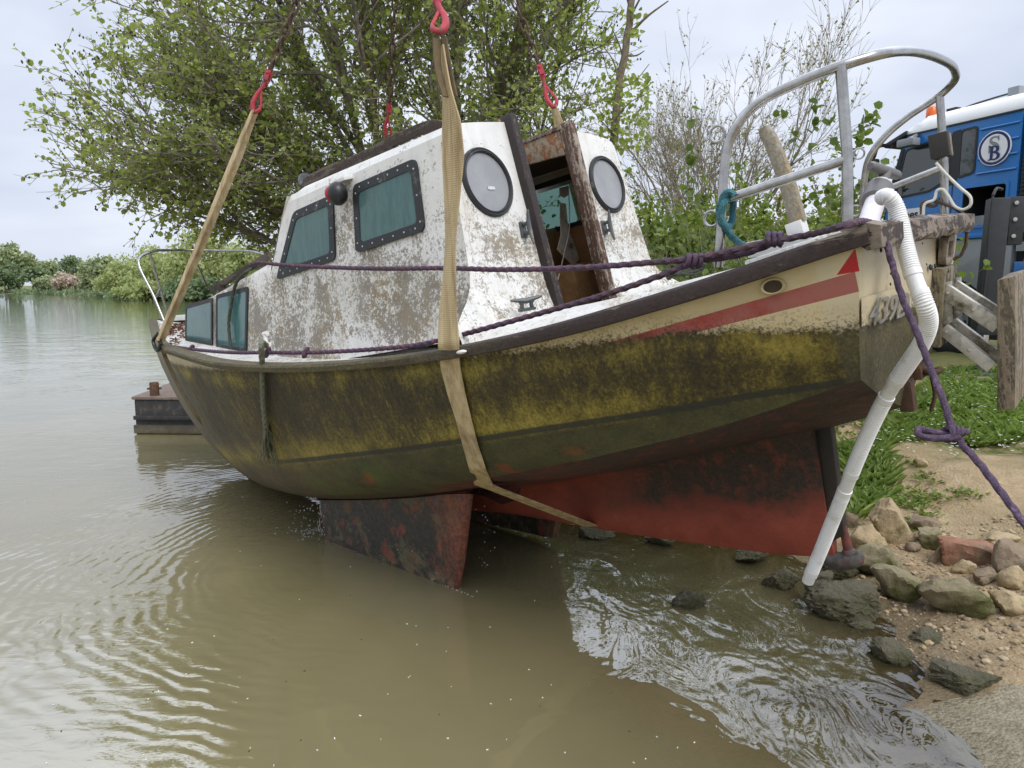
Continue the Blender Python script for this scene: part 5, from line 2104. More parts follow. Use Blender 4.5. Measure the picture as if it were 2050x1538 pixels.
b = MB()
sb = lambda x, y, dz=.0: np.array([x, y, SH(x) + dz])
bow = [by(278, 520, -.28), by(300, 505, -.15), by(345, 501, .12), by(380, 501, .33), by(440, 502, .55), by(510, 505, .70), by(545, 519, .78)]
lp = sb(-4.30, -.27)
b.tube(fl([lp, lp * .55 + bow[0] * .45, *bow, bow[-1] + np.array([.02, .02, -.08])], 70), .0125, 10)
bow_rail = b.build('bow_rail', M_STEEL, boat)
b = MB()
b.tube([sb(-4.75, -.04), by(300, 507, -.15)], .0115, 10)
b.build('rail_post', M_STEEL, bow_rail)
b = MB()
b.tube([by(412, 570, .66), by(400, 540, .60), by(382, 502, .34)], .0115, 10)
b.build('rail_post', M_STEEL, bow_rail)
b = MB()
m0, m1 = lp * .55 + bow[0] * .45, sb(-4.75, -.04) * .5 + by(300, 507, -.15) * .5
b.tube(curve([m0, (m0 + m1) / 2 + [0, 0, -.01], m1], 8), .010, 8)
b.build('mid_rail', M_STEEL, bow_rail)
# rust coloured leaf litter on the foredeck
r = np.random.default_rng(5)
X = r.uniform(-4.6, -3.15, 420)
Yk = -np.abs(r.uniform(.1, .98, 420)) * (BEAM(X) - .06)
pos = np.stack([X, Yk, SH(X) - .02 + .03 * (1 - (Yk / BEAM(X)) ** 2)], 1)
o = leaf_object('leaf_litter', pos, r.normal(size=(420, 3)) * [1, 1, .2], r.normal(size=(420, 3)) * .4 + [0, 0, 1], r.uniform(.02, .05, 420), r.uniform(.015, .03, 420), leaf_mat('dead_leaf', (.05, .018, .010), (.20, .075, .035), .1), boat)
o["kind"] = 'stuff'
b = MB()                                              # small anchor chock on the stemhead
b.beam(sb(-4.9, .08, .03), sb(-4.5, .10, .06), .05, .05)
b.tube([sb(-4.55, .1, .0), sb(-4.55, .1, .15)], .02, 8)
b.build('anchor_chock', M_WHITEPAINT, boat, bevel=.006)

# ---------------------------------------------------------------- tiller with its bracket, and the loose metal channel
q0, q1 = by(1598, 447, -.10), by(1530, 256, -.10)
b = MB()
P = curve([q0, q0 * .6 + q1 * .4 + np.array([.012, 0, .0]), q0 * .25 + q1 * .75 + np.array([.01, 0, 0]), q1], 14)
wd = np.linspace(.030, .024, 14)
ax = unit(q1 - q0)
sx = unit(np.cross(ax, [0, 1, 0]))
rows = []
for k, c in enumerate(P):
    w = wd[k] * (1 if k < 13 else .75)
    rows.append([c + sx * w + np.array([0, -.018, 0]), c + sx * w * .7 + np.array([0, -.024, 0]), c - sx * w * .7 + np.array([0, -.024, 0]), c - sx * w + np.array([0, -.018, 0]), c - sx * w + np.array([0, .018, 0]), c + sx * w + np.array([0, .018, 0])])
b.grid(np.array(rows), True)
b.add(rows[-1], [tuple(range(6))])
b.add(rows[0], [tuple(range(6))[::-1]])
til = b.build('tiller', worn_wood('bleached_tiller', (.30, .265, .20), (.36, .28, .16), .45, 0, (14, 14, 2)), boat, angle=40)
b = MB()
b.beam(by(1600, 472, -.10), by(1592, 445, -.10), .065, .070, up=(0, 1, 0))
b.build('tiller_socket', M_WHITEPAINT, til, bevel=.004)
b = MB()
a0, a1 = by(1505, 492, -.22), by(1640, 468, -.22)
b.beam(a0, a1, .11, .030)
b.beam(a0 + [0, -.045, -.022], a1 + [0, -.045, -.022], .012, .05)
b.build('metal_channel', simple('silver_channel', (.62, .62, .61), .4, .3, .1, 10, .1, (.2, .2, .18), .2), til, bevel=.003)

# ---------------------------------------------------------------- transom: number plate, fairlead, gudgeon, outboard bracket
def tx(y, z, o=0.0):
    """point on the transom"""
    return np.array([float(rake_x(1.6, z)) + .03 * (1 - (y / .75) ** 2) * np.clip(1 - abs(z + .5) / 1.2, 0, 1) + o, y, z])


def trans(px, py, o=0.0):
    L = bpf(px, py, lambda P: P[0] - rake_x(1.6, np.minimum(P[2], -.1)) - .02)
    return tx(L[1], L[2], o)


TN = unit(np.array([1, 0, -.20]))
ta, tb = trans(1742, 628), trans(1838, 602)
tdir = unit(tb - ta)
tup = unit(np.cross(TN, tdir))
cpl = (trans(1735, 650) + trans(1822, 578)) / 2
b = MB()
pc = [trans(1733, 653, .003), trans(1850, 622, .003), trans(1846, 560, .003), trans(1734, 596, .003)]
b.prism(pc, TN * .0015)
plate = b.build('number_plate', M_HULL, boat)
mid_ = trans(1778, 621, .0058)
GREY = simple('faded_grey_lettering', (.24, .23, .205), .6, scale=20)
reg = text_obj('registration_number', '439D', .120, GREY, mid_, tdir, tup, plate, .22, .0006, .001, 1.62)
# letterbox fairlead on the starboard quarter
fc = trans(1885, 500)
b = MB()
oq = rounded([(-.075, -.062), (.075, -.062), (.075, .062), (-.075, .062)], .045)
iq = rounded([(-.045, -.032), (.045, -.032), (.045, .032), (-.045, .032)], .012)
toP = lambda Q, o: np.array([fc + np.array([0, 1, 0]) * u + unit(np.array([.2, 0, 1])) * v + TN * o for u, v in Q])
b.ring(toP(oq, 0), toP(iq, 0), TN * .032)
o = b.build('stern_fairlead', M_OLDWOOD, boat, bevel=.008)
b = MB()
b.add(toP(iq * 1.04, .004), [tuple(range(len(iq)))])
b.build('opening', simple('dark_opening', (.035, .02, .012), .9), o)
# small stains and old screw holes
b = MB()
for px, py, r0 in ((1769, 500, .010), (1784, 548, .006), (1783, 569, .007), (1843, 488, .005), (1850, 530, .006), (1868, 533, .012), (1858, 536, .016), (1881, 527, .012)):
    b.ball(trans(px, py, .001), (r0 * .35, r0, r0 * .8), 8, 6)
b.build('screw_hole', simple('tar_black', (.012, .011, .010), .6), boat)
# rudder gudgeons
b = MB()
c = trans(1834, 746, .03)
b.box(c - TN * .02, (.03, .09, .055))
t = np.linspace(0, 2 * math.pi, 17)
b.tube(np.stack([c[0] + .025 + .024 * np.cos(t), c[1] + .024 * np.sin(t), np.full(17, c[2])], 1), .013, 8, caps=False)
b.tube(curve([c + [.02, .0, -.02], c + [.02, .01, -.10], c + [.0, .012, -.16]], 8), .009, 6)
c2 = tx(0, -.87, .0)
b.box(c2 + [-.01, 0, -.01], (.05, .06, .12))
b.build('rudder_gudgeon', M_RUST, boat, bevel=.004)
# outboard bracket: pad, plates, four arms and the timber pad
YB = .30
by_ = lambda px, py, y=YB: by(px, py, y)
b = MB()
pt, pb_ = by_(1878, 535), by_(1868, 688)
pt[0] += .02
pb_[0] += .02
b.beam(pb_, pt, .24, .055, up=(1, 0, 0))
bracket = b.build('outboard_bracket', worn_wood('blackened_pad', (.020, .018, .015), (.25, .21, .13), .55, 0, (24, 24, 2)), boat, bevel=.006)
for yy in (YB - .085, YB + .105):
    b = MB()
    u0, u1, l0, l1 = (by(px, py, YB) + [0, yy - YB, 0] for px, py in ((1884, 565), (1907, 560), (1888, 648), (1909, 640)))
    for v in (u0, u1, l0, l1):
        v[0] += .012
    b.prism([u0, u1, l1, l0], (0, .008, 0))
    for v in (u0 * .35 + u1 * .65 + [0, 0, -.02], l0 * .35 + l1 * .65 + [0, 0, .02], u0 * .4 + u1 * .6 + [0, 0, -.065]):
        b.tube([v + [0, -.010, 0], v + [0, .018, 0]], .010, 6)
    b.build('mounting_plate', M_ALU, bracket, bevel=.002)
for yy in (YB - .08, YB + .10):
    d = np.array([0, yy - YB, 0])
    a0, a1 = by_(1898, 577) + d, by_(2006, 648) + d
    e0, e1 = by_(1896, 652) + d, by_(1994, 728) + d
    for v, w_ in ((a0, a1), (e0, e1)):
        b = MB()
        b.beam(v, w_, .036, .056 if v is a0 else .048)
        for f_ in (.08, .55):
            c = v + (w_ - v) * f_
            b.tube([c + [0, -.024, 0], c + [0, .024, 0]], .008, 6)
        b.build('bracket_arm', M_ALU, bracket, bevel=.004)
b = MB()
t0, t1 = by_(1996, 561, YB - .13), by_(1996, 822, YB - .13)
th = .058
b.prism([t0, t0 + [th, 0, .006], t1 + [th, 0, 0], t1], (0, .33, 0))
b.build('timber_pad', M_PADWOOD, bracket, bevel=.005)
# ================================================================ slings, chains and ropes
from mathutils.bvhtree import BVHTree
HB = BVHTree.FromPolygons([tuple(v.co) for v in hull.data.vertices], [tuple(p.vertices) for p in hull.data.polygons])
CAML = w2l(CAM)


def hull_hit(px, py, off=.012):
    d = BM.T @ ray(px, py)
    h = HB.ray_cast(Vector(CAML), Vector(d))
    if h[0] is None:
        return None
    n = np.array(h[1])
    if n @ d > 0:
        n = -n
    return np.array(h[0]) + n * off


g = G('sling_webbing', .85)
n1 = g.noise(1.0, 6, .65, .2, g.sc((30, 30, 2.5)))
n2 = g.noise(3.0, 6, .65)
wv = g.n('ShaderNodeTexWave', wave_type='BANDS', bands_direction='Z')
g.nt.links.new(g.co(), wv.inputs[0])
wv.inputs['Scale'].default_value = 38
c = g.ramp(n1, [(.3, (.29, .20, .095)), (.55, (.54, .42, .24)), (.75, (.64, .53, .34))])
c = g.mix(g.mr(n2, .52, .68, 0, .7), c, (.20, .145, .07))
c = g.mix(g.mr(g.noise(55, 4, .8), .6, .7, 0, .5), c, (.16, .12, .06))
g.color(g.mix(g.m('MULTIPLY', wv.outputs[1], .10), c, (.20, .15, .08)))
g.bump(g.m('ADD', g.m('MULTIPLY', wv.outputs[1], .5), n1), .4, .003)
M_SLING = g.mat
M_SLINGD = simple('dirty_webbing', (.13, .095, .05), .9, scale=20, var=.4)
M_HOOK = simple('red_painted_hook', (.42, .035, .055), .6, .1, .35, 30, .3, (.12, .055, .045), .5)
M_CHAIN = simple('rusty_chain', (.075, .048, .034), .65, .5, .5, 60, .3, (.16, .075, .035), .5)


def ribbon(b, C, W, thick=.006, mi=0):
    """flat strap: centres C, half-width vectors W"""
    C, W = np.asarray(C, float), np.asarray(W, float)
    T = np.gradient(C, axis=0)
    N = np.cross(T, W)
    N /= np.linalg.norm(N, axis=1)[:, None] + 1e-9
    A = np.stack([C - W, C - W * .5 + N * thick * .25, C + N * thick * .3, C + W * .5 + N * thick * .25, C + W, C + W - N * thick, C - N * thick * .7, C - W - N * thick], 1)
    b.grid(A, True, mi)
    b.add(A[0], [tuple(range(8))], mi)
    b.add(A[-1], [tuple(range(8))[::-1]], mi)


XA = BM @ np.array([1.0, 0, 0])           # boat's fore-and-aft direction in the world
YA = BM @ np.array([0, 1.0, 0])
ZA = BM @ np.array([0, 0, 1.0])
VIEW_R = np.array([1.0, 0, 0])

APEX = at(815, -520, 4.9)
# -- after sling: port leg outside the wheelhouse, under hull and keel, up the far side
hookA = l2w(by(881, 62, -.98))
rail_pt = bpf(897, 690, lambda P: P[1] + BEAM(P[0]) + .052)
pts, wid = [], []
for px, py, w in ((884, 92, .016), (888, 130, .022), (893, 180, .034), (902, 250, .060), (906, 320, .060), (904, 400, .050), (901, 480, .040), (898, 560, .046), (895, 630, .058)):
    pts.append(l2w(by(px, py, -.98 - .075 * (py - 60) / 640)))
    wid.append(w)
pts.append(l2w(rail_pt)); wid.append(.062)
for px, py, w in ((905, 735, .058), (916, 785, .052), (930, 835, .046), (944, 890, .046), (957, 935, .052), (968, 966, .062)):
    h_ = hull_hit(px, py, .014)
    pts.append(l2w(h_)); wid.append(w)
k0 = np.array(by(1182, 1054, -.05))
k0 = l2w(k0)
last = pts[-1]
for f in (.12, .3, .6, 1.0):
    pts.append(last + (k0 - last) * f); wid.append(.052 - .008 * f)
xk = w2l(k0)[0]
sgun = l2w((-.55, float(BEAM(-.55)) + .06, float(SH(-.55))))
hookB = at(1109, 212, l2w((-.5, .95, 0))[1] - .12)
under = l2w((xk, .06, w2l(k0)[2]))
for p, w in ((under, .045), (l2w((xk * .6, .80, -1.02)), .05), (l2w((-.5, 1.07, -.62)), .05), (sgun, .06), (sgun * .5 + hookB * .5, .06), (sgun * .15 + hookB * .85, .045), (hookB, .02)):
    pts.append(p); wid.append(w)
pts, wid = np.array(pts), np.array(wid)
d = np.r_[0, np.cumsum(np.linalg.norm(np.diff(pts, axis=0), axis=1))]
tt = np.unique(np.concatenate([np.linspace(0, d[-1], 120), d]))
C = np.stack([np.interp(tt, d, pts[:, i]) for i in range(3)], 1)
W_ = np.interp(tt, d, wid)
b = MB()
tw = np.interp(tt, d[[0, 2, 4, 6, 8, 9, 15, 19, len(d) - 1]], [.5, .3, .0, .25, .1, 0, 0, -.2, 0])
Wv = np.array([(XA * math.cos(a) - YA * math.sin(a)) * w for a, w in zip(tw, W_)])
ribbon(b, C, Wv)
o = b.build('lifting_sling', M_SLING)
tag(o, 'broad beige webbing sling hanging past the after cabin corner and under the hull', 'sling', 'lifting slings')
# the doubled eye at the top of the near leg
b = MB()
e0, e1 = hookA + np.array([0, 0, -.03]), pts[3]
for s in (-1, 1):
    c_ = curve([e0 + s * VIEW_R * .012, e0 * .6 + e1 * .4 + s * VIEW_R * (.018), e1 + s * VIEW_R * .014 + [0, 0, .1]], 12)
    ribbon(b, c_ + np.array([0, -.012, 0]), np.array([(VIEW_R * .012 + np.array([0, -.012 * s, 0])) for _ in c_]), .006)
b.build('sling_eye', M_SLINGD, o)

# -- bow sling
gun_b = bpf(321, 690, lambda P: P[1] + BEAM(P[0]) + .045)
hookC = at(509, 222, l2w(gun_b)[1] - .25)
hookD = at(776, 272, l2w((-3.1, .9, 0))[1] - .3)
b = MB()
P0, P1 = hookC, l2w(gun_b + [0, 0, .03])
c_ = curve([P0, P0 * .5 + P1 * .5 + [0, 0, -.01], P1], 30)
pr = unit(np.cross(P1 - P0, [0, 1, 0]))
for s in (-1, 1):
    ribbon(b, c_ + (s * .010 * pr + np.array([0, .012 * s, 0]))[None], np.array([pr * .020 + np.array([0, .02 * s, 0]) for _ in c_]) * np.interp(np.arange(30), [0, 5, 29], [.45, 1, .8])[:, None], .008)
low = [P1]
for px, py in ((330, 716), (346, 752), (366, 790), (392, 832)):
    h_ = hull_hit(px + 5, py, .014)
    if h_ is not None:
        low.append(l2w(h_))
low += [l2w((-3.9, 0, -1.36)), l2w((-3.4, .45, -1.22)), l2w((-3.1, .88, -.3)), l2w((-3.1, .93, 0)), hookD]
low = np.array(low)
d = np.r_[0, np.cumsum(np.linalg.norm(np.diff(low, axis=0), axis=1))]
tt = np.linspace(0, d[-1], 70)
C = np.stack([np.interp(tt, d, low[:, i]) for i in range(3)], 1)
ribbon(b, C, np.array([XA * .035] * 70), .006, 1)
o = b.build('lifting_sling', [M_SLING, M_SLINGD])
tag(o, 'narrow beige sling running from the left hook down round the bow', 'sling', 'lifting slings')
b = MB()
b.tube(curve([P1 + [0.0, -.01, .05], P1 + XA * -.06 + [-.02, 0, .0], P1 + XA * -.02 + [0, -.02, -.07], P1 + XA * .05 + [0, -.02, -.02]], 14), .012, 8)
tag(b.build('short_lashing', M_BLACK), 'dark lashing twisted round the bow rail beneath the narrow sling', 'lashing')


def chain(p_top, p_hook, label, flip=1, axis=None, hook_mat=M_HOOK, ln=.078):
    p_top, p_hook = np.array(p_top, float), np.array(p_hook, float)
    up = unit(p_top - p_hook)
    side = unit(np.cross(up, [0, 1, 0]) if axis is None else np.array(axis))
    side = unit(side - up * (side @ up))
    out = np.cross(up, side)
    t = empty('lifting_chain', p_hook, label, 'chain', 'chain legs of the crane')
    H = .235                                        # hook length
    # hook: clevis, shank and a C shaped bill with a latch
    L = lambda u, v, w=0: side * u * flip + up * v + out * w
    b = MB()
    path = curve([L(0, H * .80), L(.008, H * .62), L(.022, H * .40), L(.022, H * .12), L(0, H * -.03), L(-.024, H * .06), L(-.027, H * .24)], 22)
    b.tube(path, np.interp(np.arange(22), [0, 5, 12, 18, 21], [.011, .012, .0155, .012, .006]), 10)
    b.ball(L(0, H * .84), (.018, .016, .020), 10, 8)
    hk = b.build('hook', hook_mat, t)
    b = MB()
    b.beam(L(.008, H * .60), L(-.025, H * .22), .014, .006, up=out)
    b.build('latch', hook_mat, hk)
    b = MB()
    cl = [L(.0, H * .86) + out * s * .020 for s in (-1, 1)]
    for c in cl:
        b.beam(c, c + up * .065, .010, .030, up=side)
    b.tube([cl[0] + up * .05 - out * .012, cl[1] + up * .05 + out * .012], .010, 8)
    b.build('clevis', hook_mat, t)
    b = MB()
    start = L(0, H * .86) + up * .05
    n = int(np.linalg.norm(p_top - p_hook - start) / ln)
    a = np.linspace(0, 2 * math.pi, 15)[:-1]
    for k in range(n):
        c = start + up * (k + .5) * ln
        s_ = side if k % 2 else out
        ring = c + np.outer(np.cos(a) * .021, s_) + np.outer(np.sign(np.sin(a)) * np.abs(np.sin(a)) ** .8 * (ln * .5 + .010), up)
        ring = np.concatenate([ring, ring[:1]])
        b.tube(ring, .0075, 6, caps=False)
    b.build('links', M_CHAIN, t)
    return t


chain(APEX + [-.05, 0, 0], hookC, 'rusty chain and red hook holding the narrow bow sling', 1)
chain(APEX + [.02, -.08, 0], hookA, 'chain with the biggest red hook at the top edge above the broad sling', -1)
chain(APEX + [.06, 0, 0], hookB, 'rusty chain and red hook standing above the cabin doorway', 1)
chain(APEX + [0, .08, 0], hookD, 'far chain and red hook half lost among the alder branches', 1)


def rope_mat(name, c, fleck, c2=None, tight=260, amt=.5):
    g = G(name, .85)
    c = np.array(c)
    w = g.noise(tight, 2, .6)
    w2 = g.noise(26, 4, .7)
    k = g.ramp(w, [(.35, tuple(c * .5)), (.6, tuple(c * 1.25))])
    k = g.mix(g.mr(w2, .56, .64, 0, amt), k, fleck)
    k = g.mix(g.mr(g.voro(150), .16, .06, 0, .55), k, tuple(np.minimum(c * 4.5, .5)))
    if c2 is not None:
        k = g.mix(g.mr(g.noise(2.5, 4, .6), .4, .65, 0, .8), k, c2)
    g.color(k)
    g.bump(w, .7, .004)
    return g.mat


def rope(pts, r, n=None, lay=.045, strands=3, sides=9):
    """a laid rope: strands show as a twisted, lobed section"""
    pts = np.asarray(pts, float)
    L = np.linalg.norm(np.diff(pts, axis=0), axis=1).sum()
    n = n or int(max(20, L / (lay / 5)))
    P = curve(pts, n)
    s = np.r_[0, np.cumsum(np.linalg.norm(np.diff(P, axis=0), axis=1))]
    tan = np.gradient(P, axis=0)
    tan /= np.linalg.norm(tan, axis=1)[:, None]
    u = np.cross(tan[0], [0.3, .2, 1])
    u /= np.linalg.norm(u)
    a = np.arange(sides) * 2 * math.pi / sides
    R = []
    for i in range(n):
        u = u - tan[i] * (u @ tan[i])
        u /= np.linalg.norm(u)
        w = np.cross(tan[i], u)
        rr = r * (1 + .13 * np.cos(strands * (a - 2 * math.pi * s[i] / (lay * strands))))
        R.append(P[i] + (rr * np.cos(a))[:, None] * u + (rr * np.sin(a))[:, None] * w)
    return np.array(R)


def rope_into(b, pts, r, **k):
    A = rope(pts, r, **k)
    b.grid(A, True)
    m = A.shape[1]
    b.add(A[0], [tuple(range(m))])
    b.add(A[-1], [tuple(range(m))[::-1]])
    return b


M_PURPLE = rope_mat('purple_rope', (.090, .048, .092), (.36, .10, .06), (.065, .042, .050))
M_PURPLE2 = rope_mat('purple_warp', (.080, .051, .088), (.26, .16, .24), None, 320, .5)
M_TEALROPE = rope_mat('teal_rope', (.045, .16, .19), (.20, .33, .33))
M_GREENROPE = rope_mat('grey_green_rope', (.16, .165, .12), (.33, .33, .26))
M_DKGREEN = rope_mat('mossy_rope', (.055, .065, .045), (.16, .17, .12))

# upper line: across the wheelhouse side to the stern and down to the shore
P = []
for px, py in ((500, 531), (516, 526), (560, 530), (650, 535), (770, 538), (895, 537)):
    P.append(l2w(bpf(px, py, lambda Q: Q[1] + np.where(Q[0] < -1.7, .80, .835))))
for px, py, yy in ((1000, 540, -.86), (1110, 538, -.88), (1200, 534, -.88), (1300, 526, -.87), (1388, 518, -.86), (1470, 501, -.84), (1545, 483, -.80), (1600, 474, -.76)):
    P.append(l2w(by(px, py, yy)))
for px, py in ((1690, 452), (1728, 444), (1752, 450)):
    P.append(l2w(bx(px, py, 1.60)))
b = MB()
rope_into(b, P, .0105)
o = b.build('mooring_rope', M_PURPLE)
tag(o, 'purple flecked rope stretched across the wheelhouse side to the stern', 'rope', 'purple ropes')
Y0 = l2w(bx(1752, 450, 1.62))[1]
T_ = [l2w(bx(1728, 444, 1.60)), at(1752, 449, Y0)] + [at(px, py, Y0 - .04 - .45 * f) for px, py, f in ((1768, 470, .0), (1785, 525, .05), (1806, 595, .1), (1835, 665, .2), (1862, 735, .3), (1888, 800, .42), (1907, 858, .5), (1925, 888, .55), (1958, 925, .65), (2000, 980, .8), (2060, 1062, 1.0), (2150, 1190, 1.25), (2230, 1300, 1.4))]
b = MB()
rope_into(b, T_, .0094)
kn = at(1908, 868, Y0 - .04 - .45 * .5)
sc_ = kn[1] / FPX
q = lambda x_, y_, z_=0: kn + np.array([x_ * sc_, z_, -y_ * sc_])
rope_into(b, [q(2, 6), q(-20, 2, .01), q(-50, -4, .015), q(-68, -8, .01), q(-70, 2, 0), q(-50, 8, -.012), q(-20, 6, -.02), q(4, 4, -.02)], .0090)
for k in range(4):
    t = np.linspace(0, 2 * math.pi, 12)
    rope_into(b, np.stack([kn[0] + (-10 + k * 9) * sc_ + 4 * sc_ * np.cos(t), kn[1] + .020 * np.sin(t), kn[2] + (13 - k * 2) * sc_ * np.cos(t + .4 * k)], 1), .0085, n=30)
o = b.build('mooring_rope', M_PURPLE2)
tag(o, 'purple rope with a bowline knot hanging from the stern corner to the shore', 'rope', 'purple ropes')
# lower line along the deck edge from the bow
P = [l2w(bpf(px, py, lambda Q: Q[1] + BEAM(Q[0]) - .075)) for px, py in ((322, 684), (345, 693), (400, 701), (470, 706), (535, 706), (620, 706), (740, 700), (840, 690), (905, 675))]
P += [l2w(by(px, py, yy)) for px, py, yy in ((960, 661, -.97), (1050, 636, -.95), (1150, 608, -.93), (1230, 584, -.90), (1300, 560, -.88), (1350, 541, -.87), (1386, 522, -.86))]
b = MB()
rope_into(b, P, .0105)
for px, py in ((383, 699), (535, 706), (612, 706)):
    c = l2w(bpf(px, py, lambda Q: Q[1] + BEAM(Q[0]) - .075))
    t = np.linspace(0, 2 * math.pi, 12)
    rope_into(b, np.stack([c[0] + .010 * np.sin(t), c[1] + .022 * np.cos(t), c[2] + .022 * np.sin(t)], 1), .010, n=24)
b2 = l2w(by(1388, 520, -.86))
for k in range(3):
    t = np.linspace(0, 2 * math.pi, 12)
    rope_into(b, np.stack([b2[0] + (-.02 + .02 * k) + .004 * np.sin(t), b2[1] + .022 * np.cos(t), b2[2] - .004 + .018 * np.sin(t)], 1), .0085, n=24)
o = b.build('mooring_rope', M_PURPLE)
tag(o, 'purple rope lying along the deck edge from the bow to the cabin door', 'rope', 'purple ropes')
# second part of the doubled line aft
b = MB()
rope_into(b, [l2w(by(px, py, yy)) for px, py, yy in ((1388, 521, -.85), (1440, 517, -.83), (1500, 505, -.80), (1548, 487, -.76))], .0105)
kk = l2w(by(1552, 474, -.78))
for k in range(3):
    t = np.linspace(0, 2 * math.pi, 12)
    rope_into(b, np.stack([kk[0] + (-.02 + .018 * k) + .01 * np.cos(t), kk[1] + .020 * np.cos(t), kk[2] - .008 + .018 * np.sin(t)], 1), .0085, n=24)
o = b.build('mooring_rope', M_PURPLE2)
tag(o, 'short purple rope knotted beside the white metal channel', 'rope', 'purple ropes')

# teal rope round the stern rail post
b = MB()
yr = -.775
P = [by(1470, 392, yr - .02), by(1458, 384, yr - .03), by(1447, 398, yr - .03), by(1440, 425, yr - .02), by(1446, 448, yr - .03), by(1462, 452, yr + .03), by(1467, 420, yr + .03), by(1466, 392, yr + .02), by(1452, 402, yr - .03), by(1443, 432, yr - .035), by(1452, 455, yr - .02), by(1462, 470, yr), by(1480, 487, yr + .1), by(1506, 499, yr + .3)]
rope_into(b, [l2w(p) for p in P], .0115)
o = b.build('tie_rope', M_TEALROPE)
tag(o, 'teal rope wound round the stern rail post and led to the deck', 'rope')
b = MB()
cc_ = by(1372, 549, .66)
for k in range(4):
    t = np.linspace(0, 2 * math.pi, 20)
    rope_into(b, [l2w(cc_ + np.array([.09 * math.cos(a) * (1 + .1 * k), .11 * math.sin(a) * (1 - .08 * k), .012 * k + .008 * math.sin(3 * a + k)])) for a in t], .010, n=60)
o = b.build('coiled_rope', M_DKGREEN)
tag(o, 'dark bluish rope coil lying on the far side deck', 'rope')
# frayed rope end hanging over the topside
b = MB()
h0 = bpf(533, 700, lambda Q: Q[1] + BEAM(Q[0]) + .03)
pts = [l2w(bpf(533, 692, lambda Q: Q[1] + BEAM(Q[0]) - .06)), l2w(h0 + [0, -.02, .03])]
for px, py in ((532, 730), (533, 770), (535, 815), (539, 850)):
    pts.append(l2w(hull_hit(px, py, .022)))
rope_into(b, pts, .0150)
fr0 = pts[-1]
r = np.random.default_rng(6)
end = l2w(hull_hit(545, 905, .02))
for k in range(26):
    e = end + r.normal(0, 1, 3) * np.array([.030, .012, .04])
    b.tube(curve([fr0 + r.normal(0, .006, 3), fr0 * .5 + e * .5 + r.normal(0, .012, 3), e], 8), .0042, 4)
o = b.build('frayed_rope', M_GREENROPE)
tag(o, 'grey green rope end with frayed strands hanging down the hull side', 'rope')
b = MB()
pts = [l2w(bpf(px, py, lambda Q: Q[1] + fy(Q[2], Q[0]) + oo)) for px, py, oo in ((520, 532, -.10), (495, 543, .0), (480, 556, .022), (470, 575, .026), (463, 610, .026), (458, 645, .026), (460, 680, .026), (462, 697, .03))]
rope_into(b, pts, .010)
o = b.build('window_rope', M_DKGREEN)
tag(o, 'dark mossy rope draped down over the fore cabin window', 'rope')
# pale cable and brown line at the far stern post
b = MB()
b.tube(curve([l2w(by(px, py, .64)) for px, py in ((1874, 326), (1893, 348), (1922, 376), (1943, 396), (1942, 412), (1928, 420), (1912, 414), (1898, 392), (1886, 379), (1876, 382), (1870, 400), (1852, 408), (1848, 432))], 60), .0065, 7)
o = b.build('pale_cable', simple('pale_cable_sheath', (.62, .60, .52), .5, scale=12, bump=0))
tag(o, 'pale looped cable hanging from the far stern rail post', 'cable')
b = MB()
rope_into(b, [l2w(by(px, py, .66)) for px, py in ((1846, 434), (1846, 408), (1858, 402), (1876, 404), (1872, 412), (1856, 410), (1866, 402), (1890, 408), (1916, 420), (1932, 434), (1935, 462), (1933, 492), (1922, 512), (1908, 520))], .0075)
o = b.build('brown_line', rope_mat('brown_line_fibre', (.10, .07, .05), (.26, .2, .15)))
tag(o, 'thin brown line tied to the far stern post and hanging past the transom', 'rope')

# ---------------------------------------------------------------- bilge pump with its white hose
M_HOSE = simple('white_hose', (.78, .78, .77), .45, scale=9, var=.05, bump=0, dirt=(.50, .47, .40), dirt_amt=.35)
M_PGREY = simple('pump_grey', (.13, .125, .125), .5, scale=10, var=.12, bump=.05)
M_PWHITE = simple('pump_white', (.66, .63, .64), .45, scale=9, var=.1, dirt=(.3, .24, .24), dirt_amt=.3, bump=0)
pb0, pb1 = l2w(bx(1733, 462, 1.50)), l2w(bx(1755, 396, 1.50))
t = empty('bilge_pump', pb0, 'hand bilge pump with grey handle and long white ribbed hose over the transom', 'bilge pump')
ax_ = unit(pb1 - pb0)
b = MB()
b.tube([pb0 - ax_ * .03 - pb0, pb1 - pb0], .034, 18)
b.build('pump_body', M_PWHITE, t, angle=50)
b = MB()
h0 = pb1 - pb0
b.tube([h0 - ax_ * .035, h0 - ax_ * .03, h0 + ax_ * .055, h0 + ax_ * .06], [.040, .048, .050, .044], 18)
b.build('pump_head', M_PGREY, t, angle=50)
b = MB()
b.tube([h0 + ax_ * .06, h0 + ax_ * .075, h0 + ax_ * .085], [.045, .043, .018], 18)
b.tube([h0 + ax_ * .08, h0 + ax_ * .115], .014, 10)
b.build('pump_cap', M_PWHITE, t, angle=50)
b = MB()
hd = l2w(bx(1771, 345, 1.50)) - pb0
hl, hr = l2w(bx(1742, 332, 1.50)) - pb0, l2w(bx(1799, 352, 1.50)) - pb0
b.tube([h0 + ax_ * .10, hd], [.020, .024], 12)
b.tube(curve([hl, hl * .5 + hd * .5 + [0, 0, .002], hd + [0, 0, .004], hr * .5 + hd * .5 + [0, 0, .002], hr], 14), np.interp(np.arange(14), [0, 1, 7, 12, 13], [.012, .019, .021, .019, .012]), 14)
b.build('pump_handle', M_PGREY, t, angle=50)
Yt = l2w(bx(1762, 385, 1.62))[1]
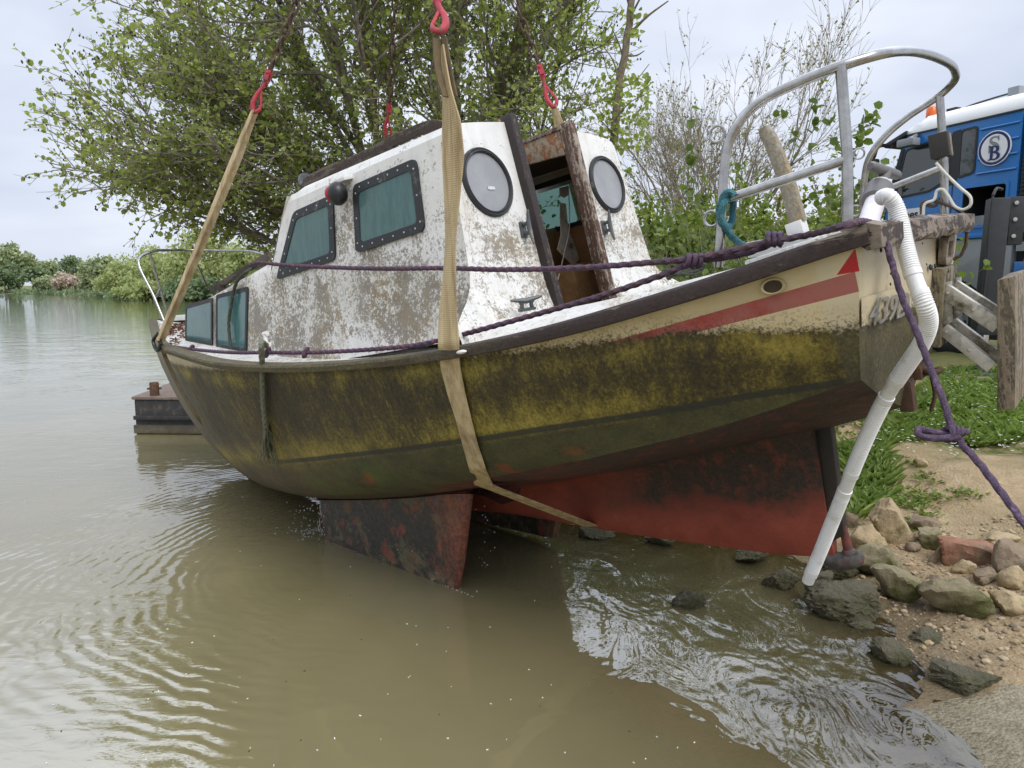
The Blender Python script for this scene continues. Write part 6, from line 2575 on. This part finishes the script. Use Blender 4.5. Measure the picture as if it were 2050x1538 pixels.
HP = np.array([at(1764, 396, Yt + .05)] + [at(px, py, Yt + f) for px, py, f in ((1777, 393, .02), (1791, 410, .02), (1801, 440, .01), (1814, 500, -.02), (1832, 562, -.06), (1852, 612, -.09), (1859, 645, -.07), (1848, 682, -.03), (1818, 728, .04), (1784, 778, .12), (1752, 838, .20), (1722, 905, .28), (1694, 975, .37), (1664, 1050, .47), (1640, 1110, .55), (1617, 1164, .62))])
n = 2000
Q = curve(HP, n)
s = np.r_[0, np.cumsum(np.linalg.norm(np.diff(Q, axis=0), axis=1))]
Q = np.stack([np.interp(np.linspace(0, s[-1], n), s, Q[:, i]) for i in range(3)], 1)
s = np.r_[0, np.cumsum(np.linalg.norm(np.diff(Q, axis=0), axis=1))]
pxy = []
def pix_y(p):
    dd = p - CAM
    c, s_ = math.cos(PITCH), math.sin(PITCH)
    return 769 - FPX * (dd[1] * s_ + dd[2] * c) / (dd[1] * c - dd[2] * s_)
py_ = np.array([pix_y(p) for p in Q])
rib = np.sin(2 * math.pi * s / .0075)
rad = .0262 + .0011 * np.sign(rib) * np.abs(rib) ** .5
for a0, a1 in ((548, 588), (762, 798), (948, 985), (1146, 1200)):
    mk = (py_ > a0) & (py_ < a1) & (s > .25)
    rad[mk] = .0245
    ed = (np.abs(py_ - a0) < 5) | (np.abs(py_ - a1) < 5)
    rad[ed & (s > .25)] = .0275
rad *= np.interp(s, [0, .12, .3, 9], [.9, .95, 1, 1.04])
b = MB()
b.tube(Q - pb0, rad, 16)
b.build('hose', M_HOSE, t, angle=60)

# ---------------------------------------------------------------- drips and specks
g = G('falling_water', .05)
g.color((.8, .82, .8))
g.b.inputs['Transmission Weight'].default_value = .6
g.b.inputs['IOR'].default_value = 1.33
M_DROP = g.mat
r = np.random.default_rng(14)
b = MB()
for k in range(90):
    px, py = (641 + r.normal(0, 3), r.uniform(1003, 1078)) if k < 45 else (r.normal(615, 20), r.uniform(1005, 1075))
    p = l2w(by(px, py, -.49 if k < 45 else -.55))
    if p[2] < 0.005:
        continue
    s_ = r.uniform(.0018, .0045)
    b.ball(p, (s_, s_, s_ * r.uniform(1.2, 5 if k < 45 else 1.6)), 6, 5)
for k in range(40):
    px, py = (920 + r.normal(0, 22), 1186 + r.normal(0, 8)) if k < 18 else (975 + r.normal(0, 8), r.uniform(1010, 1140))
    p = l2w(by(px, py, -.50 if k < 18 else -.3))
    p[2] = max(p[2], .004)
    s_ = r.uniform(.002, .005)
    b.ball(p, (s_, s_, s_), 6, 5)
for k in range(50):
    p = ground_at(r.normal(622, 26), r.normal(1066, 8), .003)
    b.ball(p, (r.uniform(.003, .010), r.uniform(.002, .006), .003), 6, 4)
o = b.build('dripping_water', M_DROP)
tag(o, 'water draining from the hull beside the near bilge keel', 'drips', kind='stuff')
b = MB()
for k in range(130):
    p = ground_at(r.uniform(40, 1500), r.uniform(950, 1536), .0015)
    if height([p[:2]])[0] > -.02:
        continue
    a = r.uniform(0, 6.3)
    l_, w_ = (r.uniform(.004, .010), r.uniform(.002, .004))
    b.box(p, (l_, w_, .002), ((math.cos(a), math.sin(a), 0), (-math.sin(a), math.cos(a), 0), (0, 0, 1)), 0 if k % 4 else 1)
o = b.build('floating_flecks_debris', [PETAL, simple('dark_fleck', (.06, .03, .02), .8, bump=0)], smooth=False)
tag(o, 'tiny pale petals and dark flecks floating on the water', 'debris', kind='stuff')

# ---------------------------------------------------------------- steel pontoon
b = MB()
g = G('rusty_deck', .85)
n1, n2 = g.noise(3, 7, .7), g.noise(18, 6, .7)
c = g.ramp(n2, [(.3, (.12, .085, .065)), (.7, (.26, .20, .165))])
g.color(g.mix(g.mr(n1, .55, .7, 0, .6), c, (.10, .055, .035)))
g.bump(n2, .4, .01)
M_PDECK = g.mat
g = G('tarred_steel', .6)
x, y, z = g.xyz()
n2 = g.noise(9, 6, .7)
c = g.ramp(n2, [(.3, (.014, .014, .015)), (.7, (.045, .043, .04))])
c = g.mix(g.mr(z, .14, .06), c, g.ramp(n2, [(.3, (.06, .05, .03)), (.7, (.15, .125, .08))]))
c = g.mix(g.mr(z, .20, .22), c, g.mix(g.mr(n2, .55, .65), c, (.10, .07, .05)))
g.color(c)
g.bump(n2, .5, .01)
M_PSIDE = g.mat
pc = ground_at(273, 868)
pl, pr_ = pc[:2], np.array([-1.9, 8.25])
dp = unit(np.array([*(pr_ - pl), 0]))
dn = np.array([-dp[1], dp[0], 0])
base = np.array([*pl, 0])
top_z = .435
t = empty('steel_pontoon', base, 'black sided steel pontoon moored behind the bow', 'pontoon')
b = MB()
A0 = np.array([0, 0, 0.])
L_, D_ = np.linalg.norm(pr_ - pl), 1.55
dn2 = np.array([-.12, 1, 0])
corner = [A0, dp * L_, dp * L_ + dn2 * D_, dn2 * D_]
b.prism([c + [0, 0, -.4] for c in corner], (0, 0, top_z + .4 - .03))
b.build('pontoon_hull', M_PSIDE, t, bevel=.015)
b = MB()
b.prism([corner[0] + [-.02, -.02, top_z - .028], corner[1] + [0.02, -.02, top_z - .028], corner[2] + [.02, .02, top_z - .028], corner[3] + [-.02, .02, top_z - .028]], (0, 0, .035))
b.build('deck_plate', M_PDECK, t, bevel=.008)
b = MB()
b.beam(A0 + [0, -.03, top_z - .24], dp * L_ + [0, -.03, top_z - .24], .04, .05)
b.beam(A0 + [0, -.03, .06], dp * L_ + [0, -.03, .06], .05, .10)
b.build('rubbing_bar', M_PSIDE, t, bevel=.01)
bp_ = ground_at(310, 793, top_z) - base
b = MB()
b.tube([bp_, bp_ + [0, 0, .155], bp_ + [0, 0, .165]], [.052, .052, .045], 16)
b.tube([bp_ + [-.075, -.02, .09], bp_ + [.075, .02, .09]], .012, 8)
b.build('bollard', M_RUST, t, angle=50)

# ================================================================ the crane lorry on the bank
TA = np.array([6.14, 11.5, 0.0])
EF, EL = np.array([-.36, .933, 0]), np.array([-.933, -.36, 0])
def T3(s, w, z):
    """s metres back from the cab's corner, w metres in from its near side, z height"""
    return TA - EF * s - EL * w + np.array([0, 0, z])
def glossy(name, c, rough=.25, dirt=(.2, .18, .15), da=.1, metal=0):
    g = G(name, rough, metal)
    n = g.noise(3, 6, .6)
    x, y, z = g.xyz()
    n2 = g.noise(1.0, 6, .7, 0, g.sc((9, 9, 2.2)))
    film = g.m('MULTIPLY', g.mr(n2, .35, .75, .05, .55), g.mr(z, 3.0, .6, .10, .8))
    g.color(g.mix(film, g.mix(g.mr(n, .68 - .2 * da, .8, 0, .5), c, dirt), (.24, .22, .18)))
    g.rough(g.mr(n, .3, .7, rough * .8, rough * 1.5))
    g.b.inputs['Coat Weight'].default_value = .4
    return g.mat
M_BLUE = glossy('lorry_blue', (.014, .17, .50), .28)
M_WHITE = glossy('lorry_white', (.80, .80, .79), .3)
M_GREYP = glossy('lorry_grey_plastic', (.24, .26, .28), .5)
M_DARKP = simple('dark_plastic', (.022, .023, .025), .5, scale=15, bump=.1)
M_TYRE = simple('tyre_rubber', (.022, .022, .022), .8, scale=40, bump=.3, dirt=(.09, .08, .065), dirt_amt=.25)
M_NAVY = simple('navy_print', (.016, .022, .12), .4, scale=5, bump=0, var=.05)
M_SGREY = simple('silver_print', (.22, .24, .24), .4, scale=5, bump=0, var=.05)
M_WPRINT = simple('white_print', (.78, .78, .80), .4, scale=5, bump=0, var=.03)
g = G('dark_cab_glass', .04)
g.color((.018, .026, .026))
g.b.inputs['IOR'].default_value = 1.55
g.b.inputs['Specular IOR Level'].default_value = .9
M_CABGLASS = g.mat
M_AMBER = simple('amber_lens', (.70, .13, .01), .2, scale=8, var=.15, bump=0)

org = T3(.7, 1.2, .72)
lorry = empty('crane_lorry', org, 'blue and white crane lorry standing on the bank behind the stern', 'lorry')
TL = lambda s, w, z: T3(s, w, z) - org
FRONT = [(-.36, 2.42), (-.38, 2.75), (-.33, 3.05), (-.16, 3.62), (-.02, 4.06)]
Wd_ = 2.42
def fs(z): return np.interp(z, [p[1] for p in FRONT], [p[0] for p in FRONT])
b = MB()
sb_ = [None, .98, 1.60, 1.74]
zb_ = [2.42, 2.58, 3.13, 3.60, 4.06]
for i in range(4):
    for j in range(3):
        if i == 1 and j == 1:
            continue
        z0, z1 = zb_[i], zb_[i + 1]
        a0 = fs(z0) if j == 0 else sb_[j]
        a1 = fs(z1) if j == 0 else sb_[j]
        if i == 3 and j >= 1:                           # pressed ribs in the sleeper panel
            pass
        b.add([TL(a0, 0, z0), TL(sb_[j + 1], 0, z0), TL(sb_[j + 1], 0, z1), TL(a1, 0, z1)], [(3, 2, 1, 0)])
rows = [[TL(s_, w_, z_) for w_ in (0, .25, 1.2, 2.2, Wd_)] for s_, z_ in FRONT]
for rr in rows:
    for k in (1, 2, 3):
        rr[k] = rr[k] + EF * .06
b.grid(np.array(rows), flip=True)
b.add([TL(1.74, 0, 2.42), TL(1.74, Wd_, 2.42), TL(1.74, Wd_, 4.06), TL(1.74, 0, 4.06)], [(0, 1, 2, 3)])
b.add([TL(-.36, Wd_, 2.42), TL(1.74, Wd_, 2.42), TL(1.74, Wd_, 4.06), TL(-.02, Wd_, 4.06)], [(0, 1, 2, 3)])
for z0 in (3.30, 3.50, 3.70, 3.90):                    # pressed ribs
    pts = [TL(s_, -.010 * math.sin(math.pi * (s_ - 1.16) / .56) ** .3 if 1.16 < s_ < 1.72 else 0, z0) for s_ in np.linspace(1.165, 1.715, 10)]
    b.tube(pts, .016, 8)
b.build('cab', M_BLUE, lorry, angle=30)
b = MB()                                                # roof
rows = []
for s_ in np.linspace(0, 1, 14):
    S = -.03 + 1.80 * s_
    zz = 4.07 + .26 * min(1, (s_ * 5)) ** .6
    rows.append([TL(S - .02 * (1 - s_), w_, zk) for w_, zk in ((-.012, 4.062), (-.012, 4.10), (.02, min(zz, 4.21)), (.10, min(zz, 4.29)), (.5, zz + .03), (1.2, zz + .05), (1.9, zz + .03), (2.3, min(zz, 4.25)), (Wd_ + .01, 4.12), (Wd_ + .01, 4.062))])
b.grid(np.array(rows), flip=True)
b.add(np.array(rows[0]), [tuple(range(10))])
b.add(np.array(rows[-1]), [tuple(range(10))])
b.build('roof', M_WHITE, lorry, angle=40)
b = MB()
b.beam(TL(0.0, -.006, 4.052), TL(1.74, -.006, 4.052), .03, .022)
b.build('roof_gutter', M_DARKP, lorry)
b = MB()                                                # open side locker
for q in ([(.98, 0, 2.58), (1.60, 0, 2.58), (1.60, .7, 2.58), (.98, .7, 2.58)], [(.98, 0, 3.13), (1.60, 0, 3.13), (1.60, .7, 3.13), (.98, .7, 3.13)], [(.98, .7, 2.58), (1.60, .7, 2.58), (1.60, .7, 3.13), (.98, .7, 3.13)], [(.98, 0, 2.58), (.98, .7, 2.58), (.98, .7, 3.13), (.98, 0, 3.13)], [(1.60, 0, 2.58), (1.60, .7, 2.58), (1.60, .7, 3.13), (1.60, 0, 3.13)]):
    b.add([TL(*p) for p in q], [(0, 1, 2, 3)])
b.box(TL(1.35, .25, 2.66), (.5, .3, .14), (EF, EL, (0, 0, 1)), 1)
b.build('side_locker', [M_DARKP, M_GREYP], lorry, smooth=False)
b = MB()
rq = rounded([(.94, 2.55), (1.64, 2.55), (1.64, 3.17), (.94, 3.17)], .07)
ri = rounded([(.98, 2.59), (1.60, 2.59), (1.60, 3.12), (.98, 3.12)], .05)
b.ring([TL(p[0], -.002, p[1]) for p in rq], [TL(p[0], -.002, p[1]) for p in ri], EL * .012)
b.build('locker_surround', M_BLUE, lorry)
def cab_window(quad, name, parent=lorry):
    b = MB()
    o_, i_ = rounded(quad, .06), rounded(inset(quad, .03), .05)
    b.ring([TL(p[0], -.002, p[1]) for p in o_], [TL(p[0], -.002, p[1]) for p in i_], EL * .010)
    w = b.build(name, M_DARKP, parent)
    b = MB()
    b.add([TL(p[0], -.004, p[1]) for p in i_], [tuple(range(len(i_)))[::-1]])
    b.build('pane', M_CABGLASS, w, smooth=False)
cab_window([(-.20, 3.10), (.42, 3.14), (.74, 3.28), (.74, 3.94), (-.05, 3.84)], 'door_window')
cab_window([(.86, 3.27), (1.13, 3.32), (1.13, 3.97), (.86, 3.96)], 'quarter_window')
b = MB()
b.prism([TL(.74, -.003, 3.2), TL(.86, -.003, 3.2), TL(.86, -.003, 3.97), TL(.74, -.003, 3.95)], EL * .006)
b.build('window_pillar', M_DARKP, lorry)
b = MB()
b.prism([TL(-.33, -.004, 3.08), TL(-.22, -.004, 3.08), TL(-.06, -.004, 3.86), TL(-.12, -.004, 3.86)], EL * .010)
b.build('window_pillar', M_DARKP, lorry)
b = MB()
b.tube([TL(.80, -.004, 2.45), TL(.80, -.004, 3.2)], .007, 6)
b.build('door_seam', M_DARKP, lorry)
b = MB()
b.box(TL(.68, -.025, 3.02), (.14, .03, .05), (EF, EL, (0, 0, 1)))
b.build('door_handle', M_DARKP, lorry, bevel=.008)
rows = [[TL(fs(z_) - .075, w_, z_) for w_ in (.12, 1.2, 2.3)] for z_ in (3.1, 3.5, 3.98)]
b = MB()
b.grid(np.array(rows), flip=True)
b.build('windscreen', M_CABGLASS, lorry, smooth=False)
b = MB()                                                # sun visor and mirrors
b.prism([TL(-.02, -.05, 4.05), TL(-.40, -.05, 3.92), TL(-.42, -.05, 3.98), TL(-.02, -.05, 4.12)], -EL * 2.5)
b.build('sun_visor', M_DARKP, lorry, bevel=.01)
b = MB()
b.box(TL(-.46, -.22, 3.45), (.10, .22, .62), (EF, EL, (0, 0, 1)))
b.tube(curve([TL(-.2, 0, 3.9), TL(-.42, -.15, 3.95), TL(-.46, -.2, 3.76)], 8), .018, 8)
b.tube(curve([TL(-.25, 0, 3.15), TL(-.42, -.15, 3.12), TL(-.46, -.2, 3.16)], 8), .018, 8)
b.build('door_mirror', M_DARKP, lorry, bevel=.03)
b = MB()
b.box(TL(.14, -.17, 3.90), (.30, .16, .12), (EF, EL, (0, 0, 1)))
b.tube([TL(.16, 0, 4.03), TL(.14, -.16, 3.95)], .02, 8)
b.build('kerb_mirror', M_GREYP, lorry, bevel=.03)
# badge with the letters S and B
bc = TL(1.40, -.030, 3.61)
a = np.linspace(0, 2 * math.pi, 49)[:-1]
disc = lambda r_, o: bc + EL * o + np.outer(np.cos(a) * r_, -EF) + np.outer(np.sin(a) * r_, [0, 0, 1.0])
b = MB()
b.grid(np.array([disc(.232, -.02), disc(.232, 0), disc(.222, .002)]), True, 0)
b.grid(np.array([disc(.222, .002), disc(.186, .002)]), True, 1)
b.add(disc(.186, .002), [tuple(range(48))], 0)
badge = b.build('round_badge', [M_WPRINT, M_NAVY], lorry, angle=60)


def flat_strokes(b, strokes, o, th):
    """letters drawn as flat outlines on the badge plane: lists of (u, v) polygons"""
    for poly in strokes:
        b.prism([bc + EL * o - EF * u + np.array([0, 0, 1.0]) * v for u, v in poly], EL * th)


def band(path, w):
    """a pen stroke of varying width along a 2D path"""
    path = np.array(path, float)
    T = np.gradient(path, axis=0)
    T /= np.linalg.norm(T, axis=1)[:, None]
    N = np.stack([-T[:, 1], T[:, 0]], 1)
    w = np.asarray(w)[:, None]
    L, R = path + N * w, path - N * w
    return [[tuple(L[i]), tuple(L[i + 1]), tuple(R[i + 1]), tuple(R[i])] for i in range(len(path) - 1)]


b = MB()
sp_ = curve([(.055, .108), (.045, .140), (.0, .152), (-.048, .135), (-.055, .10), (-.02, .070), (.03, .045), (.058, .010), (.045, -.035), (.0, -.05), (-.05, -.035), (-.066, .005)], 30)
flat_strokes(b, band(sp_, np.interp(np.arange(30), [0, 6, 14, 22, 29], [.006, .010, .024, .012, .007])), .004, .004)
flat_strokes(b, [[(.048, .16), (.062, .16), (.064, .095), (.050, .095)], [(-.074, .05), (-.058, .05), (-.058, -.055), (-.074, -.055)]], .004, .004)
b.build('letter_s', M_SGREY, badge, smooth=False)
b = MB()
flat_strokes(b, [[(-.045, -.155), (-.008, -.155), (-.008, .03), (-.045, .03)], [(-.072, -.155), (.02, -.155), (.02, -.142), (-.072, -.142)], [(-.072, .018), (.02, .018), (.02, .031), (-.072, .031)]], .009, .004)
for cy, ry, rx_ in ((-.016, .040, .058), (-.106, .048, .074)):
    aa = np.linspace(math.pi / 2, -math.pi / 2, 14)
    flat_strokes(b, band(np.stack([.0 + rx_ * np.cos(aa), cy + ry * np.sin(aa)], 1), .007 + .014 * np.cos(aa) ** 2), .009, .004)
b.build('letter_b', M_NAVY, badge, smooth=False)
# white name strip low on the door
b = MB()
b.prism([TL(-.28, -.004, 2.74), TL(.30, -.004, 2.74), TL(.30, -.004, 2.93), TL(-.28, -.004, 2.93)], EL * .006)
strip = b.build('name_strip', M_WPRINT, lorry)
text_obj('strip_lettering', 'mes', .17, simple('black_print', (.02, .02, .022), .4, bump=0), TL(.13, -.014, 2.835), -EF, (0, 0, 1), strip, 0, .001, .004)
# beacon, roof box, cable
b = MB()
p = TL(.10, .32, 4.26)
b.tube([p, p + [0, 0, .035], p + [0, 0, .06]], [.085, .085, .07], 16)
bea = b.build('beacon', M_DARKP, lorry)
b = MB()
b.tube([p + [0, 0, .06], p + [0, 0, .19], p + [0, 0, .215]], [.078, .075, .055], 16)
b.build('amber_lens', M_AMBER, bea, angle=50)
b = MB()
p = TL(1.30, .45, 4.30)
b.box(p + [0, 0, .10], (.16, .12, .17), (EF, EL, (0, 0, 1)))
b.build('roof_box', M_GREYP, lorry, bevel=.01)
b = MB()
b.tube(curve([TL(.45, .4, 4.30), TL(.6, .4, 4.36), TL(.95, .42, 4.40), TL(1.25, .45, 4.42)], 12), .014, 6)
b.box(TL(.42, .38, 4.33), (.16, .1, .12), (EF, EL, (0, 0, 1)))
b.build('roof_cable', M_DARKP, lorry)
# lower cab: grey steps, wing and wheel
b = MB()
wz, wr = 1.22, .62
arch = [(s_, z_) for s_, z_ in [(-.40, 1.35), (.20, 1.35)]]
aa = np.linspace(math.pi * .97, math.pi * .03, 16)
arch = [(-.42, 1.30), (.22, 1.30)] + [(.88 + wr * math.cos(x_), wz + wr * math.sin(x_)) for x_ in aa] + [(1.56, 1.30), (1.74, 1.45), (1.74, 2.40), (-.36, 2.40)]
b.prism([TL(s_, 0.005, z_) for s_, z_ in arch], -EL * .12)
b.build('cab_skirt', M_GREYP, lorry, bevel=.012)
b = MB()
b.beam(TL(-.36, -.008, 2.44), TL(1.74, -.008, 2.44), .03, .06)
b.build('sill_trim', M_BLUE, lorry, bevel=.008)
b = MB()
aa = np.linspace(math.pi * .95, math.pi * .02, 18)
b.grid(np.array([[TL(.88 + (wr - .01) * math.cos(x_), w_, wz + (wr - .01) * math.sin(x_)) for w_ in (.0, .45)] for x_ in aa]))
b.prism([TL(-.30, .13, .98), TL(3.9, .13, .98), TL(3.9, .13, 2.38), TL(-.3, .13, 2.38)], -EL * .03)
b.build('wheel_arch', M_DARKP, lorry)
def wheel(s0):
    c = TL(s0, .04, 1.22)
    b = MB()
    prof = [(.30, .0), (.33, -.03), (.44, -.035), (.49, -.015), (.505, .03), (.505, .24), (.49, .28)]
    a = np.linspace(0, 2 * math.pi, 41)[:-1]
    R = [c - EL * o + np.outer(np.cos(a) * r_, -EF) + np.outer(np.sin(a) * r_, [0, 0, 1.0]) for r_, o in prof]
    b.grid(np.array(R), True)
    w = b.build('wheel', M_TYRE, lorry, angle=45)
    b = MB()
    prof = [(.31, .0), (.29, -.01), (.27, .03), (.19, .05), (.16, -.02), (.10, -.05), (.0001, -.055)]
    R = [c - EL * o + np.outer(np.cos(a) * r_, -EF) + np.outer(np.sin(a) * r_, [0, 0, 1.0]) for r_, o in prof]
    b.grid(np.array(R), True)
    for k in range(10):
        an = k * math.pi / 5
        q = c + EL * -.035 - EF * .225 * math.cos(an) + np.array([0, 0, .225 * math.sin(an)])
        b.ball(q, (.026, .026, .026), 8, 5, 1)
    b.build('rim', [M_GREYP, M_DARKP], w, angle=45)
wheel(.88)
# behind the cab: louvred panel, exhaust and chassis
b = MB()
b.prism([TL(1.78, .01, 2.3), TL(2.15, .01, 2.3), TL(2.15, .01, 4.05), TL(1.78, .01, 4.05)], -EL * 2.2)
for zz in np.arange(2.4, 4.0, .055):
    b.beam(TL(1.79, -.004, zz), TL(2.14, -.004, zz), .02, .022)
b.build('air_intake_panel', M_DARKP, lorry)
b = MB()
b.tube([TL(1.85, .35, 2.02), TL(3.4, .35, 2.02)], .26, 20)
b.prism([TL(1.80, .0, 2.20), TL(3.6, .0, 2.20), TL(3.6, .0, 2.32), TL(1.80, .0, 2.32)], -EL * .8)
b.build('fuel_tank', M_GREYP, lorry, angle=50)
b = MB()
b.prism([TL(1.80, -.01, 1.86), TL(2.6, -.01, 1.86), TL(2.6, -.01, 2.06), TL(1.80, -.01, 2.06)], -EL * .06)
b.build('side_guard', M_BLUE, lorry, bevel=.01)
# stabiliser leg, swung out towards the water
LT, LB_ = at(2004, 396, 8.2), at(1984, 640, 8.2)
foot = at(1962, 742, 8.2)
ax_ = unit(LT - foot)
gz = height([foot[:2]])[0]
LEGX = unit(np.array([.9, -.3, 0]))
LEGY = np.cross([0, 0, 1.0], LEGX)
b = MB()
c0, c1 = at(1999, 398, 8.2), at(1984, 668, 8.2)
c1[0] = c0[0] - .03
b.beam(c1 - org, c0 - org, .20, .20, up=LEGX)
leg = b.build('stabiliser_leg', M_DARKP, lorry, bevel=.015)
b = MB()
b.beam(c1 - org + [0, 0, -.01], c1 - org + [0, 0, .16], .23, .23, up=LEGX)
hk_ = c0 + LEGX * .17 - org
b.box(hk_ + [0, 0, -.25], (.14, .16, .52), (LEGX, LEGY, (0, 0, 1)))
for dz in (-.06, -.24, -.42):
    b.tube([hk_ + LEGX * -.02 - LEGY * .10 + [0, 0, dz], hk_ + LEGX * -.02 + [0, 0, dz]], .03, 6, mi=1)
b.beam(hk_ + [0, 0, -.25], TL(3.2, .3, 1.65) * .6 + (hk_ + [0, 0, -.25]) * .4, .16, .2)
b.tube(curve([c0 - org + [-.13, -.1, .02], c0 - org + [-.14, -.1, -.3], c0 - org + [-.13, -.1, -.9], c0 - org + [-.17, -.1, -1.4], c1 - org + [-.15, -.1, .05]], 20), .012, 6)
b.tube(curve([c0 - org + [-.13, -.1, .02], c0 - org + [-.08, -.08, .10], c0 - org + [.0, -.05, .09]], 8), .018, 6)
b.build('leg_bracket', [M_DARKP, M_RIVET], leg, bevel=.006)
fz = c1.copy()
fz[2] = height([fz[:2]])[0]
b = MB()
b.tube([c1 - org + [0, 0, .02], fz - org + [0, 0, .10]], .055, 14)
b.build('piston_rod', simple('chrome_rod', (.62, .64, .66), .15, 1.0, .1, 6, 0), leg, angle=50)
b = MB()
b.tube([fz - org + [0, 0, .12], fz - org + [0, 0, .06], fz - org + [0, 0, .05], fz - org + [0, 0, .02]], [.07, .08, .17, .18], 18)
b.build('foot_plate', M_GALV, leg, angle=40)
b = MB()
b.prism([fz + np.array(v) for v in ((-.42, -.22, -.05), (.35, -.30, -.05), (.45, .25, -.05), (-.35, .30, -.05))], (0, 0, .07))
o = b.build('packing_board', M_OLDWOOD, bevel=.01)
tag(o, 'grey timber board lying on the ground under the stabiliser foot', 'board')
